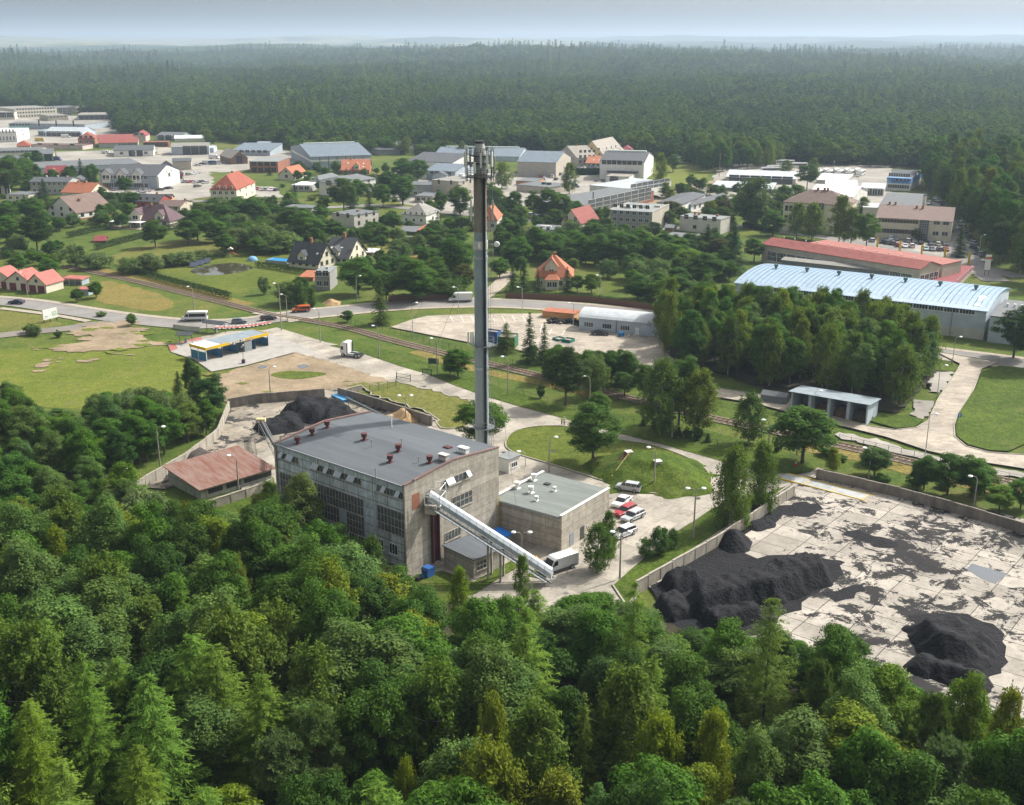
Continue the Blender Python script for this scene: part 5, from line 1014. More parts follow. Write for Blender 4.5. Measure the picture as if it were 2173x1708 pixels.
bl('grey flat complex with blue roof left of the stack head', 'building', (904, 362), (960, 366), (975, 350), (960, 385, 366), 'bluegrey', 'blue', 'gx', 2.5, w=[('f', 3, 3, 2, 1.6)])
bl('small white-grey gabled entrance block left of the stack', 'building', (917, 372), (946, 373), (952, 365), (946, 386, 373), 'lblue', 'slate', 'gy', 2)
bl('large beige two-storey flat-roofed block left of the stack', 'building', (916, 382), (968, 387), (1034, 371), (968, 425, 387), 'tan', 'asb', w=[('f', 2, 2, 2.4, 2.4), ('f', 2, 7, 1.6, 2.4), ('r', 5, 2, 2, 2), ('r', 5, 7, 2, 2)], name='building', extra=lambda r, o: roofbox(r, o, [(.3, .6, 3, 2, 1.2), (.5, .7, 3, 2, 1), (.7, .4, 4, 2, 1.2)]))
bl('low grey-roofed annex left of the beige block', 'building', (872, 392), (915, 394), (922, 387), (915, 420, 394), 'grey', 'felt', 'gx', 1, w=[('f', 3, 1, 2, 1.8)], h=6)
bl('single-storey pinkish annex by the street trees', 'building', (880, 416), (916, 418), (930, 408), (916, 432, 418), 'pink', 'felt', w=[('f', 3, 1, 1.8, 1.8)])
bl('brown-roofed gabled villa at the far wood edge', 'house', (1036, 316), (1076, 314), (1084, 309), (1076, 323, 314), 'pink', 'taupe', 'gx', 4.5, extra=lambda r, o: (dormer(r, o, .4, 5, 1, 5, 'taupe', 'cream', .2, -.2, 2.6, (2.6, 1.8)), skylights(r, o, [(.75, .4), (.88, .5)], 4.5)))
bl('grey-roofed cottage behind the tall pale hall', 'house', (1100, 320), (1150, 319), (1153, 314), (1150, 326, 319), 'white', 'slate', 'gx', 4)
bl('pale apartment house with long grey roof right of the pale hall', 'apartment house', (1183, 325), (1197, 336), (1229, 325), (1197, 352, 336), 'pink', 'tan', 'gy', 6, w=[('r', 4, 1.5, 1.8, 1.8), ('r', 4, 4.6, 1.8, 1.8), ('r', 4, 7.8, 1.8, 1.8), ('f', 2, 3, 1.8, 1.8)], ch=[(.5, .5, 6.6)])
bl('tall yellow apartment house with grey roof by the wood', 'apartment house', (1231, 325), (1276, 328), (1298, 316), (1276, 346, 328), 'yellow', 'tan', 'gy', 8, w=[('f', 4, 1.5, 1.5, 1.6), ('f', 4, 4.6, 1.5, 1.6), ('f', 3, 7.8, 1.5, 1.6), ('r', 4, 1.5, 1.8, 1.8), ('r', 4, 4.6, 1.8, 1.8), ('r', 4, 7.8, 1.8, 1.8)], name='apartment_house')
bl('villa with wine-red roof at the far wood edge', 'villa', (1308, 327), (1352, 327), (1360, 321), (1352, 334, 327), 'pink', 'maroon', 'hip', 5, extra=lambda r, o: dormer(r, o, .7, 4, 1.5, 5, 'maroon', 'pink', .2, -.3, 2, (1.6, 1.6)))
bl('low house with terracotta roof beside the white workshop', 'house', (1243, 346), (1275, 347), (1279, 338), (1275, 356, 347), 'grey', 'orange', 'gx', 3, w=[('f', 3, .8, 1.6, 1.6)], ch=[(.3, .5, 4)], extra=lambda r, o: skylights(r, o, [(.45, .4), (.8, .4)], 3))
def whall(r, o):
    lightstrip(r, o, 4); MB().box(r.L * .18, r.L * .88, -2.2, .0, r.h * .42, r.h * .5).build('entrance_canopy', roofm('slate'), o)
bl('white two-storey workshop hall with grey roof', 'hall', (1273, 342), (1366, 345), (1379, 331), (1366, 384, 345), 'white', 'slate', 'gx', 4, w=[('f', 8, 8.6, 2.6, 2.4, 2, 1, 'brown_frame')], extra=whall)
bl('white box garage in front of the white workshop hall', 'garage', (1286, 374), (1334, 376), (1345, 368), (1334, 391, 376), 'white', 'beige' if False else 'tan', w=[('f', 1, .2, 5, 4, 1, 3, 'grey_metal', .1, .6)])
def longshed(r, o):
    put = 26
    MB().box(-.12, .0, .3, r.D - .3, r.h - 1.4, r.h + .1).build('sign_board', mat('crimson_sign', (.28, .02, .05), .5), o)
r_ = bl('long felt-roofed factory shed with a white lattice window wall', 'factory', (1241, 437), (1333, 401), (1300, 397), (1241, 462, 437), 'brick', 'felt', w=[('f', 9, 1.6, 9, 6.0, 7, 3)], name='factory')
o = MB().box(-.14, -.03, .2, r_.D - .1, r_.h - 2.2, r_.h - .1).build('sign_board', mat('crimson_sign', (.28, .02, .05), .5), r_.root)
MB().cyl((0, 0, 0), (0, 0, 3.4), .25, n=8).build('flue', M_dark, r_.root, loc=(r_.L * .3, r_.D * .3, r_.h + .2))
bl('farther factory shed with pale solar-streaked roof', 'factory', (1334, 401), (1387, 382), (1352, 377), (1334, 418, 401), 'white', 'lgrey', w=[('f', 7, 2.4, 8, 3.8, 6, 2)], name='factory')
bl('low flat-roofed building with orange fascia left of the street trees', 'building', (1096, 392), (1160, 400), (1200, 390), (1160, 414, 400), 'tan', 'felt', extra=lambda r, o: roofbox(r, o, [(.5, .5, 2, 1.6, 1), (.65, .5, 2, 1.6, 1)], M_dark))
bl('rear low flat roof with orange edge', 'building', (1095, 384), (1130, 386), (1150, 379), (1130, 395, 386), 'orange', 'felt')
bl('cream house with red roof, gable and wooden balcony', 'house', (1192, 470), (1230, 474), (1262, 462), (1230, 490, 474), 'cream', 'redsheet', 'gy', 5.2, w=[('f', 2, 4.0, 1.4, 1.8), ('r', 2, 1, 1.5, 1.5)], name='house', extra=lambda r, o: MB().box(r.L * .2, r.L * .8, -1.1, 0, 3.3, 3.5).box(r.L * .2, r.L * .8, -1.1, -1.04, 3.5, 4.3).build('balcony', M_brown, o))
def aptroof(r, o):
    roofbox(r, o, [(.2, .3, 2, 1.2, .9), (.32, .3, 2, 1.2, .9), (.45, .5, 1, 1, 1.1), (.65, .5, 2, 1.2, .9), (.75, .4, 1.4, 1, 1), (.88, .6, 2.6, 1, .8)], wallm('pale')); MB().box(-.1, .25, -.1, r.D + .1, 0, r.h + .5).box(r.L - .25, r.L + .1, -.1, r.D + .1, 0, r.h + .5).build('end_wall', wallm('tan'), o)
bl('grey four-storey apartment block with white windows', 'apartment block', (1295, 446), (1380, 453), (1401, 434), (1380, 496, 453), 'block', 'ltfelt', w=[('f', 6, z, 1.7, 1.6) for z in (1.2, 4.0, 6.8, 9.6)], extra=aptroof)
bl('small pale house with felt roof below the red-roofed house', 'house', (1123, 486), (1172, 489), (1188, 479), (1172, 506, 489), 'pale', 'felt', w=[('f', 3, 3, 1.5, 1.4)], extra=lambda r, o: roofbox(r, o, [(.4, .5, 2, 1, .6), (.65, .5, 2, 1, .6)]))
bl('long pale two-storey house with four windows and an orange door', 'house', (1443, 459), (1528, 467), (1548, 460), (1528, 498, 467), 'pale', 'ltfelt', w=[('f', 4, 5.2, 1.9, 1.7, 2, 1, 'brown_frame'), ('f', 1, 1.4, 1.6, 1.5, 2, 1, 'brown_frame', .25, .5)], ch=[(.2, .7, 1.2), (.3, .7, 1), (.75, .7, 1)],
   extra=lambda r, o: (MB().box(r.L * .8, r.L * .8 + 1.1, -.06, .02, 0, 2.3).build('door', mat('orange_door', (.36, .13, .03), .6), o)))
bl('low grey roof below the long pale house', 'building', (1410, 502), (1470, 506), (1485, 497), (1470, 516, 506), 'white', 'felt', w=[('f', 3, .6, 1.6, 1.6)])
bl('small brown garden shed right of the apartment block', 'garden shed', (1411, 483), (1428, 484), (1434, 478), (1428, 494, 484), 'brown', 'felt', 'gx', .8)
bl('workshop with dark roof and a blue fascia', 'workshop', (1446, 434), (1465, 436), (1524, 414), (1465, 451, 436), 'white', 'slate', 'gy', 1.2, w=[('r', 7, 1, 2.4, 2.2)], extra=lambda r, o: MB().box(-.1, r.L + .1, -.2, -.02, r.h - 2, r.h).build('blue_fascia', wallm('blue'), o))
bl('long dark shed roof left of the blue-fascia workshop', 'workshop', (1394, 430), (1446, 434), (1480, 412), (1446, 446, 434), 'white', 'slate', 'gy', .8, h=5)
bl('tiny far house with grey roof on the meadow', 'house', (1441, 336), (1462, 336), (1466, 332), (1450, 346, 336), 'tan', 'slate', 'mono', .3, w=[('f', 2, 1, 1.4, 1.4)])
# --- houses between street and railway
bl('unfinished pale two-storey house with flat grey roof', 'house', (704, 452), (738, 460), (782, 447), (738, 486, 460), 'pale', 'felt', w=[('f', 2, 4, 1.7, 1.9, 1, 1, 'brown_frame'), ('r', 3, 4, 1.3, 1.7, 1, 1, 'brown_frame'), ('r', 3, .9, 1.3, 1.7, 1, 1, 'brown_frame')], ch=[(.5, .6, .9)])
bl('white cube house with grey pyramid roof', 'house', (852, 454), (900, 458), (919, 446), (900, 479, 458), 'white', 'asb', 'hip', 4.2, w=[('f', 4, 4.2, 1.0, 1.2), ('f', 3, 1.2, 1.3, 1.4), ('r', 2, 4.2, 1.0, 1.2), ('r', 1, 1, 2, 1.8)], ch=[(.55, .55, 4.8)], chk='pale')
bl('dark plank shed before the white pyramid-roofed house', 'shed', (844, 491), (880, 493), (888, 484), (880, 499, 493), 'brown', 'felt', 'mono', .6)
bl('shed with salmon metal roof before the white pyramid-roofed house', 'shed', (887, 489), (908, 490), (921, 482), (908, 498, 490), 'brown', 'orange', 'mono', .6)
bl('house with orange hipped roof just right of the stack', 'house', (1020, 467), (1055, 467), (1075, 456), (1050, 489, 467), 'pale', 'orange', 'hip', 5.4, w=[('f', 2, 1.4, 1.6, 1.6)], ch=[(.6, .5, 6)], extra=lambda r, o: (dormer(r, o, .25, r.L * .42, 1.8, 4, 'orange', 'white', .2, .2, .4, (3.2, 1.2)), skylights(r, o, [], 5)))
bl('weathered grey block wall house half hidden by trees', 'house', (603, 440), (658, 443), (672, 436), (658, 466, 443), 'block', 'felt')
def twin(which, A, Bp, C, by, sk):
    def ex(r, o):
        skylights(r, o, sk, 5.6); dormer(r, o, .42, 3.2, 1.8, 4, 'dark', 'cream', .3, .3, 1.6, (1.3, 1.3))
    bl(which + ' cream house of the pair with dark tiled roofs', 'house', A, Bp, C, by, 'cream', 'dark', 'gx', 5.8, w=[('f', 4, 1, 1.3, 1.5, 2, 1, 'brown_frame'), ('r', 3, 1, 1.5, 1.5, 2, 1, 'brown_frame'), ('r', 3, 3.9, 1.4, 1.5, 2, 1, 'brown_frame')], ch=[(.5, .5, 7.4)], name='house', extra=ex, ov=.6)
twin('front', (613, 552), (665, 561), (697, 546), (663, 574, 560), [(.85, .4)]); twin('rear', (688, 545), (735, 549), (763, 530), (733, 563, 549), [(.15, .4), (.24, .4), (.5, .45), (.58, .45)])
bl('plain grey flat-roofed house beside the level crossing', 'house', (668, 578), (701, 577), (729, 566), (671, 616, 578), 'block', 'ltfelt', w=[('f', 2, 4.6, 1.9, 1.8), ('f', 2, 1.4, 1.6, 1.7)], ch=[(.6, .5, .9)], chk='pale')
bl('salmon lean-to roof left of the grey flat-roofed house', 'shed', (636, 588), (662, 590), (668, 578), (662, 598, 590), 'brick', 'orange', 'mono', .5)
bl('small timber shed with white roof behind the twin houses', 'garden shed', (772, 535), (790, 537), (795, 530), (790, 543, 537), 'brown', 'white', 'mono', .3)
def villa(r, o):
    d = dormer(r, o, .42, 4.2, 3.0, 6, 'orange', 'cream', .2, 1.4, 2.6, (1.7, 1.5)); b = MB().box(r.L * .27, r.L * .63, -2.6, 0, 0, 3.4).build('bay', wallm('cream'), o)
    MB().add([(r.L * .24, -3, 3.4), (r.L * .66, -3, 3.4), (r.L * .66, .2, 3.4), (r.L * .24, .2, 3.4), (r.L * .36, -.5, 4.7), (r.L * .54, -.5, 4.7)], [(0, 1, 5, 4), (1, 2, 5), (3, 0, 4), (2, 3, 4, 5), (0, 3, 2, 1)]).build('bay_roof', roofm('orange'), b)
    for u in (.38, .52): put_window(b, r.L * u, -2.6, 1.0, 0, 1.5, 1.7)
bl('cream villa with big orange hipped roof and central dormer', 'villa', (1137, 588), (1215, 588), (1221, 572), (1215, 612, 588), 'cream', 'orange', 'hip', 6.2, w=[('f', 5, 1, 1.2, 1.6)], ch=[(.5, .5, 6.9)], extra=villa)
# --- service buildings by the lot
def officebits(r, o):
    MB().box(-.02, 1.0, -.06, .01, 0.1, 2.3).build('door', M_white, o, loc=(r.L * .69, 0, 0)); MB().box(r.L * .455, r.L * .463, -.1, 0, 0, r.h).build('downpipe', M_dark, o)
bl('long light grey office cabin with curved metal roof beside the lot', 'office', (1229, 673), (1398, 694), (1412, 672), (1230, 701, 673), 'lblue', 'lgrey', 'arc', 1.6, w=[('f', 1, 1.2, 2.6, 1.4, 4, 1, 'white_paint', .06, .18), ('f', 1, 1.2, 2.6, 1.4, 4, 1, 'white_paint', .285, .405), ('f', 1, 1.2, 2.6, 1.4, 4, 1, 'white_paint', .505, .625)], extra=officebits, ov=.3)
bl('orange shipping container behind the tyre stack', 'container', (1151, 661), (1222, 665), (1234, 660), (1155, 675, 661), 'orange', 'orange', w=[])
# --- open storage bays
def bays():
    r = frame3((1680, 830), (1843, 858), (1857, 851), (1834, 902, 858)); r.D = 7; root = empty('storage_shelter', r.o, r.rz, 'open concrete-block storage bays with sloping tin roof beside the grove', 'storage shelter')
    m = wallm('lblue'); q = MB().box(0, r.L, r.D - .3, r.D, 0, r.h - .6).build('back_wall', m, root)
    for i in range(5):
        x = r.L * i / 4; MB().prism([(0, 0), (r.D, 0), (r.D, r.h - .7), (0, r.h - .05)], max(0, x - .3), min(r.L, x + .3), 'x').build('side_wall', m, root)
    MB().prism([(-.6, r.h), (r.D + .3, r.h - .65), (r.D + .3, r.h - .55), (-.6, r.h + .1)], -.5, r.L + .5, 'x').build('roof', roofm('metal'), root)
    for i, c in enumerate(((.20, .09, .05), (.19, .10, .06), (.10, .09, .05))):
        p = MB(); x = r.L * (i + 1.5) / 4; 
        p.ball((0, 0, 0), 2.3, 14, 8, sz=.9); ob = p.build('waste_heap', mat('heap_%d' % i, c, 1, .4, 2, bump=.3, bscale=3), None, loc=(*(Matrix.Rotation(r.rz, 3, 'Z') @ Vector((x, r.D * .55, 0)) + r.o).xy, 0))
        tag(ob, ['rusty brown heap in the second open bay', 'brown heap in the third open bay', 'dark brushwood heap in the last open bay'][i], 'heap')
bays()
def skipbox(A, Bp, C, by, k, label, lid=None, name='skip'):
    r = frame3(A, Bp, C, by); root = empty(name, r.o, r.rz, label, 'skip' if name == 'skip' else name.replace('_', ' ')); b = MB(); m = mat(k[0], k[1], .55, .2, 1.5); t = .08
    b.box(0, r.L, 0, t, .15, r.h); b.box(0, r.L, r.D - t, r.D, .15, r.h); b.box(0, t, t, r.D - t, .15, r.h); b.box(r.L - t, r.L, t, r.D - t, .15, r.h); b.box(0, r.L, 0, r.D, .05, .15)
    for i in range(1, 8): b.box(r.L * i / 8 - .05, r.L * i / 8 + .05, -.08, 0, .15, r.h)
    b.build('body', m, root)
    if lid: MB().box(-.03, r.L + .03, -.05, r.D + .05, r.h, r.h + .12).build('lid', lid, root)
    else: MB().box(t, r.L - t, t, r.D - t, r.h - .5, r.h - .3).build('contents', mat('skip_rubbish', (.30, .26, .22), 1, .5, 3), root)
    return r
M_tarp = mat('grey_tarpaulin', (.28, .29, .31), .6, .1, 1)
bl('dark grey roll-off container left of the open bays', 'container', (1614, 838), (1668, 846), (1676, 838), (1668, 861, 846), 'dgrey', 'felt', 'gx', .7, ov=.05)
skipbox((1024, 701), (1052, 706), (1058, 701), (1045, 732, 705), ('blue_skip', (.03, .09, .28)), 'large blue skip full of rubbish right of the stack')
skipbox((1056, 714), (1092, 716), (1100, 707), (1080, 743, 716), ('green_skip', (.02, .14, .07)), 'large green skip beside the blue one')
skipbox((1172, 716), (1182, 721), (1186, 714), (1182, 728, 721), ('teal_skip', (.02, .17, .13)), 'small open teal skip at the car park fence, left one')
skipbox((1192, 719), (1207, 723), (1210, 717), (1207, 732, 723), ('teal_skip', (.02, .17, .13)), 'small open teal skip at the car park fence, right one')
skipbox((703, 838), (728, 850), (744, 843), (728, 857, 850), ('azure_skip', (.03, .20, .42)), 'covered azure skip between the old coal heap and the wall', mat('azure_lid', (.10, .32, .55), .5))
# --- right quarter
def vents(r, root, n, m, v=.5, rh=0, u0=.05, u1=.95, s=1.0):
    for i in range(n):
        b = MB().cyl((0, 0, 0), (0, 0, .6 * s), .3 * s, n=10); b.cyl((0, 0, .6 * s), (0, 0, 1.3 * s), .55 * s, n=10); o = b.build('roof_vent', m, root); o.location = (r.L * (u0 + (u1 - u0) * (i + .5) / n), r.D * v, r.h + rh)
def bluehall(r, o):
    vents(r, o, 7, mat('green_vent', (.10, .16, .15), .5), .5, 2.2, .02, .98, 1.1)
    for i in range(8): MB().box(r.L * i / 8 + .1, r.L * i / 8 + .35, -.16, .0, 0, r.h).build('downpipe', M_grey, o)
    b = MB()
    for i in range(46):
        x = r.L * (i + .5) / 46
        for k in range(12):
            z = [r.h + 2.1 * math.sin(math.pi * q / 12) ** .8 + .2 if 0 < q < 12 else r.h + .2 for q in (k, k + 1)]; y = [r.D * q / 12 for q in (k, k + 1)]
            b.add([(x - .09, y[0], z[0]), (x + .09, y[0], z[0]), (x + .09, y[1], z[1]), (x - .09, y[1], z[1]), (x - .09, y[0], z[0] + .07), (x + .09, y[0], z[0] + .07), (x + .09, y[1], z[1] + .07), (x - .09, y[1], z[1] + .07)], [(4, 5, 6, 7), (0, 4, 7, 3), (1, 2, 6, 5)])
    b.build('roof_seams', mat('seam_blue', (.10, .17, .24), .5), o)
    MB().box(-.04, r.L + .04, -.05, r.D * .95, 0, 2.6).build('plinth', wallm('pale'), o)
    MB().prism([(r.D * .06, r.h + .7), (r.D * .3, r.h + 1.95), (r.D * .3, r.h + 2.1), (r.D * .06, r.h + .85)], r.L * .945, r.L * .97, 'x').build('roof_light', mat('milky_cream', (.62, .60, .50), .5), o)
bl('very long hall with arched sky-blue sheet roof', 'hall', (1561, 601), (2090, 665), (2133, 613), (2091, 722, 662), 'lblue', 'skyblue', 'arc', 2.1, w=[('f', 16, 6.4, 4.6, 1.4, 5, 1)], extra=bluehall)
r2 = frame3((2101, 671), (2200, 684), (2210, 645), (2101, 722, 668)); root = empty('building', r2.o, r2.rz, 'dark flat-roofed annex with white upstand at the end of the blue hall', 'building'); walls(r2, root, 'flat', 0, 'lblue'); roof(r2, root, 'flat', 0, 'felt'); vents(r2, root, 5, M_white, .6, .2, .1, .9, .7)
def redhall(r, o):
    vents(r, o, 12, M_white, .42, 2.2, .05, .95, .45)
bl('long exhibition-like hall with red sheet roof and tall glazing', 'hall', (1618, 518), (1941, 574), (1990, 561), (1941, 594, 574), 'tan', 'redsheet', w=[('f', 14, 1.0, 8, 3.4, 7, 2), ('r', 4, 1.0, 2.4, 3.4, 2, 2)], h=6.4, kind='gx', rh=1.7, extra=redhall)
bl('lower paler red roof adjoining the rear of the red hall', 'hall', (1712, 517), (1990, 565), (2036, 553), (1990, 580, 565), 'tan', 'pinkred', h=6.0)
bl('low wing with red roof and a blue end at the right', 'building', (1953, 596), (2030, 602), (2088, 570), (2030, 614, 602), 'tan', 'maroon', w=[('r', 8, 1.2, 2, 1.7)], kind='mono', rh=.3)
bl('grey lean-to canopy with red end between red and blue halls', 'canopy', (1660, 552), (1900, 590), (1905, 578), (1900, 597, 590), 'dgrey', 'asb', 'mono', .6, h=4.0)
def cols(px, label):
    for i, (x, yb, yt) in enumerate(px):
        h = hgt(x, yb, yt); g = G(x, yb); o = MB().box(-.35, .35, -.15, .15, 0, h).build('yellow_pylon', mat('yellow_paint', (.62, .38, .02), .5), None, loc=g); tag(o, f'{nth(i)} of the yellow advertising pylons behind the red hall, from the left', 'pylon', 'yellow pylons')
cols([(1861, 526, 504), (1909, 534, 512), (1955, 543, 520), (2004, 549, 527), (2055, 562, 536)], '')
def stairglass(u0, u1):
    def f(r, o): 
        MB().box(r.L * u0, r.L * u1, -.5, .1, 0, r.h + .3).build('glass_stairwell', mat('curtain_glass', (.03, .05, .07), .1, spec=.7), o)
        g = MB()
        for i in range(5): x = r.L * (u0 + (u1 - u0) * i / 4); g.box(x - .05, x + .05, -.56, -.5, 0, r.h)
        for i in range(1, 8): z = r.h * i / 8; g.box(r.L * u0, r.L * u1, -.55, -.5, z - .04, z + .04)
        g.build('mullions', M_grey, o)
    return f
bl('cream two-storey office with brown roof and a glass stairwell', 'office building', (1860, 463), (2021, 471), (2030, 447), (2018, 513, 471), 'cream', 'taupe', 'gx', 3.4, w=[('f', 13, 2.2, 1.2, 1.7, 1, 1, 'brown_frame', .03, .56), ('f', 13, 6.4, 1.2, 1.7, 1, 1, 'brown_frame', .03, .56), ('f', 2, 2.2, 2.4, 1.7, 2, 1, 'white_paint', .74, .98), ('f', 2, 6.4, 2.4, 1.7, 2, 1, 'white_paint', .74, .98)], ch=[(.12, .5, 4.6), (.2, .5, 4.6), (.5, .4, 4), (.58, .4, 4)], name='office_building', extra=stairglass(.58, .70))
bl('cream office with brown hipped roof behind the birches', 'office building', (1663, 428), (1800, 438), (1806, 424), (1752, 484, 436), 'cream', 'taupe', 'hip', 4.6, w=[('f', 6, 8.4, 1.4, 2.2, 1, 1, 'brown_frame', .02, .42), ('f', 6, 4.6, 1.4, 2.0, 1, 1, 'brown_frame', .02, .42)], ch=[(.45, .5, 5.4), (.55, .5, 5.4), (.6, .5, 5.4)], name='office_building', extra=stairglass(.46, .62), h=12)
bl('long white-roofed depot shed at the back of the bus yard', 'shed', (1541, 375), (1688, 381), (1692, 368), (1688, 393, 381), 'tan', 'lgrey', 'gx', 2.4, w=[('f', 6, .3, 8, 4, 2, 1, 'dark_metal')])
bl('lower white-roofed open shed before the depot shed', 'shed', (1511, 397), (1639, 402), (1645, 393), (1639, 410, 402), 'dgrey', 'lgrey', 'mono', 1.2)
bl('white vaulted bus hall in the depot', 'hall', (1732, 381), (1790, 386), (1797, 372), (1790, 394, 386), 'pale', 'white', 'gx', 2)
bl('grey-roofed gabled depot hall left of the blue-banded building', 'hall', (1753, 402), (1820, 403), (1828, 387), (1820, 420, 403), 'beige', 'lgrey', 'gy' if False else 'gx', 3)
bl('low pale-roofed garage between the depot halls', 'garage', (1827, 400), (1876, 402), (1879, 394), (1876, 416, 402), 'beige', 'lgrey', 'mono', 1, w=[('f', 4, .3, 3, 3.5)])
bl('broad white-roofed hall behind the hipped office', 'hall', (1716, 412), (1805, 420), (1814, 402), (1805, 428, 420), 'white', 'white', 'gx', 3.2, h=6)
bl('large dark asymmetric felt roof behind the brown-roofed office', 'hall', (1868, 436), (1944, 442), (1920, 410), (1944, 448, 442), 'grey', 'felt', 'gx', 2.6, h=6)
bl('low white flat roof before the dark felt roof', 'building', (1832, 440), (1896, 441), (1898, 433), (1896, 446, 441), 'pale', 'white', h=5)
rb = bl('white and blue banded depot office with black lettering', 'office', (1883, 379), (1932, 382), (1944, 366), (1932, 406, 382), 'white', 'slate', 'gx', 3.0, w=[('f', 9, 1.2, 1.3, 1.8, 1, 1, 'grey_metal'), ('f', 9, 7.2, 1.3, 1.8, 1, 1, 'grey_metal')], extra=lambda r, o: MB().box(-.05, r.L + .05, -.08, r.D + .02, 3.6, 6.6).build('blue_band', mat('sign_blue', (.16, .34, .66), .5), o))
def text(s, m, root, size, loc, rz=0.0, name='lettering', ext=.02, bold=1.0):
    cu = bpy.data.curves.new('lettering', 'FONT'); cu.body = s; cu.size = size; cu.extrude = ext; cu.align_x = 'CENTER'; cu.align_y = 'CENTER'; cu.offset = .012 * size * bold
    tmp = bpy.data.objects.new('tmp_text', cu); dg = bpy.context.evaluated_depsgraph_get(); COL.objects.link(tmp); bpy.context.view_layer.update(); dg = bpy.context.evaluated_depsgraph_get()
    me = bpy.data.meshes.new_from_object(tmp.evaluated_get(dg)); bpy.data.objects.remove(tmp); me.materials.clear(); me.materials.append(m); o = bpy.data.objects.new(name, me); COL.objects.link(o); o.parent = root
    o.rotation_euler = (math.pi / 2, 0, rz); o.location = loc; return o
text('GRAAF', mat('sign_black', (.01, .02, .05), .5), rb.root, 3.0, (rb.L * .57, -.16, 5.1))
# ------------------------------------------------------------------ boiler house, annexes, stack, conveyor
def panel_mat(name, a, joint, bw, bh, rust=0.0, dirt=.4):
    m, b, L = newmat(name, .9, .2); tc = node(m, 'ShaderNodeTexCoord').outputs['Object']; sp = node(m, 'ShaderNodeSeparateXYZ'); L.new(tc, sp.inputs[0])
    ad = node(m, 'ShaderNodeMath'); ad.operation = 'ADD'; L.new(sp.outputs[0], ad.inputs[0]); L.new(sp.outputs[1], ad.inputs[1]); cb = node(m, 'ShaderNodeCombineXYZ'); L.new(ad.outputs[0], cb.inputs[0]); L.new(sp.outputs[2], cb.inputs[1])
    br = node(m, 'ShaderNodeTexBrick'); br.offset = 0; br.inputs['Scale'].default_value = 1; br.inputs['Brick Width'].default_value = bw; br.inputs['Row Height'].default_value = bh; br.inputs['Mortar Size'].default_value = .05
    br.inputs['Color1'].default_value = tuple(c * 1.1 for c in a) + (1,); br.inputs['Color2'].default_value = tuple(c * .86 for c in a) + (1,); br.inputs['Mortar'].default_value = tuple(joint) + (1,); L.new(cb.outputs[0], br.inputs['Vector'])
    mp = node(m, 'ShaderNodeMapping'); mp.inputs['Scale'].default_value = (1.6, .12, 1); L.new(cb.outputs[0], mp.inputs[0])
    n1 = noise(m, .55, 6, .7, mp.outputs[0]); n2 = noise(m, 1.2, 6, .7)
    c = mixc(m, 1.0, br.outputs['Color'], ramp(m, n1, [(.3, (1 - dirt,) * 3), (.6, (1.05, 1.05, 1.05)), (.8, (1.2, 1.2, 1.2))]), 'MULTIPLY'); c = mixc(m, 1.0, c, ramp(m, n2, [(.3, (.7, .68, .66)), (.6, (1.05, 1.05, 1.05))]), 'MULTIPLY')
    if rust: c = mixc(m, ramp(m, noise(m, .8, 4, .6, mp.outputs[0]), [(.6, (0, 0, 0)), (.72, (rust,) * 3)]), c, (.20, .10, .045))
    L.new(c, b.inputs['Base Color']); addbump(m, b, n2, .03); return m
M_panel = panel_mat('weathered_facade_panels', (.58, .645, .665), (.16, .12, .08), 3.1, 1.35, .65, .36); M_gas = panel_mat('aerated_concrete_wall', (.47, .432, .365), (.33, .29, .23), 9.8, 1.25, 0, .26)
M_felt = mat('bitumen_roofing', (.10, .113, .125), .8, .12, .5, stretch=(.15, 1.2, 1), bump=.01); M_feltg = mat('greenish_bitumen_roofing', (.165, .185, .17), .85, .14, .5, stretch=(.15, 1.2, 1))
M_cope = mat('red_brown_coping', (.17, .10, .09), .6, .2, 1); M_steel = mat('rusty_steel_frame', (.36, .33, .28), .7, .3, 2); M_vent = mat('oxblood_paint', (.10, .035, .035), .55, .2, 2); M_yel = mat('safety_yellow', (.62, .42, .02), .5, .1, 2)
r = frame3((585, 939), (862, 1030), (1056, 950), (873, 1233, 1032)); BH = r
root = empty('boiler_house', r.o, r.rz, 'big weathered boiler house with dark flat roof and windowed facade', 'industrial building'); r.root = root
L_, D, h = r.L, r.D, r.h; print('boiler house', L_, D, h)
MB().box(0, L_, 0, D, -.3, h - .3).build('wall', M_gas, root)
MB().box(.35, L_ - .35, -.12, 0, .9, h - .05).build('facade', M_panel, root)
MB().box(.35, L_ - .35, -.14, .0, -.3, .9).build('plinth', wallm('brick'), root)
MB().prism([(-.35, h - .3), (D / 2, h + .5), (D + .35, h - .3), (D + .35, h - .05), (D / 2, h + .78), (-.35, h - .05)], .25, L_ - .25, 'x').build('roof', M_felt, root)
MB().box(.2, L_ - .2, -.52, -.36, h - .22, h - .02).build('gutter', M_grey, root)
for x0 in (-.02, L_ - .30):
    g = MB(); g.prism([(-.4, -.3), (D + .1, -.3), (D + .1, h + .05), (D / 2, h + 1.0), (-.4, h + .05)], x0, x0 + .32, 'x').build('gable_wall', M_gas, root)
    MB().prism([(-.5, h + .05), (D / 2, h + 1.0), (D + .2, h + .05), (D + .2, h + .17), (D / 2, h + 1.12), (-.5, h + .17)], x0 - .08, x0 + .4, 'x').build('coping', M_cope, root)
M_dg = mat('dirty_glass', (.085, .10, .10), .3, .5, 1.1, spec=.5)
def stw(x, z, w, hh, nx, ny, wall='f', nm='window'):
    MATS.setdefault('rusty_steel_frame', M_steel)
    if wall == 'f': o = put_window(root, x, -.13, z, 0, w, hh, nx, ny, 'rusty_steel_frame', False, nm)
    else: o = put_window(root, L_ + .03, x, z, math.pi / 2, w, hh, nx, ny, 'rusty_steel_frame', False, nm)
    o.children[0].data.materials[0] = M_dg; return o
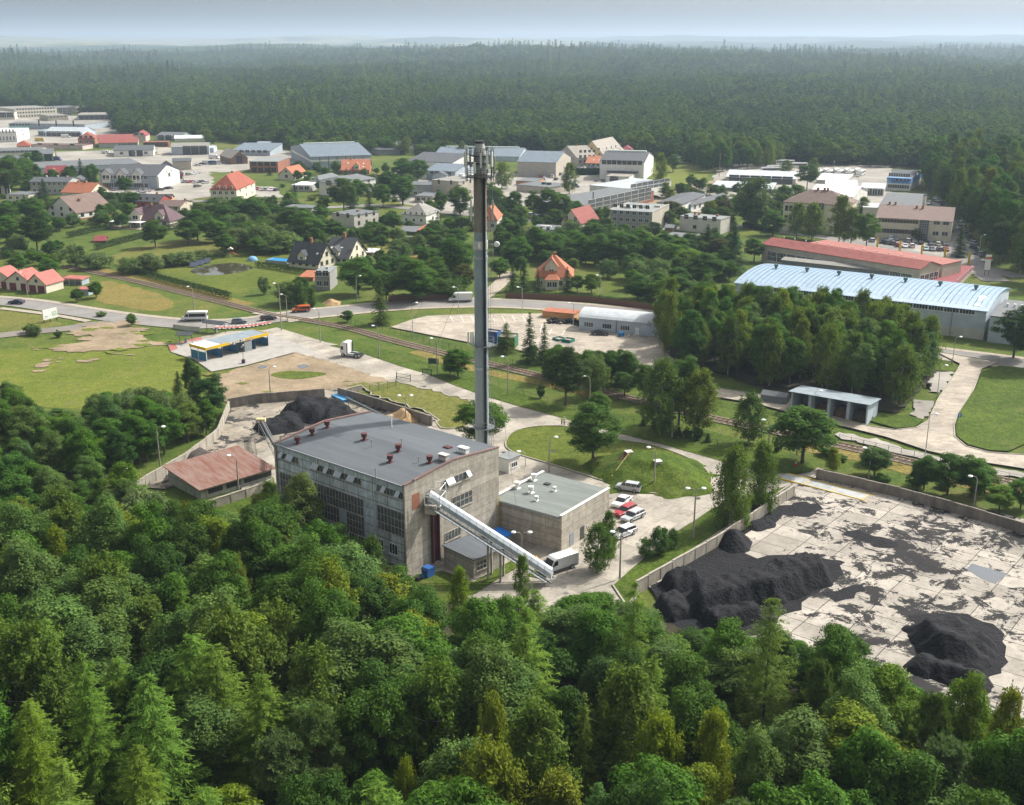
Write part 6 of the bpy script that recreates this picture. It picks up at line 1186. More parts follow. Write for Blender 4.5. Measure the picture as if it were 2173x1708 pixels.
def sash(x, z, wall='f', w=.8):
    o = MB().box(-w / 2, w / 2, -.03, .03, -.95, 0).build('open_sash', M_galv, root); o.rotation_euler = (-R(38), 0, 0 if wall == 'f' else math.pi / 2)
    if wall != 'f': o.rotation_euler = Matrix.Rotation(math.pi / 2, 4, 'Z').to_3x3().to_4x4().to_euler(); o.matrix_local = Matrix.Translation((L_ + .12, x, z)) @ Matrix.Rotation(math.pi / 2, 4, 'Z') @ Matrix.Rotation(-R(38), 4, 'X')
    else: o.location = (x, -.2, z)
zt = h - 2.35
for u0, u1, n in ((.025, .19, 7), (.29, .68, 16), (.79, .985, 8)):
    stw(L_ * (u0 + u1) / 2, zt, L_ * (u1 - u0), 1.15, n, 1)
for u in (.055, .115, .14, .32, .345, .42, .50, .525, .60, .625, .85, .95): sash(L_ * u, zt + 1.15)
for u0, u1, z0, z1, nx, ny in ((.025, .235, h - 8.4, h - 4.6, 9, 3), (.31, .69, h - 7.2, h - 4.4, 16, 2), (.31, .50, h - 9.9, h - 7.3, 8, 2), (.555, .69, h - 10.6, h - 7.3, 6, 3), (.79, .99, h - 8.3, h - 4.4, 8, 3)):
    stw(L_ * (u0 + u1) / 2, z0, L_ * (u1 - u0), z1 - z0, nx, ny)
for u in (.245, .275, .72, .75): MB().box(L_ * u - .28, L_ * u + .28, -.2, -.12, h - 11, h - 4.6).build('pilaster', M_panel, root)
for u, z in ((.03, 4.6), (.11, 4.6), (.19, 4.6), (.33, 2.7), (.41, 2.7), (.60, 2.5), (.67, 2.5), (.80, 3.3), (.90, 3.3)): put_window(root, L_ * u, -.13, z, 0, 1.7, 1.7, 3, 1)
for u0, u1, z0, z1 in ((.505, .55, h - 10.4, h - 7.4), (.02, .06, h - 11.5, h - 8.7), (.24, .30, h - 10, h - 4.6), (.70, .78, h - 11, h - 5)): MB().box(L_ * u0, L_ * u1, -.19, -.12, z0, z1).build('infill_panel', wallm('lblue'), root)
for u in (.06, .2, .34, .55, .9): stw(L_ * u, 1.0, 2.4, .8, 4, 1)
stw(D * .52, h - 2.9, D * .31, 1.35, 7, 1, 'r'); stw(D * .58, h - 7.0, D * .23, 2.1, 5, 2, 'r'); stw(D * .47, h - 11.6, D * .18, 1.5, 5, 1, 'r')
for v in (.42, .46, .64): sash(D * v, h - 1.6, 'r')
MB().box(L_ + .02, L_ + .14, D * .24, D * .30, 1, h - 3.2).box(L_ + .02, L_ + .6, D * .235, D * .24, 1, h - 3.2).box(L_ + .02, L_ + .6, D * .30, D * .305, 1, h - 3.2).build('elevator_shaft', M_vent, root)
MB().box(L_ + .005, L_ + .04, D * .05, D * .13, h - 4.2, h - 1.8).build('bare_brick_patch', wallm('brick'), root)
def onroof(px, z=None):   # local point on roof under a photo point
    g = G(px[0], px[1], h + .3); q = Matrix.Rotation(-r.rz, 3, 'Z') @ (g - r.o); zz = h - .05 + .83 * (1 - abs(q.y - D / 2) / (D / 2)); return (q.x, q.y, zz)
def Z1(x, y): return 565 + x / 6.163, 852.8 + y / 6.163
for q in ((410, 530), (602, 440), (800, 365), (1283, 525), (1728, 672), (1620, 790), (2138, 820)):
    b = MB().box(-.42, .42, -.42, .42, 0, .1); b.cyl((0, 0, .1), (0, 0, .55), .24, .27, 12); b.cyl((0, 0, .55), (0, 0, 1.05), .46, .46, 14); b.cyl((0, 0, 1.05), (0, 0, 1.15), .5, .5, 14); b.build('roof_ventilator', M_vent, root, loc=onroof(Z1(*q)))
for q, hh in (((1384, 608), 1.1), ((1776, 622), 1.2), ((1434, 970), 1.5), ((1995, 808), .8), ((187, 520), 1.1), ((1936, 1030), .4)):
    b = MB().cyl((0, 0, 0), (0, 0, hh), .07, n=6); b.cyl((-.22, 0, hh), (.22, 0, hh), .08, n=6); b.build('vent_pipe', M_steel, root, loc=onroof(Z1(*q)))
b = MB().cyl((0, 0, 0), (0, 0, 2.1), .09, n=6); b.box(-.25, .25, -.1, .1, 2.0, 2.15); b.build('vent_pipe', M_white, root, loc=onroof(Z1(1640, 335)))
def Z2(x, y): return 863.5 + x / 4.741, 948.8 + y / 4.741
for q, w in (((570, 65), .8), ((372, 155), .75)):
    b = MB().box(-w, w, -.4, .4, 0, .85); b.box(-w - .1, w + .1, -.5, .5, .85, .95)
    for i in range(4): b.box(-w + .2 + i * .36, -w + .35 + i * .36, -.41, .41, .55, .8, 1)
    b.build('roof_unit', [M_white if w > .75 else wallm('pale'), M_dark], root, loc=onroof(Z2(*q)))
MB().box(-.6, .6, -.45, .45, 0, .25).build('roof_hatch', M_vent, root, loc=onroof(Z2(410, 15)))
# pump-house annex
r = frame3(Z2(880, 522), Z2(1560, 712), Z2(2095, 452), (Z2(1565, 712)[0], Z2(0, 1062)[1], Z2(0, 712)[1])); AX = r; ra = empty('annex_building', r.o, r.rz, 'low windowless concrete annex with greenish flat roof beside the boiler house', 'industrial building')
La, Da, ha = r.L, r.D, r.h; MB().box(0, La, 0, Da, -.3, ha - .1).build('wall', M_gas, ra); MB().box(-.2, La - .3, -.3, Da + .3, ha - .1, ha + .12).build('roof', M_feltg, ra)
for x in (-.3, La - .3): MB().box(x, x + .35, -.1, Da + .1, -.3, ha + .35).build('end_wall', M_gas, ra); MB().box(x - .06, x + .42, -.2, Da + .2, ha + .35, ha + .45).build('coping', M_white, ra)
MB().box(0, La - .3, -.42, -.3, ha - .1, ha + .02).build('gutter', M_grey, ra)
def inl(r, p, z): q = Matrix.Rotation(-r.rz, 3, 'Z') @ (G(p[0], p[1], z) - r.o); return q
for q, s in (((1275, 335), 1.2), ((1108, 415), 1.2), ((1248, 460), 1.2), ((1486, 442), .8), ((1303, 540), .85)):
    p_ = inl(r, Z2(*q), ha + .1); b = MB().box(-.4 * s, .4 * s, -.4 * s, .4 * s, 0, .08); b.cyl((0, 0, .08), (0, 0, .5 * s), .2 * s, n=10); b.cyl((0, 0, .5 * s), (0, 0, .95 * s), .38 * s, n=14); b.build('roof_ventilator', M_white, ra, loc=(p_.x, p_.y, ha + .12))
p_ = inl(r, Z2(1412, 375), ha + .1); MB().box(-.5, .5, -.4, .4, 0, .2).build('roof_hatch', M_dark, ra, loc=(p_.x, p_.y, ha + .12))
for v, k, nm in ((.20, 'dooor_grey', 'door'), (.42, 'door_dark', 'door')):
    y = Da * v; MB().box(La + .04, La + .1, y - .6, y + .6, .05, 2.35).build('door', mat(k, (.24, .28, .32) if v < .3 else (.05, .06, .06), .5), ra)
lad = MB(); 
for s in (-.25, .25): lad.cyl((La * .09 + s, -.5, .8), (La * .09 + s, -.5, ha + 1.0), .04, n=5)
for i in range(18): lad.cyl((La * .09 - .25, -.5, 1 + i * .3), (La * .09 + .25, -.5, 1 + i * .3), .025, n=4)
for i in range(5):
    z = 2.2 + i * 1.1; pts = [(La * .09 + .4 * math.cos(t), -.5 - .45 * math.sin(t), z) for t in np.linspace(0, math.pi, 7)]; lad.tube(pts, .03, 4)
lad.build('yellow_cage_ladder', M_yel, ra)
r = frame3(Z2(370, 988), Z2(672, 1130), Z2(945, 1010), (Z2(682, 0)[0], Z2(0, 1340)[1], Z2(0, 1134)[1])); rs = empty('shed', r.o, r.rz, 'small concrete shed with dark roof under the conveyor', 'shed')
MB().box(0, r.L, 0, r.D, -.3, r.h - .1).build('wall', M_gas, rs); MB().box(-.2, r.L + .25, -.2, r.D + .2, r.h - .1, r.h + .06).build('roof', M_felt, rs); put_window(rs, r.L, r.D * .32, 1.2, math.pi / 2, 2.6, 1.5, 4, 2, 'rusty_steel_frame')
for lab, q, hh, w in (('small white kiosk roof behind the boiler house', (1080, 998), 2.8, 3.2),):
    g = G(*q); t = empty('kiosk', g, R(50), lab, 'kiosk'); MB().box(-w / 2, w / 2, -1.3, 1.3, 0, hh).build('wall', wallm('white'), t); MB().box(-w / 2 - .2, w / 2 + .2, -1.5, 1.5, hh, hh + .15).build('roof', roofm('ltfelt'), t); put_window(t, 0, -1.3, 1, 0, 1.6, 1, 3, 1)
r = frame3((676 / 1, 991), (672, 991), (671, 990), None, 3) if False else None
# rusty-roofed store left of the boiler house
def Z21(x, y): return x / 3.997, 692.9 + y / 3.997
r = frame3(Z21(1425, 1235), Z21(1700, 1375), Z21(2260, 1180), (Z21(1700, 0)[0], Z21(0, 1480)[1], Z21(0, 1380)[1]));
M_rust = mat('rusty_corrugated_sheet', (.17, .07, .045), .9, .3, .5, col2=(.23, .16, .135), bump=.03, bscale=6, stretch=(.5, 3, 1))
rt = empty('store_building', r.o, r.rz, 'long grey store with rusty corrugated roof left of the boiler house', 'store building'); MB().box(0, r.L, 0, r.D, -.3, r.h).prism([(0, r.h), (r.L, r.h), (0, r.h + .9)], 0, r.D, 'y').build('wall', panel_mat('pale_store_panels', (.40, .41, .38), (.2, .2, .18), 3, 1.6, .3, .3), rt)
MB().prism([(-.7, r.h + .93 + .12), (r.L + .7, r.h - .08), (r.L + .7, r.h + .04), (-.7, r.h + .93 + .24)], -.6, r.D + .6, 'y').build('roof', M_rust, rt)
for v in (.2, .45, .7, .9): MB().box(r.L - .02, r.L + .05, r.D * v - 1.4, r.D * v + 1.4, r.h - 1.4, r.h - .6).build('window', M_dark, rt)
MB().box(r.L * .3, r.L * .6, -.05, .02, 1.8, 2.6).build('window', M_steel, rt)
# --- stack
def U(p): return Vector((p[0], p[1], 0))
SP = G(1024, 1030); 
def sz(y): 
    lo, hi = 0, 74
    for _ in range(40):
        m = (lo + hi) / 2
        if P((SP.x, SP.y, m))[1] > y: lo = m
        else: hi = m
    return lo
st = empty('chimney_stack', (SP.x, SP.y, 0), 0, 'tall grey steel chimney stack crowned with phone antennas', 'chimney stack')
zt_, zc, zp = sz(300), sz(345), sz(374); print('stack', SP, zt_)
M_stk = mat('weathered_stack_paint', (.25, .30, .315), .6, .16, .35, stretch=(1, 1, .25), bump=.01); M_lat = mat('lattice_steel', (.20, .22, .23), .5, .15, 2, metal=.3); M_rstk = mat('rust_stained_stack', (.26, .25, .21), .7, .2, .5, col2=(.15, .09, .05), stretch=(1, 1, .2))
b = MB(); b.cyl((0, 0, 0), (0, 0, zp - 9), 1.22, 1.08, 24); b.build('shaft', M_stk, st, smooth=False)
MB().cyl((0, 0, zp - 9), (0, 0, zp + .5), 1.08, 1.05, 24).build('upper_shaft', M_rstk, st)
MB().cyl((0, 0, zp + .5), (0, 0, zc + 1.6), 1.05, 1.02, 24).cyl((0, 0, zc + 1.6), (0, 0, zt_ - .3), .98, .72, 24).build('flue_cone', mat('pale_flue', (.36, .37, .36), .6, .15, 1), st)
MB().cyl((0, 0, zt_ - .3), (0, 0, zt_ + .1), .78, .76, 24).build('flue_rim', M_dark, st)
for yy in (519, 546, 780): z = sz(yy); MB().cyl((0, 0, z - .7 if yy == 519 else z - .25), (0, 0, z + .7 if yy == 519 else z + .25), 1.24, 1.24, 24).build('band', M_galv if yy > 519 else wallm('pale'), st)
b = MB(); b.box(.5, .85, -1.28, -.85, 1, zp); 
for i in range(6): b.cyl((.45 + i * .08, -1.32, 1), (.45 + i * .08, -1.32, zp), .035, n=4)
b.build('cable_tray', mat('black_cables', (.028, .032, .036), .6), st)
b = MB()
for s in (0, .42): b.cyl((1.25 + s, -.95, 2), (1.25 + s, -.95, zp), .035, n=4)
for i in range(int(zp / .35) - 6): b.cyl((1.25, -.95, 2.2 + i * .35), (1.67, -.95, 2.2 + i * .35), .02, n=3)
for i in range(int(zp / 1.3) - 2):
    z = 4 + i * 1.3; b.tube([(1.46 + .42 * math.cos(t), -.95 - .0 + .5 * math.sin(t) , z) for t in np.linspace(-.3, math.pi + .3, 7)], .022, 3)
for s in (.9, 1.46, 2.0): pass
b.cyl((2.02, -.6, 4), (2.02, -.6, zp), .025, n=3); b.build('cage_ladder', M_lat, st)
def platform(z, rr, x0=0, name='platform', rails=2, m=M_lat):
    b = MB(); n = 10; b.cyl((x0, 0, z - .12), (x0, 0, z), rr, rr, n)
    for k in range(n):
        t = 2 * math.pi * k / n; t2 = 2 * math.pi * (k + 1) / n; p0 = (x0 + rr * math.cos(t), rr * math.sin(t)); p1 = (x0 + rr * math.cos(t2), rr * math.sin(t2)); b.cyl((*p0, z), (*p0, z + 1.15), .035, n=4)
        for q in range(1, rails + 1): b.cyl((*p0, z + 1.15 * q / rails), (*p1, z + 1.15 * q / rails), .03, n=4)
    return b.build(name, m, st)
platform(sz(905), 1.95, .3); platform(sz(731), 1.95, .3); platform(zp, 2.4, 0, rails=3, m=M_dark); platform(zp + 2.2, 1.9, 0, rails=3, m=M_dark); platform(zc + 1.2, 1.7, 0, rails=2, m=M_dark)
M_ant = mat('antenna_radome', (.62, .64, .56), .5); an = random.Random(3)
for k in range(15):
    t = 2 * math.pi * k / 15 + .2; x, y = 2.35 * math.cos(t), 2.35 * math.sin(t); z0 = zp + an.uniform(-.2, 1.4); hh = an.uniform(1.8, 3.0)
    MB().cyl((x * .97, y * .97, zp - .8), (x * .97, y * .97, zp + 4.6), .045, n=5).build('antenna_mast', M_dark, st)
    if k % 5 != 4: b = MB().box(-.16, .16, -.08, .08, 0, hh); b.build('panel_antenna', M_ant, st, loc=(x * 1.07, y * 1.07, z0 + .4)).rotation_euler = (0, 0, t + math.pi / 2)
    if k % 3 == 0: MB().box(-.2, .2, -.12, .12, 0, .5).build('radio_unit', M_grey, st, loc=(x * .86, y * .86, zp + .5 + an.random() * 2)).rotation_euler = (0, 0, t)
for x, z in ((-2.2, zc + 2.6), (.6, zc + 2.2), (2.1, zc + 2.4)): MB().cyl((x, -1.5, z), (x, -1.75, z), .32, .32, 12).build('dish_antenna', M_ant, st)
for sx in (-1.5, 2.05): MB().box(sx - .14, sx + .14, -.5, -.34, zp - 7.2, zp - 3.8).build('panel_antenna', M_ant, st)
z = sz(516); MB().cyl((1.3, -.8, z), (2.7, -.9, z), .05, n=5).cyl((2.7, -1.0, z), (2.7, -1.35, z), .48, .42, 14).build('dish_antenna', M_white, st); MB().box(-.35, .0, -1.5, -1.2, z - .6, z + .3).build('radio_unit', M_white, st)
z = sz(731)
for x in (-2.2, -1.75, -1.4): MB().box(x - .14, x + .14, -.6, -.45, z + .3, z + 2.3).build('panel_antenna', M_ant, st)
MB().cyl((-.95, 0, zp + 4), (-.95, 0, zt_ + 1.6), .03, n=4).build('lightning_rod', M_dark, st)
# --- covered inclined conveyor
a = BH.root.matrix_world if False else None
mw = Matrix.Translation(BH.o) @ Matrix.Rotation(BH.rz, 4, 'Z'); top = mw @ Vector((BH.L + .3, BH.D * .205, BH.h - 3.3)); bot = G(1172, 1240, 0); bot.z = 1.0
d = bot - top; hd = Vector((d.x, d.y, 0)); Lh = hd.length; az = math.atan2(d.y, d.x); sl_ = (bot.z - top.z) / Lh
cv = empty('conveyor', (top.x, top.y, 0), az, 'long covered conveyor sloping from the boiler house wall down to the yard', 'conveyor'); zt0 = top.z
def ln(x): return zt0 + sl_ * x
def beam(x0, x1, y0, y1, dz0, dz1, m, nm, b=None): return MB().prism([(x0, ln(x0) + dz0), (x1, ln(x1) + dz0), (x1, ln(x1) + dz1), (x0, ln(x0) + dz1)], y0, y1, 'y').build(nm, m, cv)
b = MB(); sec = [(-.75, .1), (-.75, 1.0), (-.3, 1.45), (.35, 1.45), (.75, 1.0), (.75, .1)]
n_ = 18
for i in range(n_):
    x0, x1 = Lh * .02 + i * Lh * .98 / n_, Lh * .02 + (i + 1) * Lh * .98 / n_ - .05; v = [(x0, y, ln(x0) + z) for y, z in sec] + [(x1, y, ln(x1) + z) for y, z in sec]; k = len(sec)
    b.add(v, [tuple(range(k)), tuple(range(2 * k - 1, k - 1, -1))] + [(j, j + k, (j + 1) % k + k, (j + 1) % k) for j in range(k)])
b.build('cover', mat('dull_zinc_sheet', (.46, .50, .53), .45, .1, 1, metal=.25), cv)
beam(0, Lh, -1.0, -.8, -.45, -.2, M_lat, 'girder'); beam(0, Lh, .8, 1.0, -.45, -.2, M_lat, 'girder'); beam(.5, Lh * .97, -1.75, -1.05, -.35, -.25, M_lat, 'walkway')
b = MB(); n_ = 30
for i in range(n_):
    x = .5 + i * (Lh * .96) / n_; x2 = x + Lh * .96 / n_; b.cyl((x, -1.75, ln(x) - .3), (x, -1.75, ln(x) + .8), .03, n=4); b.cyl((x, -1.75, ln(x) + .8), (x2, -1.75, ln(x2) + .8), .03, n=4); b.cyl((x, -1.75, ln(x) + .3), (x2, -1.75, ln(x2) + .3), .025, n=4); b.cyl((x, 1.0, ln(x) + .9), (x2, 1.0, ln(x2) + .9), .03, n=4)
    b.cyl((x, -1.0, ln(x) - .4), (x2, -1.0, ln(x2) - 1.1 if i % 2 else ln(x2) - .4), .03, n=4); b.cyl((x, -1.75, ln(x) - .3), (x, 1.0, ln(x) - .4), .03, n=4)
b.build('handrail', M_lat, cv)
for fx in (.50, .60):
    x = Lh * fx
    for s in (-1.3, .6): MB().box(x - .14, x + .14, s - .14, s + .14, -.2, ln(x) - .3).build('leg', mat('concrete_post', (.33, .31, .27), .9, .2, 1), cv)
b = MB(); z0 = zt0 - .4
for x in (-.1, 2.2):
    for y in (-1.5, 1.5): b.cyl((x, y, z0), (x, y, z0 + 2.6), .06, n=5)
for z in (z0, z0 + 1.3, z0 + 2.6):
    b.tube([(-.1, -1.5, z), (2.2, -1.5, z), (2.2, 1.5, z), (-.1, 1.5, z)], .05, 5)
b.build('landing_frame', M_white, cv); MB().box(-.1, 1.6, -1.5, .6, z0 - 1.4, z0).build('landing_box', wallm('beige'), cv); MB().box(-.1, .9, -.5, .5, z0 + .1, z0 + 1.2).build('drive_unit', M_galv, cv)
# second, open conveyor at the old coal heap
e0 = G(*Z21(2290, 1040), 9); p0 = G(552, 925, 0); t2 = empty('belt_conveyor', p0, 0, 'open belt conveyor climbing from the old coal heap to the boiler house', 'conveyor'); v1 = mw @ Vector((1.5, BH.D * .1, 7)) - p0
b = MB(); v0 = Vector((0, 0, 3.2)); v1 = v1 * .9
b.cyl(v0 + Vector((.4, 0, 0)), v1 + Vector((.4, 0, 0)), .3, n=6); b.build('belt', mat('belt_rubber', (.10, .10, .10), .8), t2)
b = MB(); 
for s in (-.2, 1.0): 
    for q in (0, -.8): b.cyl(v0 + Vector((s, 0, q)), v1 + Vector((s, 0, q)), .06, n=4)
for i in range(12): a_ = v0.lerp(v1, i / 12); c_ = v0.lerp(v1, (i + 1) / 12); b.cyl(a_ + Vector((-.2, 0, -.8)), c_ + Vector((-.2, 0, 0)), .04, n=4); b.cyl(a_ + Vector((1, 0, 0)), c_ + Vector((1, 0, -.8)), .04, n=4)
for s in (-.2, 1.0): b.cyl(v0 + Vector((s, 0, -.5)), (s, 0, -.2), .07, n=4)
b.build('truss', M_lat, t2); MB().box(-.5, 1.3, -.6, .5, 3.0, 3.7).build('head_box', mat('pale_yellow', (.55, .47, .25), .6), t2)
b = MB(); ca, cb_ = G(735, 848, 1.6), G(835, 893, 1.0); o0 = Vector((ca.x, ca.y, 0))
for s in (0, .5): b.cyl(ca - o0 + Vector((0, s, 0)), cb_ - o0 + Vector((0, s, -.4)), .05, n=4); b.cyl(ca - o0 + Vector((0, s, .5)), cb_ - o0 + Vector((0, s, .1)), .05, n=4)
b.cyl(ca - o0 + Vector((0, .25, .3)), cb_ - o0 + Vector((0, .25, -.1)), .25, n=6)
for q in (0, 1): b.cyl((ca - o0).lerp(cb_ - o0, q * .9 + .05), Vector(((ca - o0).lerp(cb_ - o0, q * .9 + .05).x, (ca - o0).lerp(cb_ - o0, q * .9 + .05).y, 0)), .08, n=4)
o = b.build('idle_conveyor', M_lat, None, loc=o0); tag(o, 'idle rusty conveyor frame leaning along the old yard wall', 'conveyor')
# ------------------------------------------------------------------ walls and fences
M_cwall = mat('precast_wall', (.32, .29, .24), .92, .2, .7, bump=.03, bscale=3, stretch=(1, 1, .35)); M_cwall2 = mat('dark_precast_wall', (.20, .175, .15), .92, .25, .7, bump=.03, bscale=3, stretch=(1, 1, .35))
def wall(px, hh, label, m, cat='wall', step=3.0, name='concrete_wall', th=.12):
    w = resample([tuple(G(*p)[:2]) for p in px], step); o0 = Vector((*w[0], 0)); b = MB(); c = MB()
    for i in range(len(w) - 1):
        a, d_ = Vector((*w[i], 0)) - o0, Vector((*w[i + 1], 0)) - o0; j = .02 * ((i * 7) % 5 - 2); e = (d_ - a).normalized() * .06; strip_seg(b, a + e, d_ - e, th, -.2, hh + j); strip_seg(c, a + e, d_ - e, th + .05, hh + j, hh + j + .08)
        strip_seg(b, a - e * 2, a + e * 2, th + .05, -.2, hh + j - .05)
    t = empty(name, o0, 0, label, cat); b.build('wall_panels', m, t); c.build('coping', M_kerb if m is M_cwall else M_cwall2, t); return t
wall([(1733, 1018), (1900, 1057), (2040, 1096), (2173, 1137), (2330, 1186)], 2.1, 'long dark panel wall between the coal yard and the railway', M_cwall2)
wall([(1683, 1055), (1629, 1092), (1520, 1165), (1386, 1242), (1340, 1268)], 2.2, 'pale panel wall on the left side of the coal yard', M_cwall)
wall([(486, 868), (543, 858), (640, 850), (719, 844)], 2.3, 'dark wall between the old coal yard and the dirt lot', M_cwall2)
wall([(719, 843), (800, 866), (900, 900), (918, 906)], 2.2, 'dark wall between the old coal yard and the triangular lawn', M_cwall2)
wall([(722, 843), (764, 832), (785, 828)], 1.6, 'short pale wall at the corner of the triangular lawn', M_cwall)
wall([(487, 872), (463, 934), (395, 986), (313, 1034), (270, 1060)], 2.2, 'leaning pale wall along the scrub wood', M_cwall)
wall([(425, 1090), (520, 1060), (583, 1035)], 1.8, 'low pale wall in front of the rusty-roofed store', M_cwall)
def meshfence(px, hh, label, m, step=2.5, name='wire_fence'):
    w = resample([tuple(G(*p)[:2]) for p in px], step); o0 = Vector((*w[0], 0)); t = empty(name, o0, 0, label, 'fence'); b = MB(); c = MB()
    for i in range(len(w)):
        a = Vector((*w[i], 0)) - o0; b.cyl(a, a + Vector((0, 0, hh)), .05, n=4)
        if i + 1 < len(w):
            d_ = Vector((*w[i + 1], 0)) - o0
            for z in (.15, .5, .85, 1.2, hh - .05):
                if z < hh: c.cyl(a + Vector((0, 0, z)), d_ + Vector((0, 0, z)), .018, n=3)
    q = b.build('fence_post', m, t); tag(q, kind='stuff'); c.build('wire', m, t)
M_gf = mat('green_fence', (.02, .07, .045), .6)
meshfence([(717, 676), (760, 692), (830, 704), (900, 726), (960, 742), (1010, 757), (1060, 768), (1120, 783)], 1.5, 'green wire fence between the railway and the car park', M_gf)
meshfence([(785, 836), (840, 822), (842, 810)], 2.0, 'green wire fence on the low wall by the gate', M_gf)
meshfence([(1095, 835), (1140, 850), (1200, 866), (1300, 890), (1400, 915), (1530, 950)], 1.4, 'wire fence between the estate road and the railway', M_gf)
meshfence([(1780, 935), (1860, 953), (1960, 975), (2060, 1000), (2200, 1030)], 1.3, 'low wire fence below the right service road', M_dark)
meshfence([(1110, 745), (1200, 735), (1260, 755), (1300, 768)], 1.1, 'pale railing of the car park ramp', M_galv)
meshfence([(1985, 695), (2060, 708), (2120, 722)], 1.6, 'dark fence in front of the blue hall', M_dark)
meshfence([(1975, 768), (2038, 778)], 1.6, 'dark gate frame at the right service road', M_dark)
def gate(p0, p1, hh, label):
    a, d_ = G(*p0), G(*p1); t = empty('gate', a, 0, label, 'gate'); v = d_ - a; b = MB()
    for q in (0, 1): b.box(v.x * q - .08, v.x * q + .08, v.y * q - .08, v.y * q + .08, 0, hh + .3)
    b.build('gate_post', M_gf, t); c = MB(); 
    for z in (.2, hh * .5, hh): c.cyl((0, 0, z), v + Vector((0, 0, z)), .05, n=4)
    for i in range(1, 14): c.cyl(v * (i / 14) + Vector((0, 0, .2)), v * (i / 14) + Vector((0, 0, hh)), .022, n=3)
    c.cyl((0, 0, .2), v + Vector((0, 0, hh)), .04, n=4); c.build('gate_leaf', M_gf, t)
gate((842, 806), (871, 812), 1.7, 'open green entrance gate leaf on the lawn side of the estate road'); gate((897, 796), (916, 799), 1.5, 'open green entrance gate leaf on the railway side of the estate road')
def hedge(px, w_, hh, label, tint=(.02, .045, .011), fence=None, seed=1, leaf=.17):
    r = np.random.default_rng(seed); w = resample([tuple(G(*p)[:2]) for p in px], .5); w = np.array(w); n = len(w); per = int(w_ * hh * 26 + 20); c = np.repeat(w, per, 0); d = np.gradient(w, axis=0); d = d / np.linalg.norm(d, axis=1, keepdims=True); d = np.repeat(d, per, 0); N_ = len(c)
    s = r.uniform(-1, 1, N_); z = r.uniform(0, 1, N_) ** .7; edge = r.random(N_) < .75; s = np.where(edge & (z < .9), np.sign(s) * r.uniform(.75, 1.08, N_), s); a = r.uniform(-.3, .3, N_)
    o0 = w[0]; p = np.column_stack([c[:, 0] - d[:, 1] * s * w_ / 2 + d[:, 0] * a - o0[0], c[:, 1] + d[:, 0] * s * w_ / 2 + d[:, 1] * a - o0[1], z * hh * (1 + .06 * np.sin(np.repeat(np.arange(n), per) * .9))])
    V = cards(p, np.column_stack([-d[:, 1] * s, d[:, 0] * s, .6 * np.ones(N_)]) + r.normal(size=(N_, 3)) * .5, r.uniform(.6, 1.3, N_) * leaf, 1.3, r=r)
    t = empty('hedge', (o0[0], o0[1], 0), 0, label, 'hedge'); o = bpy.data.objects.new('foliage', crown_mesh('foliage', V, np.clip(r.normal(.45, .18, N_), 0, 1), M_leaf)); COL.objects.link(o); o.parent = t; o.color = (*tint, 1)
    if fence:
        b = MB(); wl = [Vector((*q, 0)) - Vector((*o0, 0)) for q in w[::4]]
        for i in range(len(wl) - 1):
            e = (wl[i + 1] - wl[i]).normalized(); nn = Vector((e.y, -e.x, 0)) * (w_ / 2 + .1); strip_seg(b, wl[i] + nn, wl[i + 1] + nn, .04, 0, hh * .85)
        b.build('fence_boards', M_brown, t)
hedge([(293, 583), (350, 600), (420, 618), (488, 636)], 1.3, 2.4, 'thuja hedge on the railway side of the pond lawn', seed=2); hedge([(292, 582), (330, 573), (400, 561), (480, 545)], 1.2, 1.9, 'thuja hedge on the meadow side of the pond lawn', seed=3)
hedge([(544, 566), (590, 573), (655, 585)], 1.2, 2.0, 'thuja hedge between pond lawn and pool garden', seed=4); hedge([(144, 505), (200, 492), (250, 482)], 1.4, 2.4, 'thuja hedge left of the purple-roofed villa', seed=5); hedge([(203, 531), (260, 516), (310, 503), (392, 480)], 1.4, 2.4, 'thuja hedge in front of the purple-roofed villa', seed=6)
hedge([(826, 640), (880, 637), (957, 635)], 1.6, 2.2, 'ivy hedge on a brown fence along the road, left of the stack', (.04, .075, .02), True, 7); hedge([(1075, 632), (1150, 635), (1262, 641), (1330, 649), (1400, 660)], 1.6, 2.2, 'ivy hedge on a brown fence below the orange villa', (.04, .075, .02), True, 8)
hedge([(864, 500), (905, 508), (950, 516)], 1.3, 1.8, 'clipped hedge behind the rubble heap', seed=9); hedge([(1222, 372), (1272, 371)], 2, 4.0, 'tall hedge left of the white workshop hall', seed=10, leaf=.35); hedge([(772, 384), (860, 380)], 2, 3, 'hedge right of the terracotta-roofed house', seed=11, leaf=.3); hedge([(355, 383), (378, 382)], 2, 2.4, 'hedge before the dark-roofed shop', seed=12, leaf=.3)
hedge([(210, 418), (300, 424)], 2.4, 2.6, 'hedge before the gabled office row', seed=13, leaf=.3); hedge([(1580, 482), (1640, 494)], 2, 2.2, 'hedge along the street by the depot trees', seed=14, leaf=.3)
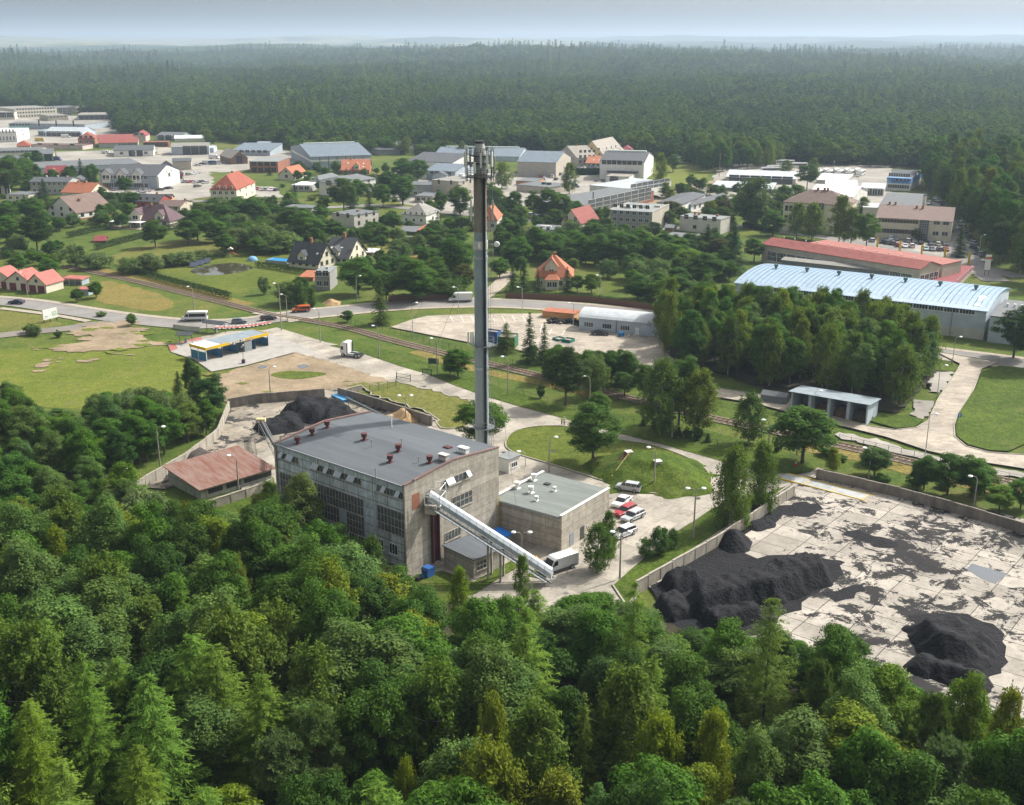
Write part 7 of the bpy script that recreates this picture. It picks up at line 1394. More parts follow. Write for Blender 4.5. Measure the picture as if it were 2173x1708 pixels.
# ------------------------------------------------------------------ heaps and mound (height fields)
def heap(name, label, cat, polys, m, slope=1.0, nz=.25, step=.55, seed=1, soft=.6, rid=0):
    PP = [([G(*q, top) for q in px], top) for px, top in polys]; allp = [q for pl, _ in PP for q in pl]; mg = max(t for _, t in PP) / slope + 1.5
    xs = np.arange(min(q.x for q in allp) - mg, max(q.x for q in allp) + mg, step); ys = np.arange(min(q.y for q in allp) - mg, max(q.y for q in allp) + mg, step); X, Y = np.meshgrid(xs, ys); Hh = np.full(X.shape, -1.0)
    for pl, top in PP:
        n = len(pl); dd = np.full(X.shape, 1e9); ins = np.zeros(X.shape, bool)
        for i in range(n):
            a, c = pl[i], pl[(i + 1) % n]; ex, ey = c.x - a.x, c.y - a.y; t = np.clip(((X - a.x) * ex + (Y - a.y) * ey) / (ex * ex + ey * ey + 1e-9), 0, 1); dd = np.minimum(dd, np.hypot(X - a.x - t * ex, Y - a.y - t * ey))
            cond = ((a.y > Y) != (c.y > Y)) & (X < (c.x - a.x) * (Y - a.y) / ((c.y - a.y) if abs(c.y - a.y) > 1e-9 else 1e-9) + a.x); ins ^= cond
        Hh = np.maximum(Hh, top - slope * np.maximum(np.where(ins, 0, dd) * (1 + .25 * fbm(X, Y, 9, seed)) - .0, 0))
    msk = Hh > -.6; Hn = Hh + nz * fbm(X, Y, 7, seed + 1) + nz * .5 * fbm(X, Y, 2.2, seed + 2) - nz * 1.3 * np.abs(fbm(X, Y, 5, seed + 3)) * (Hh < Hh.max() * .95)
    if rid: Hn = Hn + rid * np.abs(np.sin((X * .5 + Y * .86) * 4.2)) * (Hh > .8)
    Hn = np.where(Hh < .15, np.minimum(Hn, Hh), Hn)
    i = np.arange(X.size).reshape(X.shape); q = np.stack([i[:-1, :-1], i[:-1, 1:], i[1:, 1:], i[1:, :-1]], -1).reshape(-1, 4); km = msk.ravel()[q].any(1); q = q[km]; o0 = (xs.mean(), ys.mean())
    v = np.column_stack([X.ravel() - o0[0], Y.ravel() - o0[1], Hn.ravel()]); u, inv = np.unique(q, return_inverse=True); me = quadmesh(name, v[u], inv.reshape(-1, 4), m, True); o = bpy.data.objects.new(name, me); COL.objects.link(o); o.location = (*o0, .12); tag(o, label, cat); return o
M_coal = mat('coal', (.012, .012, .014), .9, .35, .5, bump=.25, bscale=2.2, spec=.2); M_sand = mat('sand', (.36, .24, .12), .95, .2, 1, bump=.1, bscale=3); M_browncoal = mat('brown_slack', (.06, .05, .043), .95, .3, .8, bump=.15, bscale=3)
heap('coal_pile', 'largest coal pile with a rippled flat top beside the pale wall', 'coal pile', [([(1480, 1236), (1560, 1212), (1640, 1192), (1705, 1172), (1738, 1178), (1742, 1196), (1690, 1216), (1640, 1234), (1600, 1238), (1540, 1252), (1490, 1262)], 3.2), ([(1418, 1212), (1470, 1200), (1478, 1214), (1430, 1228)], 2.2), ([(1500, 1292), (1600, 1275), (1610, 1290), (1520, 1312)], 2.0), ([(1400, 1265), (1440, 1250), (1460, 1290), (1430, 1300)], 1.5)], M_coal, 1.7, .28, .33, 1, rid=.2)
sheet('coal_dust', [(1372, 1250), (1420, 1215), (1500, 1168), (1560, 1130), (1600, 1104), (1650, 1078), (1700, 1066), (1745, 1075), (1715, 1098), (1665, 1100), (1640, 1120), (1590, 1135), (1560, 1170), (1600, 1185), (1700, 1180), (1790, 1196), (1775, 1240), (1700, 1290), (1620, 1345), (1500, 1380), (1420, 1320)], M_coal)
for q in ([(1790, 1140), (1830, 1130), (1895, 1150), (1905, 1166), (1870, 1168), (1840, 1154), (1805, 1152)], [(1750, 1262), (1800, 1248), (1840, 1252), (1800, 1275), (1765, 1278)], [(1930, 1310), (2040, 1300), (2125, 1345), (2135, 1400), (2100, 1455), (1960, 1420)]): sheet('coal_dust', q, M_coal)
heap('coal_pile', 'rounded coal pile in the right foreground of the coal yard', 'coal pile', [([(1965, 1312), (2030, 1308), (2080, 1340), (2050, 1362), (1990, 1345)], 2.9), ([(1958, 1380), (2085, 1424), (2075, 1434), (1950, 1392)], 2.0)], M_coal, .95, .3, .4, 5)
heap('coal_pile', 'small conical coal pile against the pale wall', 'coal pile', [([(1548, 1124), (1562, 1122), (1560, 1130)], 2.6)], M_coal, .9, .15, .4, 8)
heap('coal_pile', 'flat coal remnant near the tyre stacks', 'coal pile', [([(1590, 1108), (1625, 1098), (1630, 1104), (1600, 1114)], .9)], M_coal, .5, .15, .4, 9)
heap('coal_pile', 'large old coal and slag heap in the walled yard behind the boiler house', 'coal pile', [([(632, 843), (672, 838), (700, 850), (670, 866), (640, 866)], 2.9), ([(560, 892), (610, 872), (636, 876), (620, 893), (565, 902)], 2.0), ([(690, 846), (716, 846), (738, 868), (700, 882)], 2.4)], M_coal, .85, .35, .45, 12)
heap('slag_heap', 'brownish slag heap by the leaning wall', 'heap', [([(400, 962), (425, 950), (440, 958), (420, 975)], 1.6)], M_browncoal, .7, .2, .5, 14)
heap('sand_heap', 'heap of yellow sand at the end of the old yard wall', 'heap', [([(850, 866), (858, 865), (860, 871)], 2.4)], M_sand, .75, .12, .4, 15)
heap('sand_heap', 'small orange sand heap by the level crossing', 'heap', [([(698, 635), (704, 634), (704, 637)], 1.2)], M_sand, .6, .1, .4, 16)
heap('soil_heap', 'dark soil heap on the garden lawn', 'heap', [([(888, 527), (898, 526), (898, 530)], 1.4)], M_browncoal, .5, .15, .5, 17)
heap('rubble_heap', 'pale rubble heap behind the clipped hedge', 'heap', [([(862, 500), (876, 502), (874, 507)], 1.6)], mat('rubble', (.34, .29, .25), .95, .4, 1.2, bump=.3, bscale=2), .7, .4, .5, 18)
heap('scrap_heap', 'rusty scrap heap beside the white van', 'scrap heap', [([(1112, 1172), (1135, 1178), (1138, 1184), (1115, 1180)], .9)], mat('scrap', (.12, .06, .04), .8, .5, 2, col2=(.45, .32, .03), bump=.4, bscale=3), .9, .35, .3, 19)
mo = heap('mound', 'x', 'x', [([(1330, 958), (1380, 957), (1430, 972), (1425, 988), (1360, 978), (1335, 970)], 3.3)], M_lush, .42, .12, .6, 20); del mo['label'], mo['category']; tag(mo, kind='structure')
a, c = G(1291, 1020, .2), G(1334, 962, 3.3); t = empty('stairs', (a.x, a.y, 0), 0, 'rusty brown steps climbing the grassy mound', 'stairs'); v = c - a; b = MB(); sd_ = Vector((v.y, -v.x, 0)).normalized() * .6
for i in range(16):
    p_ = v * (i / 16); z = a.z + p_.z + .45; strip_seg(b, Vector((p_.x, p_.y, 0)) - sd_, Vector((p_.x, p_.y, 0)) + sd_, .22, z - .3, z + .08)
b.build('steps', M_brown, t); b = MB(); 
for s in (1,):
    q0 = Vector((0, 0, a.z)) + sd_ * 1.1; b.cyl(q0 + Vector((0, 0, 1)), q0 + v + Vector((0, 0, 1)), .06, n=5); b.cyl(q0 + Vector((0, 0, .5)), q0 + v + Vector((0, 0, .5)), .04, n=5)
    for i in range(7): b.cyl(q0 + v * (i / 6), q0 + v * (i / 6) + Vector((0, 0, 1.05)), .05, n=5)
b.build('handrail', mat('pale_yellow_rail', (.50, .38, .16), .6), t)
for (x, y), lab in (((1334, 964), 'at the top of the steps'), ((1396, 984), 'beside the lamp')):
    g = G(x, y, 3.2); t = empty('vent_shaft', (g.x, g.y, 3.0), R(20), 'square vent shaft with white lid on the mound ' + lab, 'vent shaft'); MB().box(-.5, .5, -.5, .5, 0, .7).build('shaft', M_walk, t); MB().box(-.62, .62, -.62, .62, .7, .85).build('lid', M_white, t)

for i, q in enumerate(((1175, 960), (1070, 962), (1352, 1092), (1480, 1060), (1400, 968), (1235, 895), (1010, 868), (900, 822), (1600, 1005), (1250, 1008))):
    g = G(*q); o = MB().cyl((0, 0, 0), (0, 0, .012), .55, n=14).build('manhole_cover', M_dark, None, loc=(g.x, g.y, topz(g.x, g.y) + .004)); tag(o, kind='structure')
g0 = Vector((SP.x, SP.y, 0)); 
for (q, zz, lab) in (((857, 905), 44, 'left guy wire running from the stack to the lawn'), ((1110, 1175), 40, 'guy wire running from the stack over the annex to the yard'), ((870, 700), 54, 'far guy wire running from the stack towards the railway')):
    g = G(*q); o = MB().cyl((0, 0, zz), (g.x - g0.x, g.y - g0.y, 0), .022, n=3).build('guy_wire', M_dark, None, loc=g0); tag(o, lab, 'cable')
# ------------------------------------------------------------------ vehicles
M_paintc = mat('car_paint', (1, 1, 1), .28, tint=True, spec=.6); M_cglass = mat('car_glass', (.02, .025, .03), .08, spec=.7); M_tyre = mat('tyre_rubber', (.02, .02, .02), .9); M_rim = mat('wheel_rim', (.45, .46, .47), .35, metal=.6); M_lampw = mat('headlamp', (.7, .7, .7), .2); M_lampr = mat('tail_lamp', (.35, .02, .02), .3)
VC = {}
PROF = {   # side outline of body (x forward), window band outline
 'hatchback': dict(L=4.2, W=1.74, body=[(-2.1, .35), (2.08, .35), (2.1, .62), (1.95, .80), (1.05, .95), (-2.0, .98), (-2.1, .7)], cab=[(-1.98, .95), (1.0, .93), (.25, 1.42), (-.2, 1.5), (-1.45, 1.46)], roof=(-1.42, .2, 1.5)),
 'estate': dict(L=4.6, W=1.76, body=[(-2.3, .35), (2.28, .35), (2.3, .62), (2.15, .78), (1.15, .93), (-2.25, .98), (-2.3, .7)], cab=[(-2.24, .95), (1.1, .92), (.35, 1.38), (-.2, 1.46), (-1.95, 1.44)], roof=(-1.92, .3, 1.46)),
 'saloon': dict(L=4.7, W=1.78, body=[(-2.35, .33), (2.33, .33), (2.35, .6), (2.2, .76), (1.15, .9), (-1.5, .96), (-2.3, .95), (-2.35, .7)], cab=[(-1.75, .94), (1.1, .9), (.3, 1.36), (-.3, 1.42), (-1.1, 1.36)], roof=(-1.05, .25, 1.42)),
 'mpv': dict(L=4.5, W=1.8, body=[(-2.25, .35), (2.22, .35), (2.25, .66), (2.1, .86), (1.35, 1.02), (-2.2, 1.04), (-2.25, .7)], cab=[(-2.18, 1.0), (1.3, 1.0), (.45, 1.52), (-.1, 1.62), (-1.75, 1.58)], roof=(-1.72, .4, 1.62)),
}
def vehicle_parts(kind):
    if kind in VC: return VC[kind]
    parts = []
    def part(nm, b, ms, subs=()): parts.append((nm, b, ms, subs))
    if kind in PROF:
        q = PROF[kind]; w = q['W'] / 2; b = MB(); n = len(q['body']); 
        rings = [(-w + .06, .0), (-w, .04), (w, .04), (w - .06, .0)]
        vs = []
        for y, _ in ((-w + .1, 0), (-w, 0), (w, 0), (w - .1, 0)):
            k = .96 if abs(y) < w - .05 else 1
            vs.append([(x * k, y, z if z < .9 else z) for x, z in q['body']])
        b.add([p for r_ in ([[(x * .97, -w + .08, z + (.03 if z > .8 else -.02)) for x, z in q['body']], [(x, -w + .0, z - (.04 if z > .8 else 0)) for x, z in q['body']], [(x, w, z - (.04 if z > .8 else 0)) for x, z in q['body']], [(x * .97, w - .08, z + (.03 if z > .8 else -.02)) for x, z in q['body']]]) for p in r_],
              [tuple(range(n)), tuple(range(4 * n - 1, 3 * n - 1, -1))] + [(j * n + i, j * n + n + i, j * n + n + (i + 1) % n, j * n + (i + 1) % n) for j in (0, 1, 2) for i in range(n)])
        x0, x1, zt = q['roof']; b.add([(x0, -w + .24, zt), (x1, -w + .24, zt), (x1, w - .24, zt), (x0, w - .24, zt), (x0 - .08, -w + .17, zt - .07), (x1 + .12, -w + .17, zt - .07), (x1 + .12, w - .17, zt - .07), (x0 - .08, w - .17, zt - .07)], [(0, 1, 2, 3), (7, 6, 5, 4), (0, 4, 5, 1), (1, 5, 6, 2), (2, 6, 7, 3), (3, 7, 4, 0)])
        for xx in (x0 + .05, (x0 + x1) / 2, x1 - .1):
            for s in (-1, 1): b.add([(xx - .04, s * (w - .08), .96), (xx + .04, s * (w - .08), .96), (xx + .04, s * (w - .19), zt - .04), (xx - .04, s * (w - .19), zt - .04), (xx, s * (w - .3), 1.2)], [(0, 1, 2, 3), (3, 2, 1, 0)])
        for s in (-1, 1): b.box(.75, .9, s * w - .02 if s > 0 else -w - .14, s * w + .14 if s > 0 else -w + .02, .95, 1.07)
        part('body', b, M_paintc)
        g = MB(); c = q['cab']; n = len(c); g.add([(x, -w + (.1 if z < 1.1 else .2), z) for x, z in c] + [(x, w - (.1 if z < 1.1 else .2), z) for x, z in c], [tuple(range(n)), tuple(range(2 * n - 1, n - 1, -1))] + [(i, i + n, (i + 1) % n + n, (i + 1) % n) for i in range(n)]); part('windows', g, M_cglass)
        wb = q['L'] * .3; wr = .33; ww = w
        lx = q['L'] / 2
        for s in (-1, 1): part('headlight', MB().box(lx - .22, lx - .06, s * (w - .28) - .17, s * (w - .28) + .17, .62, .76), M_lampw); part('tail_light', MB().box(-lx - .02, -lx + .1, s * (w - .18) - .12, s * (w - .18) + .12, .75, .95), M_lampr)
    elif kind in ('van', 'minibus', 'big_van', 'people_carrier'):
        L_, H_ = dict(van=(6.0, 2.45), minibus=(7.2, 2.75), big_van=(7.2, 2.8), people_carrier=(5.2, 1.95))[kind]; w = 1.0; wr = .36; wb = L_ * .31; ww = w; x = L_ / 2
        pr = [(-x, .4), (x - .05, .4), (x, .7), (x - .25, 1.05), (x - .95, 1.3), (x - 1.55, H_ - .25), (x - 1.9, H_), (-x + .15, H_), (-x, H_ - .2)]
        n = len(pr); b = MB(); b.add([(a, y, z if abs(y) > .9 or z < 2 else z) for y in (-w + .12, -w, w, w - .12) for a, z in [(p[0] * (1 if abs(y) == w else .985), p[1] - (.07 if abs(y) == w and p[1] > H_ - .3 else 0)) for p in pr]], [tuple(range(n)), tuple(range(4 * n - 1, 3 * n - 1, -1))] + [(j * n + i, j * n + n + i, j * n + n + (i + 1) % n, j * n + (i + 1) % n) for j in (0, 1, 2) for i in range(n)])
        part('body', b, M_paintc); g = MB(); t = (H_ - .25 - 1.3) / .6; e = .02
        g.add([(x - .98 + e + .02, -w + .16, 1.36), (x - .98 + e + .02, w - .16, 1.36), (x - 1.5 + e + .04, w - .2, H_ - .32), (x - 1.5 + e + .04, -w + .2, H_ - .32)], [(0, 1, 2, 3), (3, 2, 1, 0)])
        for s in (-1, 1):
            g.add([(x - 1.15, s * (w + .01), 1.35), (x - 2.1, s * (w + .01), 1.35), (x - 2.1, s * (w + .01), min(H_ - .4, 2.1)), (x - 1.55, s * (w + .01), min(H_ - .4, 2.1))], [(0, 1, 2, 3), (3, 2, 1, 0)])
            if kind in ('minibus', 'people_carrier'): zt = min(H_ - .35, 2.2); g.add([(x - 2.25, s * (w + .01), 1.3 if kind == 'minibus' else 1.1), (-x + .35, s * (w + .01), 1.3 if kind == 'minibus' else 1.1), (-x + .35, s * (w + .01), zt), (x - 2.25, s * (w + .01), zt)], [(0, 1, 2, 3), (3, 2, 1, 0)])
        if kind in ('minibus', 'people_carrier'): g.add([(-x - .01, -w + .2, 1.3), (-x - .01, w - .2, 1.3), (-x - .01, w - .2, H_ - .5), (-x - .01, -w + .2, H_ - .5)], [(0, 1, 2, 3), (3, 2, 1, 0)])
        part('windows', g, M_cglass); part('bumper', MB().box(x - .12, x + .05, -w + .05, w - .05, .32, .6).box(-x + .3, x - 1.2, -w - .02, -w + .02, .45, .6).box(-x + .3, x - 1.2, w - .02, w + .02, .45, .6), M_dark)
        for s in (-1, 1): part('headlight', MB().box(x - .3, x - .05, s * .72 - .18, s * .72 + .18, .8, 1.0), M_lampw); part('wing_mirror', MB().box(x - 1.3, x - 1.15, s * (w + .12) - .1, s * (w + .12) + .1, 1.35, 1.65), M_dark)
    elif kind == 'bus':
        L_, w, wr = 12, 1.27, .48; wb = 3.4; ww = w; part('body', MB().box(-6, 6, -w, w, .35, 3.0).box(-4, 2, -.8, .8, 3.0, 3.25), M_paintc)
        part('windows', MB().box(-5.7, 5.6, -w - .02, w + .02, 1.5, 2.5).box(5.9, 6.03, -w + .1, w - .1, 1.2, 2.7), M_cglass)
    elif kind == 'truck_tractor':
        w, wr = 1.25, .5; b = MB(); b.prism([(1.0, .9), (3.0, .9), (3.05, 1.7), (2.85, 3.2), (2.3, 3.75), (1.6, 3.85), (1.0, 3.7)], -w, w, 'y'); part('cab', b, M_paintc)
        part('windows', MB().add([(3.06, -1.1, 1.85), (3.06, 1.1, 1.85), (2.9, 1.05, 2.9), (2.9, -1.05, 2.9)], [(0, 1, 2, 3), (3, 2, 1, 0)]).box(2.0, 2.75, -w - .01, -w + .01, 1.8, 2.7).box(2.0, 2.75, w - .01, w + .01, 1.8, 2.7), M_cglass)
        part('side_deflector', MB().box(.75, 1.02, -w, -w + .06, .9, 3.6).box(.75, 1.02, w - .06, w, .9, 3.6), M_dark)
        part('chassis', MB().box(-3.0, 2.9, -.45, .45, .6, .85).box(-2.9, 1.0, -.9, -.5, .75, .95).box(-2.9, 1.0, .5, .9, .75, .95).box(-2.2, -1.2, -.6, .6, .95, 1.1), M_dark); part('fuel_tank', MB().box(-.8, .9, -w + .02, -.6, .45, 1.05).box(-.8, .9, .6, w - .02, .45, 1.05), M_galv); wb = None
    xs = (2.2, -1.7) if kind == 'truck_tractor' else (wb + .05, -wb + .02)
    for xx in xs:
        for s in (-1, 1):
            y = s * (w - .1); part('wheel', MB().cyl((xx, y - s * .14, wr), (xx, y + s * .11, wr), wr, wr, 16), M_tyre, [('rim', MB().cyl((xx, y + s * .11, wr), (xx, y + s * .125, wr), wr * .62, wr * .62, 12), M_rim)])
    out = []
    for nm, b, m_, subs in parts:
        me = bpy.data.meshes.new(nm); me.from_pydata(b.v, [], b.f); me.materials.append(m_); me.update(); sb = []
        for n2, b2, m2 in subs: m3 = bpy.data.meshes.new(n2); m3.from_pydata(b2.v, [], b2.f); m3.materials.append(m2); sb.append((n2, m3))
        out.append((nm, me, sb))
    VC[kind] = out; return out
def vehicle(kind, loc, rz, col, label, group=None, cat=None, name=None, s=1.0):
    nm = name or {'hatchback': 'car', 'estate': 'car', 'saloon': 'car', 'mpv': 'car'}.get(kind, kind); t = empty(nm, loc, rz, label, cat or {'hatchback': 'car', 'estate': 'car', 'saloon': 'car', 'mpv': 'car', 'truck_tractor': 'truck', 'big_van': 'van', 'people_carrier': 'van'}.get(kind, kind), group); t.scale = (s, s, s)
    t.location.z = topz(t.location.x, t.location.y) - .005
    for n_, me, sb in vehicle_parts(kind):
        o = bpy.data.objects.new(n_, me); COL.objects.link(o); o.parent = t; o.color = (*col, 1)
        for n2, m2 in sb: q = bpy.data.objects.new(n2, m2); COL.objects.link(q); q.parent = o
    return t
def vpx(kind, rear, front, col, label, **k):
    a, c = G(*rear), G(*front); v = c - a; return vehicle(kind, (a + c) / 2 + Vector((0, .8, 0)), math.atan2(v.y, v.x), col, label, **k)
CC = dict(white=(.72, .72, .70), silver=(.42, .44, .45), grey=(.16, .17, .18), black=(.02, .02, .022), blue=(.03, .07, .20), red=(.36, .02, .03), green=(.03, .12, .08), orange=(.50, .10, .02), yellow=(.60, .42, .05), darkblue=(.02, .03, .07), steel=(.14, .17, .20))
vpx('minibus', (440, 682), (383, 683), CC['white'], 'white minibus with a long window band driving on the main road'); vpx('saloon', (49, 647), (17, 646), CC['darkblue'], 'dark saloon car driving past the pink-roofed garages'); vpx('hatchback', (490, 689), (523, 687.5), CC['steel'], 'grey-blue hatchback before the car wash on the main road')
vpx('estate', (550, 683), (587, 679.5), CC['black'], 'black estate car nearing the level crossing'); vpx('people_carrier', (658, 662.5), (619, 665), CC['orange'], 'orange van just past the level crossing'); vpx('big_van', (1004, 641.5), (950, 642), CC['white'], 'white high-roof van on the main road by the stack')
vpx('truck_tractor', (770, 763), (727, 757), CC['white'], 'white truck tractor without trailer on the estate road'); vpx('saloon', (1256, 713.5), (1293, 715), CC['black'], 'black saloon car before the grey office cabin'); vpx('mpv', (1360, 1050), (1309, 1042), CC['silver'], 'silver people carrier parked at the edge of the oval lawn')
vpx('saloon', (1336, 1066), (1306, 1087), CC['white'], 'white car half hidden behind the annex'); vpx('estate', (1348, 1087), (1308, 1106), CC['red'], 'dark red estate car parked right of the annex'); vpx('estate', (1366, 1098), (1322, 1118), CC['silver'], 'silver estate car beside the dark red one'); vpx('mpv', (1343, 1136), (1306, 1151), (.60, .61, .62), 'pale silver car standing alone by the verge'); vpx('van', (1217, 1206), (1154, 1227), CC['white'], 'large white panel van at the foot of the conveyor')
vpx('hatchback', (2101, 555), (2090, 556), CC['white'], 'white car parked on the road by the right-hand wood')
def lot(pts, heading, where, seed, kinds=('hatchback', 'estate', 'saloon', 'mpv'), cols=None, rows=1, kind_word='car'):
    r = random.Random(seed); names = cols or ['white', 'silver', 'grey', 'black', 'white', 'silver', 'darkblue', 'red', 'black', 'grey', 'white', 'steel']
    for i, (x, y) in enumerate(sorted(pts)):
        c = names[(i * 5 + seed) % len(names)]; g = G(x, y); vehicle(r.choice(kinds), g, heading + r.uniform(-.04, .04) + (math.pi if r.random() < .5 else 0), tuple(v * r.uniform(.85, 1.1) for v in CC[c]), f'{c.replace("darkblue", "dark blue").replace("steel", "steel grey")} {kind_word}, {nth(i)} from the left {where}', 'parked cars')
def Z6(x, y): return 1759 + x / 5.247, 479.7 + y / 5.247
lot([Z6(*q) for q in ((590, 190), (650, 200), (712, 210), (770, 230), (845, 238), (920, 240), (685, 155), (745, 160), (877, 182), (942, 192), (1020, 202), (1135, 215), (1215, 218), (1288, 215), (1075, 268), (1148, 275), (1225, 275), (1300, 278), (480, 175))], R(80), 'in the car park before the stairwell office', 1)
lot([(x, 372 + (i % 3) * 5) for i, x in enumerate(range(1140, 1206, 8))], R(75), 'before the tall pale hall', 2); lot([(1212 + (i % 8) * 9, 358 + (i // 8) * 6) for i in range(24)], R(70), 'in the lot left of the white workshop hall', 3)
lot([(1266, 385), (1279, 385)], R(90), 'in front of the white workshop hall', 30, cols=['grey', 'grey'])
lot([(217, 401), (232, 403), (244, 404)], R(80), 'before the left part of the gabled offices', 4); lot([(300, 407), (313, 407), (338, 405), (352, 402), (360, 401)], R(30), 'at the right corner of the gabled offices', 5); vehicle('mpv', G(305, 414), R(20), CC['white'], 'white car turning before the gabled offices')
lot([(356, 385), (366, 386), (376, 385), (392, 388), (404, 388), (415, 389), (425, 388), (436, 390), (401, 372), (410, 371), (418, 369), (419, 397)], R(55), 'in the car park of the dark-roofed shop', 6); lot([(546, 403), (556, 404), (566, 404), (576, 405), (586, 405)], R(80), 'in the small lot left of the white modern house', 7)
lot([(604, 431), (612, 428)], R(10), 'on the street behind the grey block', 8); lot([(1312, 428), (1330, 427), (1352, 431), (1368, 428), (1378, 425), (1392, 421), (1330, 422)], R(10), 'in the lane beside the lattice factory', 9); lot([(1130, 458), (1150, 460), (1165, 459), (1215, 457)], R(0), 'on the street by the trees', 10)
lot([(1936, 424), (1942, 428), (1946, 432), (1950, 437), (1962, 426), (1972, 434), (1985, 423), (1990, 427), (1995, 431), (2001, 436), (2006, 440)], R(60), 'in the lot behind the stairwell office', 11); lot([(2032, 470), (2038, 478), (2044, 488), (2050, 498), (2056, 508), (2062, 518), (2070, 530), (2078, 542)], R(-62), 'along the road beside the right-hand wood', 12); lot([(1395, 390), (1405, 388), (1382, 392), (420, 352), (430, 350), (452, 350), (462, 349), (475, 348)], R(10), 'in the gravel yards', 13)
lot([(786, 362), (820, 356)], R(20), 'near the grey hall', 14)
for i, (x, y) in enumerate([(1740 + k * 11, 372 - (k % 2) * 3) for k in range(9)]): vehicle('bus', G(x, y), R(62), CC['white'], f'white city bus, {nth(i)} from the left in the depot row', 'buses in the depot')
for i, (x, y, a) in enumerate([(1665, 350, 5), (1692, 356, 5), (1648, 362, 5), (1636, 366, 8)]): vehicle('bus', G(x, y), R(a), CC['white'], f'white bus, {nth(i)} of those behind the depot trees', 'buses behind the trees')
for x, y, k, c, lab in ((225, 326, 'van', 'white', 'white van left of the small white depot'), (263, 329, 'big_van', 'white', 'white box van before the small white depot'), (306, 328, 'van', 'white', 'white van right in front of the small white depot'), (455, 337, 'big_van', 'white', 'white truck before the brown barn'), (440, 348, 'van', 'white', 'white van in the yard before the brown barn'), (453, 349, 'van', 'blue', 'blue van in the yard before the brown barn'), (140, 292, 'big_van', 'white', 'white truck before the drive-in shed'), (85, 300, 'big_van', 'yellow', 'yellow box truck by the white block'), (120, 341, 'big_van', 'blue', 'blue truck in the yard of the yellowish workshop'), (90, 340, 'van', 'blue', 'blue van by the yellowish workshop'), (1218, 398, 'van', 'blue', 'blue container van by the long factory'), (611, 434, 'van', 'white', 'white van on the street by the grey block')):
    vehicle(k, G(x, y), R(random.Random(x).choice([5, 15, -10])), CC[c], lab)
# ------------------------------------------------------------------ lamps
M_pole = mat('concrete_pole', (.30, .28, .24), .9, .15, 1); M_lamph = mat('lamp_head', (.74, .76, .76), .4)
LB = {}
def lamp(bx, by, ty, side, label, concrete=True, tx=None):
    hh = min(max(hgt(bx, by, ty), 3), 14); key = (round(hh * 2), side, concrete)
    g = G(bx, by); t = empty('street_lamp', (g.x, g.y, 0), 0, label, 'street lamp', 'street lamps')
    if key not in LB:
        p = MB().cyl((0, 0, -.2), (0, 0, hh - .9), .16 if concrete else .10, .10 if concrete else .06, 8); a = MB(); hd = MB()
        for s in ((-1, 1) if side == 2 else (side,)):
            pts = [(0, 0, hh - 1.0), (.05 * s, 0, hh - .45), (.35 * s, 0, hh - .1), (.95 * s, 0, hh)]; a.tube(pts, .05, 6); hd.ball((1.25 * s, 0, hh), .42, 10, 6, sz=.42)
        LB[key] = [(n, q.build(n, m, None), m) for n, q, m in (('pole', p, M_pole if concrete else M_galv), ('arm', a, M_steel if concrete else M_galv), ('lamp_head', hd, M_lamph))]
        for n, o, m in LB[key]: o.parent = t
    else:
        for n, o, m in LB[key]: c = o.copy(); COL.objects.link(c); c.parent = t
LP = [(1165, 1003, 927, 1, 'between annex and oval lawn'), (1388, 1039, 949, -1, 'on the grassy mound'), (1471, 1145, 1036, 2, 'with twin heads on the verge by the weeping birches'), (1425.6, 931, 846, -1, 'on the estate road behind the mound'), (1251, 862, 798, -1, 'by the railway behind the oval tree'), (861.5, 898, 839, 2, 'with twin heads behind the boiler house'),
      (574, 837, 778, 1, 'on the sandy dirt lot'), (680, 727, 655, -1, 'on the grass beside the truck road'), (597.5, 702, 601, -1, 'left one at the level crossing'), (610, 683, 622, -1, 'right one at the level crossing'), (757.6, 640, 585, 1, 'by the hedge left of the tall spruce'), (804.6, 760, 688, -1, 'between estate road and railway near the truck'), (928, 797, 718, -1, 'at the entrance gate'), (1078, 840, 758, -1, 'right of the stack on the estate road'),
      (411.6, 656, 607, -1, 'behind the white minibus'), (59, 632, 577, -1, 'before the pink-roofed garages'), (1843, 1016, 950, -1, 'behind the coal yard wall near the lone tree'), (2066, 1080, 1012, -1, 'behind the coal yard wall, right one'), (1628, 980, 886, -1, 'left of the round railway tree'), (260, 1048, 994, 1, 'in the scrub left of the rusty store'), (508, 1058, 967, -1, 'in front of the rusty store'), (1107, 1175, 1129, 2, 'with twin heads under the conveyor'), (1315, 1232, 1128, 2, 'with twin heads before the parked silver car'), (342, 1010, 905, 1, 'rising out of the scrub wood')]
for x, y, ty, s, w in LP: lamp(x, y, ty, s, 'concrete street lamp ' + w)
for x, y, ty, s, w in [(876, 720, 642, 1, 'at the left tip of the car park'), (973, 669, 609, -1, 'before the white van'), (1108, 668, 609, -1, 'above the container'), (1216, 706, 641, -1, 'left of the office cabin'), (1274.5, 640, 584, -1, 'below the orange villa'), (1963, 968, 878, 1, 'at the foot of the service road'), (1988, 845, 775, 1, 'in the middle of the service road'), (2020, 779, 715, 1, 'at the top of the service road'), (1725, 880, 829, 1, 'by the open bays'), (1115, 990, 960, -1, 'behind the annex'), (2075, 560, 498, 1, 'at the far road corner'), (1905, 550, 520, 1, 'in the stairwell office car park')]: lamp(x, y, ty, s, 'slender steel street lamp ' + w, False)
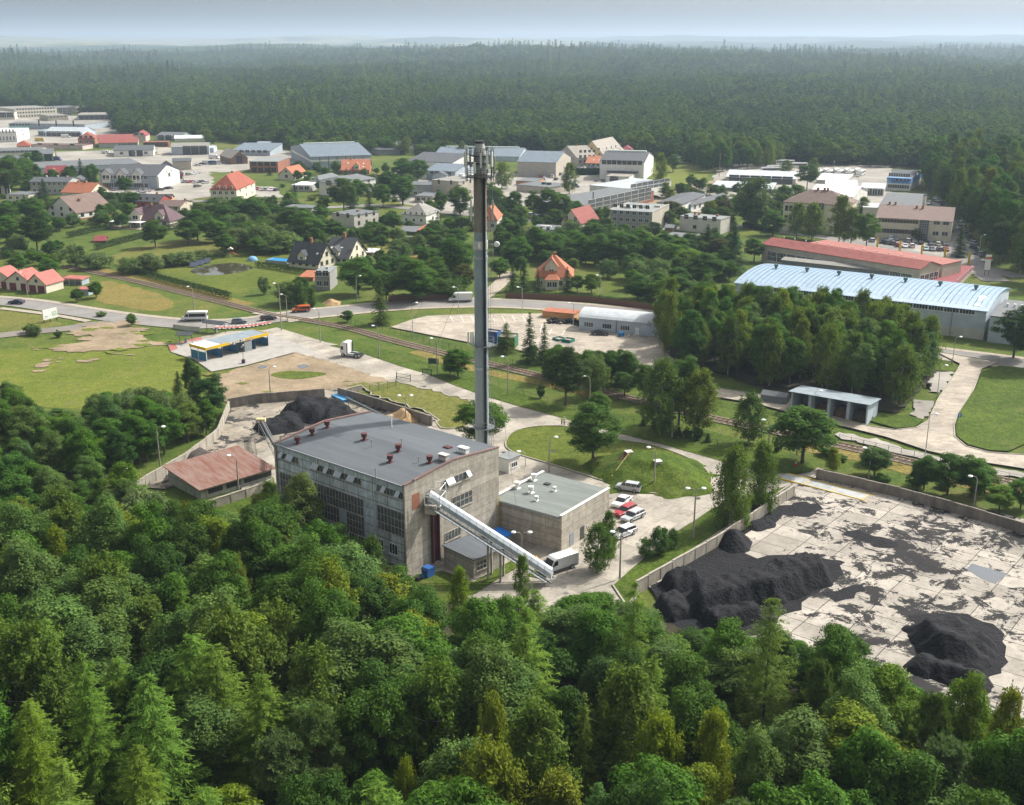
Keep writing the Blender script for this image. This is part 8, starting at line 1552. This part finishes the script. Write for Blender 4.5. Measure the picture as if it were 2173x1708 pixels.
for x, y, ty, w in [(1526, 375, 325, 'tall wooden pole on the far meadow'), (1765, 405, 340, 'rusty flagpole-like mast by the depot halls'), (1280, 470, 428, 'concrete power pole beside the apartment block'), (805, 470, 440, 'wooden power pole behind the unfinished house'), (790, 545, 520, 'concrete pole behind the twin houses'), (1018 + 28, 560, 528, 'thin pole right of the stack shaft')]:
    hh = hgt(x, y, ty); o = MB().cyl((0, 0, -.2), (0, 0, hh), .18, .12, 8).cyl((-.8, 0, hh - .6), (.8, 0, hh - .6), .05, n=5).build('utility_pole', M_pole, None, loc=G(x, y)); tag(o, w, 'pole')
# ------------------------------------------------------------------ car wash and its neighbours
r = frame3((436.5, 739), (566.3, 706.5), (534.5, 698.7), (440.4, 769.5, 740)); t = empty('car_wash', r.o, r.rz, 'self-service car wash with yellow-edged flat roof and blue bays', 'car wash'); L_, D, h = r.L, r.D, r.h
M_bluep = mat('blue_bay_panel', (.05, .24, .42), .4, .35, 1.3, col2=(.03, .13, .24)); M_cwy = mat('canopy_yellow', (.72, .46, .01), .45)
MB().box(0, L_ * .24, 0, D, h - .12, h + .04).build('roof', M_white, t); MB().box(L_ * .24, L_, 0, D, h - .12, h + .035).build('roof', roofm('metal'), t)
MB().box(-.1, L_ + .1, -.12, 0, h - .55, h + .15).box(-.12, 0, 0, D, h - .55, h + .15).box(L_, L_ + .12, 0, D, h - .55, h + .15).build('fascia', M_cwy, t)
MB().box(L_ * .38, L_ * .60, -.15, -.12, h - .5, h + .12).build('sign_backing', M_dark, t); text('MYJNIA 24h', M_white, t, .95, (L_ * .49, -.18, h - .19), bold=2)
MB().box(.4, L_ * .1, -.15, -.12, h - .38, h - .16).box(L_ * .62, L_ * .75, -.15, -.12, h - .38, h - .16).build('fascia_stripe', M_grey, t)
for i, u in enumerate((.0, .245, .5, .78, 1.0)):
    x = min(max(L_ * u, .1), L_ - .1)
    MB().box(x - .06, x + .06, .2, D - .4, .15, 2.3).build('bay_wall', M_bluep, t)
    for y in (.1, D * .5, D - .3): MB().box(x - .07, x + .07, y - .07, y + .07, 0, h - .1).build('post', M_dark if i else M_white, t)
MB().box(L_ * .60, L_ * .72, -.1, D * .55, 0, 2.7).build('machine_room', M_grey, t); MB().box(0, L_, -.2, D, .10, .13).build('wet_floor', mat('wet_concrete', (.05, .055, .06), .25), t)
def shelter(p0, p1, hh, label, m):
    a, c = G(*p0), G(*p1); v = c - a; t = empty('vacuum_shelter', a, math.atan2(v.y, v.x), label, 'shelter'); L_ = v.length
    MB().prism([(-1.4, hh), (0, hh + .7), (1.4, hh), (1.4, hh + .1), (0, hh + .8), (-1.4, hh + .1)], -.3, L_ + .3, 'x').build('roof', m, t)
    for x in (.1, L_ - .1): MB().cyl((x, 0, 0), (x, 0, hh + .3), .07, n=6).build('post', M_dark, t)
    MB().box(L_ * .5 - .3, L_ * .5 + .3, -.3, .3, 0, 1.3).build('vacuum_cleaner', M_grey, t)
shelter((381, 728), (409, 729), 2.4, 'small dark gabled shelter left of the car wash', roofm('slate')); shelter((439, 703), (479, 708), 2.6, 'dark corrugated shelter behind the car wash', roofm('slate'))
g = G(517, 772); t = empty('bollard_lamp', g, 0, 'short twin-globe lamp on a purple drum before the car wash', 'lamp'); MB().cyl((0, 0, 0), (0, 0, 1.1), .45, n=12).build('drum', mat('purple_drum', (.06, .02, .06), .6), t); MB().cyl((0, 0, 1.1), (0, 0, 4.6), .06, n=6).build('pole', M_dark, t); MB().ball((-.15, 0, 4.3), .2).ball((.15, 0, 4.7), .2).build('globes', M_white, t)
wall([(363 + 6, 697), (400, 702), (432, 704)], 1.2, 'low white panel fence beside the main road', wallm('pale'), 'fence')
# billboard
a, c = G(93, 686), G(123, 679); v = c - a; t = empty('billboard', a, math.atan2(v.y, v.x), 'white billboard with a small green picture beside the main road', 'billboard'); L_ = v.length
MB().box(0, L_, -.1, .1, .9, 3.7).build('board', M_white, t); MB().box(L_ * .62, L_ * .95, -.13, -.1, 1.6, 2.9).build('picture', mat('billboard_picture', (.30, .48, .26), .6, .5, 2, col2=(.60, .66, .58)), t); MB().box(L_ * .1, L_ * .38, -.13, -.1, 1.75, 1.85).box(L_ * .1, L_ * .3, -.13, -.1, 1.5, 1.58).build('text_lines', M_grey, t)
for x in (.3, L_ * .5, L_ - .3): MB().box(x - .08, x + .08, .1, .3, -.1, 2.5).build('post', M_dark, t)
# pool, play frame, solar panels, tent
r = frame3((563, 555), (598, 561), (609, 552), (598, 563, 560)); t = empty('swimming_pool', r.o, r.rz, 'rectangular above-ground swimming pool with blue water', 'swimming pool'); b = MB(); b.box(0, r.L, 0, .15, 0, 1.2).box(0, r.L, r.D - .15, r.D, 0, 1.2).box(0, .15, .15, r.D - .15, 0, 1.2).box(r.L - .15, r.L, .15, r.D - .15, 0, 1.2); b.build('pool_wall', M_grey, t); MB().box(.15, r.L - .15, .15, r.D - .15, .9, 1.05).build('pool_water', mat('pool_blue', (.04, .33, .72), .1), t)
for i, x in enumerate((412, 425, 438)):
    g = G(x, 568 - i * 4); t = empty('solar_panel', g, R(15), f'tilted dark solar panel, {nth(i)} from the left above the pond', 'solar panel', 'solar panels by the pond'); MB().prism([(0, .3), (2.2, 1.6), (2.15, 1.7), (-.05, .4)], -1.4, 1.4, 'x').build('panel', mat('solar_glass', (.05, .06, .09), .15, spec=.7), t); MB().box(-1.2, -1.1, 1.9, 2.0, 0, 1.5).box(1.1, 1.2, 1.9, 2.0, 0, 1.5).build('stand', M_galv, t)
g = G(536, 553); t = empty('tent', g, R(20), 'blue dome tent on the lawn beyond the pond', 'tent'); MB().ball((0, 0, 0), 1.9, 12, 8, sz=.9).build('fabric', mat('tent_fabric', (.16, .33, .52), .7), t)
g = G(490, 545); t = empty('play_tower', g, R(10), 'wooden play tower with cream roof and orange slide', 'play tower'); b = MB()
for x in (-.8, .8):
    for y in (-.8, .8): b.cyl((x, y, 0), (x, y, 3), .06, n=5)
b.box(-.8, .8, -.8, .8, 1.4, 1.5); b.cyl((-3, 0, 0), (-2.2, 0, 2.3), .06, n=5); b.cyl((-2.2, 0, 2.3), (-.8, 0, 2.3), .06, n=5); b.build('frame', M_brown, t); MB().prism([(-1, 2.9), (1, 2.9), (0, 3.6)], -1, 1, 'y').build('roof', wallm('cream'), t); MB().prism([(.8, 1.5), (3.2, .2), (3.2, .3), (.8, 1.65)], -.3, .3, 'y').build('slide', mat('orange_plastic', (.5, .14, .04), .5), t)
# weighbridge, coal-yard details
w = [G(*q) for q in ((1645, 1016), (1865, 1074))]; v = w[1] - w[0]; t = empty('weighbridge', w[0], math.atan2(v.y, v.x), 'long steel weighbridge with yellow edges at the coal yard entrance', 'weighbridge'); L_ = v.length; D = 3.1
MB().prism([(0, .12), (1.5, .35), (L_ - 3.2, .35), (L_, .1), (L_, .05), (0, .05)], 0, D, 'y').build('deck', mat('worn_steel_deck', (.36, .37, .36), .6, .2, .8), t); b = MB()
for y0 in (-.16, D): b.prism([(0, .14), (1.5, .45), (L_ - 3.2, .45), (L_, .14), (L_, .05), (0, .05)], y0, y0 + .16, 'y')
for x in (L_ * .28, L_ * .55, L_ - 3.2, L_ - .15): b.box(x, x + .15, 0, D, .3 if x < L_ - 1 else .1, .37 if x < L_ - 1 else .16)
b.build('yellow_edge', M_yel, t)
def tyre(p, n, label, lying=True):
    g = G(*p); b = MB()
    for k in range(n):
        z = k * .3 + .13; 
        for i in range(12):
            t0, t1 = 2 * math.pi * i / 12, 2 * math.pi * (i + 1) / 12; b.cyl((.42 * math.cos(t0), .42 * math.sin(t0), z), (.42 * math.cos(t1), .42 * math.sin(t1), z), .14, n=6, caps=False)
    o = b.build('tyre_stack' if n > 1 else 'tyre', M_tyre, None, loc=(g.x, g.y, .1)); tag(o, label, 'tyres' if n > 1 else 'tyre')
tyre((1600, 1098), 7, 'tallest stack of old tyres by the pale coal yard wall'); tyre((1607, 1094), 6, 'middle stack of old tyres by the pale coal yard wall'); tyre((1614, 1090), 4, 'shortest stack of old tyres by the pale coal yard wall'); tyre((1580, 1113), 3, 'short tyre stack left of the three tall ones'); 
for i, q in enumerate(((1520, 1158), (1529, 1160), (1524, 1166), (1556, 1163))): tyre(q, 1, f'single tyre lying before the small coal pile, {nth(i)} from the left')
b = MB(); tr = random.Random(5)
for i in range(85):
    x, y, z = tr.uniform(0, 11), tr.uniform(0, 3), tr.choice([.3, .3, .8, 1.2]); n_ = Vector((tr.gauss(0, 1), tr.gauss(0, 1), tr.gauss(0, 1))).normalized(); b.cyl(Vector((x, y, z)) - n_ * .12, Vector((x, y, z)) + n_ * .12, .45, .45, 12)
g = G(1162, 690); o = b.build('tyre_heap', M_tyre, None, loc=g); tag(o, 'big black heap of used tyres in front of the orange container', 'tyre heap')
def bin_(p, col, lab, s=1.0, nm='wheeled_bin'):
    g = G(*p); t = empty(nm, g, R(50), lab, 'bin'); m = mat('bin_' + lab.split()[0], col, .5); b = MB(); b.prism([(-.6 * s, .15), (.6 * s, .15), (.7 * s, 1.2 * s), (-.7 * s, 1.2 * s)], -.5 * s, .5 * s, 'y').build('tub', m, t); MB().prism([(-.75 * s, 1.2 * s), (.75 * s, 1.2 * s), (.5 * s, 1.45 * s), (-.5 * s, 1.45 * s)], -.55 * s, .55 * s, 'y').build('lid', m, t)
    for x in (-.5, .5):
        for y in (-.4, .4): MB().cyl((x * s, y * s - .04, .12), (x * s, y * s + .04, .12), .12, n=8).build('wheel', M_tyre, t)
bin_((909, 1225), (.03, .11, .33), 'blue wheeled container at the boiler house corner', 1.2); bin_((897, 1230), (.02, .12, .2), 'teal small bin left of the blue container', .6); bin_((1318, 716), (.02, .14, .34), 'azure bin by the office cabin door'); bin_((887, 1236), (.02, .02, .025), 'black bin at the corner of the boiler house', .6); bin_((1971, 823), (.03, .03, .03), 'charcoal bin on the grass by the service road', .8)
g = G(1058, 1160); t = empty('canopy_shelter', g, R(51), 'small shed with a bright blue roof beside the boiler house', 'shed'); MB().box(-1.6, 1.6, -1.2, 1.2, 0, 1.9).build('body', M_grey, t); MB().prism([(-1.4, 1.9), (1.4, 2.3), (1.4, 2.4), (-1.4, 2.0)], -1.9, 1.9, 'x').build('roof', mat('bright_blue_sheet', (.01, .16, .55), .5), t)
for (x, y), yt, lab in (((1688, 992), 945, 'red and white raised barrier by the round tree'),): hh = hgt(x, y, yt); t = empty('barrier', G(x, y), 0, lab, 'barrier'); [MB().cyl((0, 0, .6 + i * (hh - .6) / 6), (0, 0, .6 + (i + 1) * (hh - .6) / 6), .1, n=6).build('arm_section', mat('barrier_red', (.45, .03, .03), .5) if i % 2 else M_white, t) for i in range(6)]; MB().box(-.2, .2, -.2, .2, 0, .8).build('base', mat('barrier_red', (.45, .03, .03), .5), t)
g = G(920, 784); t = empty('notice_board', g, R(-15), 'dark green notice board beside the entrance gate', 'notice board'); MB().box(-1.3, 1.3, -.05, .05, 1.4, 2.8).build('board', M_gf, t); MB().box(-1, -.9, -.04, .04, 0, 1.4).box(.9, 1, -.04, .04, 0, 1.4).build('post', M_gf, t)
for (x, y), lab in (((1334, 715), 'left of the pair'), ((1344, 717), 'right of the pair')):
    t = empty('garden_chair', G(x, y), R(200), 'white plastic chair by the office cabin, ' + lab, 'chair'); MB().box(-.25, .25, -.25, .25, .4, .45).build('seat', M_white, t); MB().box(-.25, .25, .2, .25, .45, .95).build('backrest', M_white, t); [MB().box(a_ - .03, a_ + .03, c_ - .03, c_ + .03, 0, .4).build('leg', M_white, t) for a_ in (-.2, .2) for c_ in (-.2, .2)]
for x, y, c_, lab, sh in ((1988 - 60, 0, 0, '', 0),):
    pass
t = empty('road_sign', G(2034, 900), R(10), 'blue square road sign at the edge of the service road', 'road sign'); MB().cyl((0, 0, 0), (0, 0, 2.0), .04, n=6).build('post', M_galv, t); MB().box(-.4, .4, -.06, -.04, 1.5, 2.4).build('sign_plate', mat('sign_plate_blue', (.02, .18, .5), .5), t); MB().box(-.06, .06, -.075, -.06, 1.65, 2.2).prism([(-.22, 2.05), (.22, 2.05), (0, 2.3)], -.075, -.06, 'y').build('arrow', M_white, t)
t = empty('road_sign', G(2093, 585), R(-20), 'white and orange upright advertising sign by the far road', 'sign'); MB().box(-.9, .9, -.1, .1, 2, 7).build('sign_plate', M_white, t); MB().box(-.9, .9, -.13, -.1, 5.6, 6.4).build('orange_stripe', mat('orange_plastic', (.5, .14, .04), .5), t); MB().box(-.7, -.5, -.05, .05, 0, 2).box(.5, .7, -.05, .05, 0, 2).build('post', M_dark, t)
# ------------------------------------------------------------------ people
M_skin = mat('skin', (.42, .24, .17), .6); M_hair = mat('dark_hair', (.03, .02, .015), .8)
def person(loc, rz, label, shirt, trousers, hand=0.0, hat=None, arm=(.25, .25)):
    t = empty('person', loc, rz, label, 'person'); t.location.z = topz(t.location.x, t.location.y)
    V = [(0, 0, .95), (0, 0, 1.15), (0, 0, 1.38), (0, .01, 1.5), (0, .02, 1.6), (0, .02, 1.72)]; Rr = [(.15, .11), (.14, .10), (.17, .11), (.06, .06), (.085, .10), (.08, .09)]; E = [(0, 1), (1, 2), (2, 3), (3, 4), (4, 5)]
    for s in (-1, 1):
        k = len(V); V += [(.09 * s, 0, .88), (.10 * s, .02, .48), (.11 * s, -.02, .08), (.12 * s, .13, .04)]; Rr += [(.09, .09), (.06, .06), (.04, .045), (.035, .03)]; E += [(0, k), (k, k + 1), (k + 1, k + 2), (k + 2, k + 3)]
        k = len(V); fw = arm[0 if s < 0 else 1]; V += [(.19 * s, 0, 1.40), (.25 * s, .02, 1.14), (.2 * s, fw, 1.0 + fw * .5), (.18 * s, fw + .08, 1.0 + fw * .6)]; Rr += [(.055, .055), (.042, .042), (.03, .03), (.03, .018)]; E += [(2, k), (k, k + 1), (k + 1, k + 2), (k + 2, k + 3)]
        h0 = len(V) - 1; hx, hy, hz_ = V[h0]
        for f in range(4): V += [(hx + (f - 1.5) * .02, hy + .08 - abs(f - 1.4) * .008, hz_ - .015)]; Rr += [(.009, .009)]; E += [(h0, len(V) - 1)]
        V += [(hx - .04 * s, hy + .03, hz_ + .01)]; Rr += [(.010, .010)]; E += [(h0, len(V) - 1)]
    me = bpy.data.meshes.new('body'); me.from_pydata(V, E, []); o = bpy.data.objects.new('body', me); COL.objects.link(o); o.parent = t; sk = o.modifiers.new('skin', 'SKIN'); 
    if not me.skin_vertices: 
        bpy.context.view_layer.objects.active = o; 
    for i, sv in enumerate(me.skin_vertices[0].data if me.skin_vertices else []): sv.radius = Rr[i]; sv.use_root = (i == 0)
    o.modifiers.new('sub', 'SUBSURF').levels = 1; me.materials.append(M_skin)
    b = MB()
    for (x0, y0, z0), (x1, y1, z1), r0, r1 in (((0, 0, .86), (0, 0, 1.2), .19, .18), ((0, 0, 1.2), (0, 0, 1.44), .18, .14)): b.cyl((x0, y0, z0), (x1, y1, z1), r0, r1, 12)
    for s in (-1, 1): b.cyl((.17 * s, 0, 1.44), (.25 * s, .02, 1.15), .075, .065, 8)
    b.build('shirt', shirt, t, True); b = MB()
    for s in (-1, 1): b.cyl((.09 * s, 0, .92), (.10 * s, .02, .5), .11, .08, 8); b.cyl((.10 * s, .02, .5), (.11 * s, -.02, .12), .08, .06, 8)
    b.build('trousers', trousers, t, True); MB().ball((0, 0, 1.70), .105, 10, 6, sz=.9).build('hair', hat or M_hair, t, True)
g = G(1192, 903); person((g.x, g.y, 0), R(-60), 'person in a yellow hi-vis vest and dark trousers standing on the estate road', mat('hivis', (.50, .66, .02), .7), M_dark, arm=(.28, .2)); g = G(1197.5, 904); person((g.x, g.y, 0), R(170), 'person in a white shirt and brown trousers facing the one in hi-vis', M_white, mat('brown_cloth', (.20, .11, .08), .9), hat=M_white, arm=(.3, .1))
# ------------------------------------------------------------------ gardens: fill-in trees and shrubs between the houses
def clear(x, y, m=2.2):
    for o_, rz, L2, D2 in FOOT:
        dx, dy = x - o_.x, y - o_.y; c_, s_ = math.cos(rz), math.sin(rz); u, v = dx * c_ + dy * s_, -dx * s_ + dy * c_
        if -m < u < L2 + m and -m < v < D2 + m: return False
        if -m - 2 < u < L2 + m + 2 and -13 < v < 0: return False
    return True
NFIX[0] = len(TREES)
def fc2(x, y, h): return clear(x, y)
def gard(poly, step, hr, wr, where, seed, kinds=('maple', 'oak', 'willow', 'shrub', 'maple', 'spruce', 'shrub', 'shrub')):
    global tree
    t0 = tree; step *= .92; hr = (hr[0] * .75, hr[1] * .85)
    def tree2(kind, loc, h, w, *a, **k): return t0(kind, loc, h * (.4 if kind == 'shrub' else 1), w * (.65 if kind in ('shrub', 'spruce') else 1), *a, **k)
    tree = tree2; grove('g', poly, step, list(kinds), hr, wr, 'garden trees', where, curve=fc2, tints=tintvar, seed=seed, avoid=.55); tree = t0
gard([(-40, 405), (60, 395), (260, 425), (440, 440), (470, 455), (460, 480), (390, 470), (250, 470), (100, 500), (-40, 520)], 9, (4, 9), (5, 8), 'the left gardens', 31)
gard([(-40, 345), (200, 362), (200, 400), (60, 392), (-40, 400)], 12, (7, 13), (8, 11), 'the upper left gardens', 32, ('maple', 'oak', 'maple'))
gard([(450, 436), (700, 445), (700, 500), (560, 545), (470, 520), (440, 470)], 8, (4, 9), (6, 9), 'the middle gardens', 33, ('maple', 'oak', 'willow', 'maple'))
gard([(560, 360), (640, 355), (880, 375), (900, 430), (600, 428), (590, 395)], 10, (4, 9), (5, 8), 'the gardens below the grey hall', 34)
gard([(700, 500), (840, 470), (1000, 480), (1000, 530), (960, 560), (1000, 625), (880, 632), (770, 610), (770, 560), (830, 540)], 8, (3, 8), (5, 8), 'the gardens left of the stack', 35, ('maple', 'willow', 'shrub', 'oak', 'maple'))
gard([(1040, 470), (1280, 490), (1420, 500), (1560, 520), (1560, 590), (1420, 650), (1350, 640), (1330, 575), (1250, 570), (1060, 560), (1040, 520)], 7.5, (5, 10), (6, 9), 'the gardens right of the stack', 36, ('maple', 'oak', 'willow', 'maple', 'oak'))
gard([(1400, 400), (1560, 390), (1720, 430), (1850, 480), (1840, 510), (1600, 490), (1420, 480)], 12, (5, 10), (6, 10), 'the street gardens on the right', 37, ('maple', 'oak', 'birch'))
gard([(20, 525), (140, 535), (130, 575), (10, 560)], 7, (4, 7), (5, 8), 'the scrub behind the garages', 38, ('maple', 'willow'))
gard([(900, 440), (1230, 455), (1230, 480), (900, 465)], 14, (7, 10), (7, 9), 'the street side', 39, ('maple', 'oak'))
gard([(1100, 745), (1330, 790), (1380, 815), (1300, 812), (1100, 768)], 6, (2.5, 5), (3, 5), 'the railway bank', 40, ('willow', 'shrub', 'maple'))
gard([(1640, 930), (1760, 960), (1900, 990), (2200, 1060), (2240, 1100), (1950, 1045), (1750, 1000)], 6.5, (2.5, 6), (3.5, 6), 'the bank behind the coal yard wall', 41, ('willow', 'shrub', 'maple', 'shrub'))
# ------------------------------------------------------------------ haze
hz = MB().box(-17000, 17000, -400, 26000, -1.5, 260); ho = hz.build('haze', [mat('haze_air', (1, 1, 1))]); tag(ho, 'thin blue-grey summer haze over the whole landscape', 'haze', kind='stuff')
m = MATS['haze_air']; n = m.node_tree.nodes; n.clear(); o_ = n.new('ShaderNodeOutputMaterial'); pv = n.new('ShaderNodeVolumePrincipled')
pv.inputs['Color'].default_value = (.58, .73, .89, 1); pv.inputs['Density'].default_value = 0.00012; pv.inputs['Anisotropy'].default_value = .2
m.node_tree.links.new(pv.outputs[0], o_.inputs['Volume']); m.volume_intersection_method if False else None
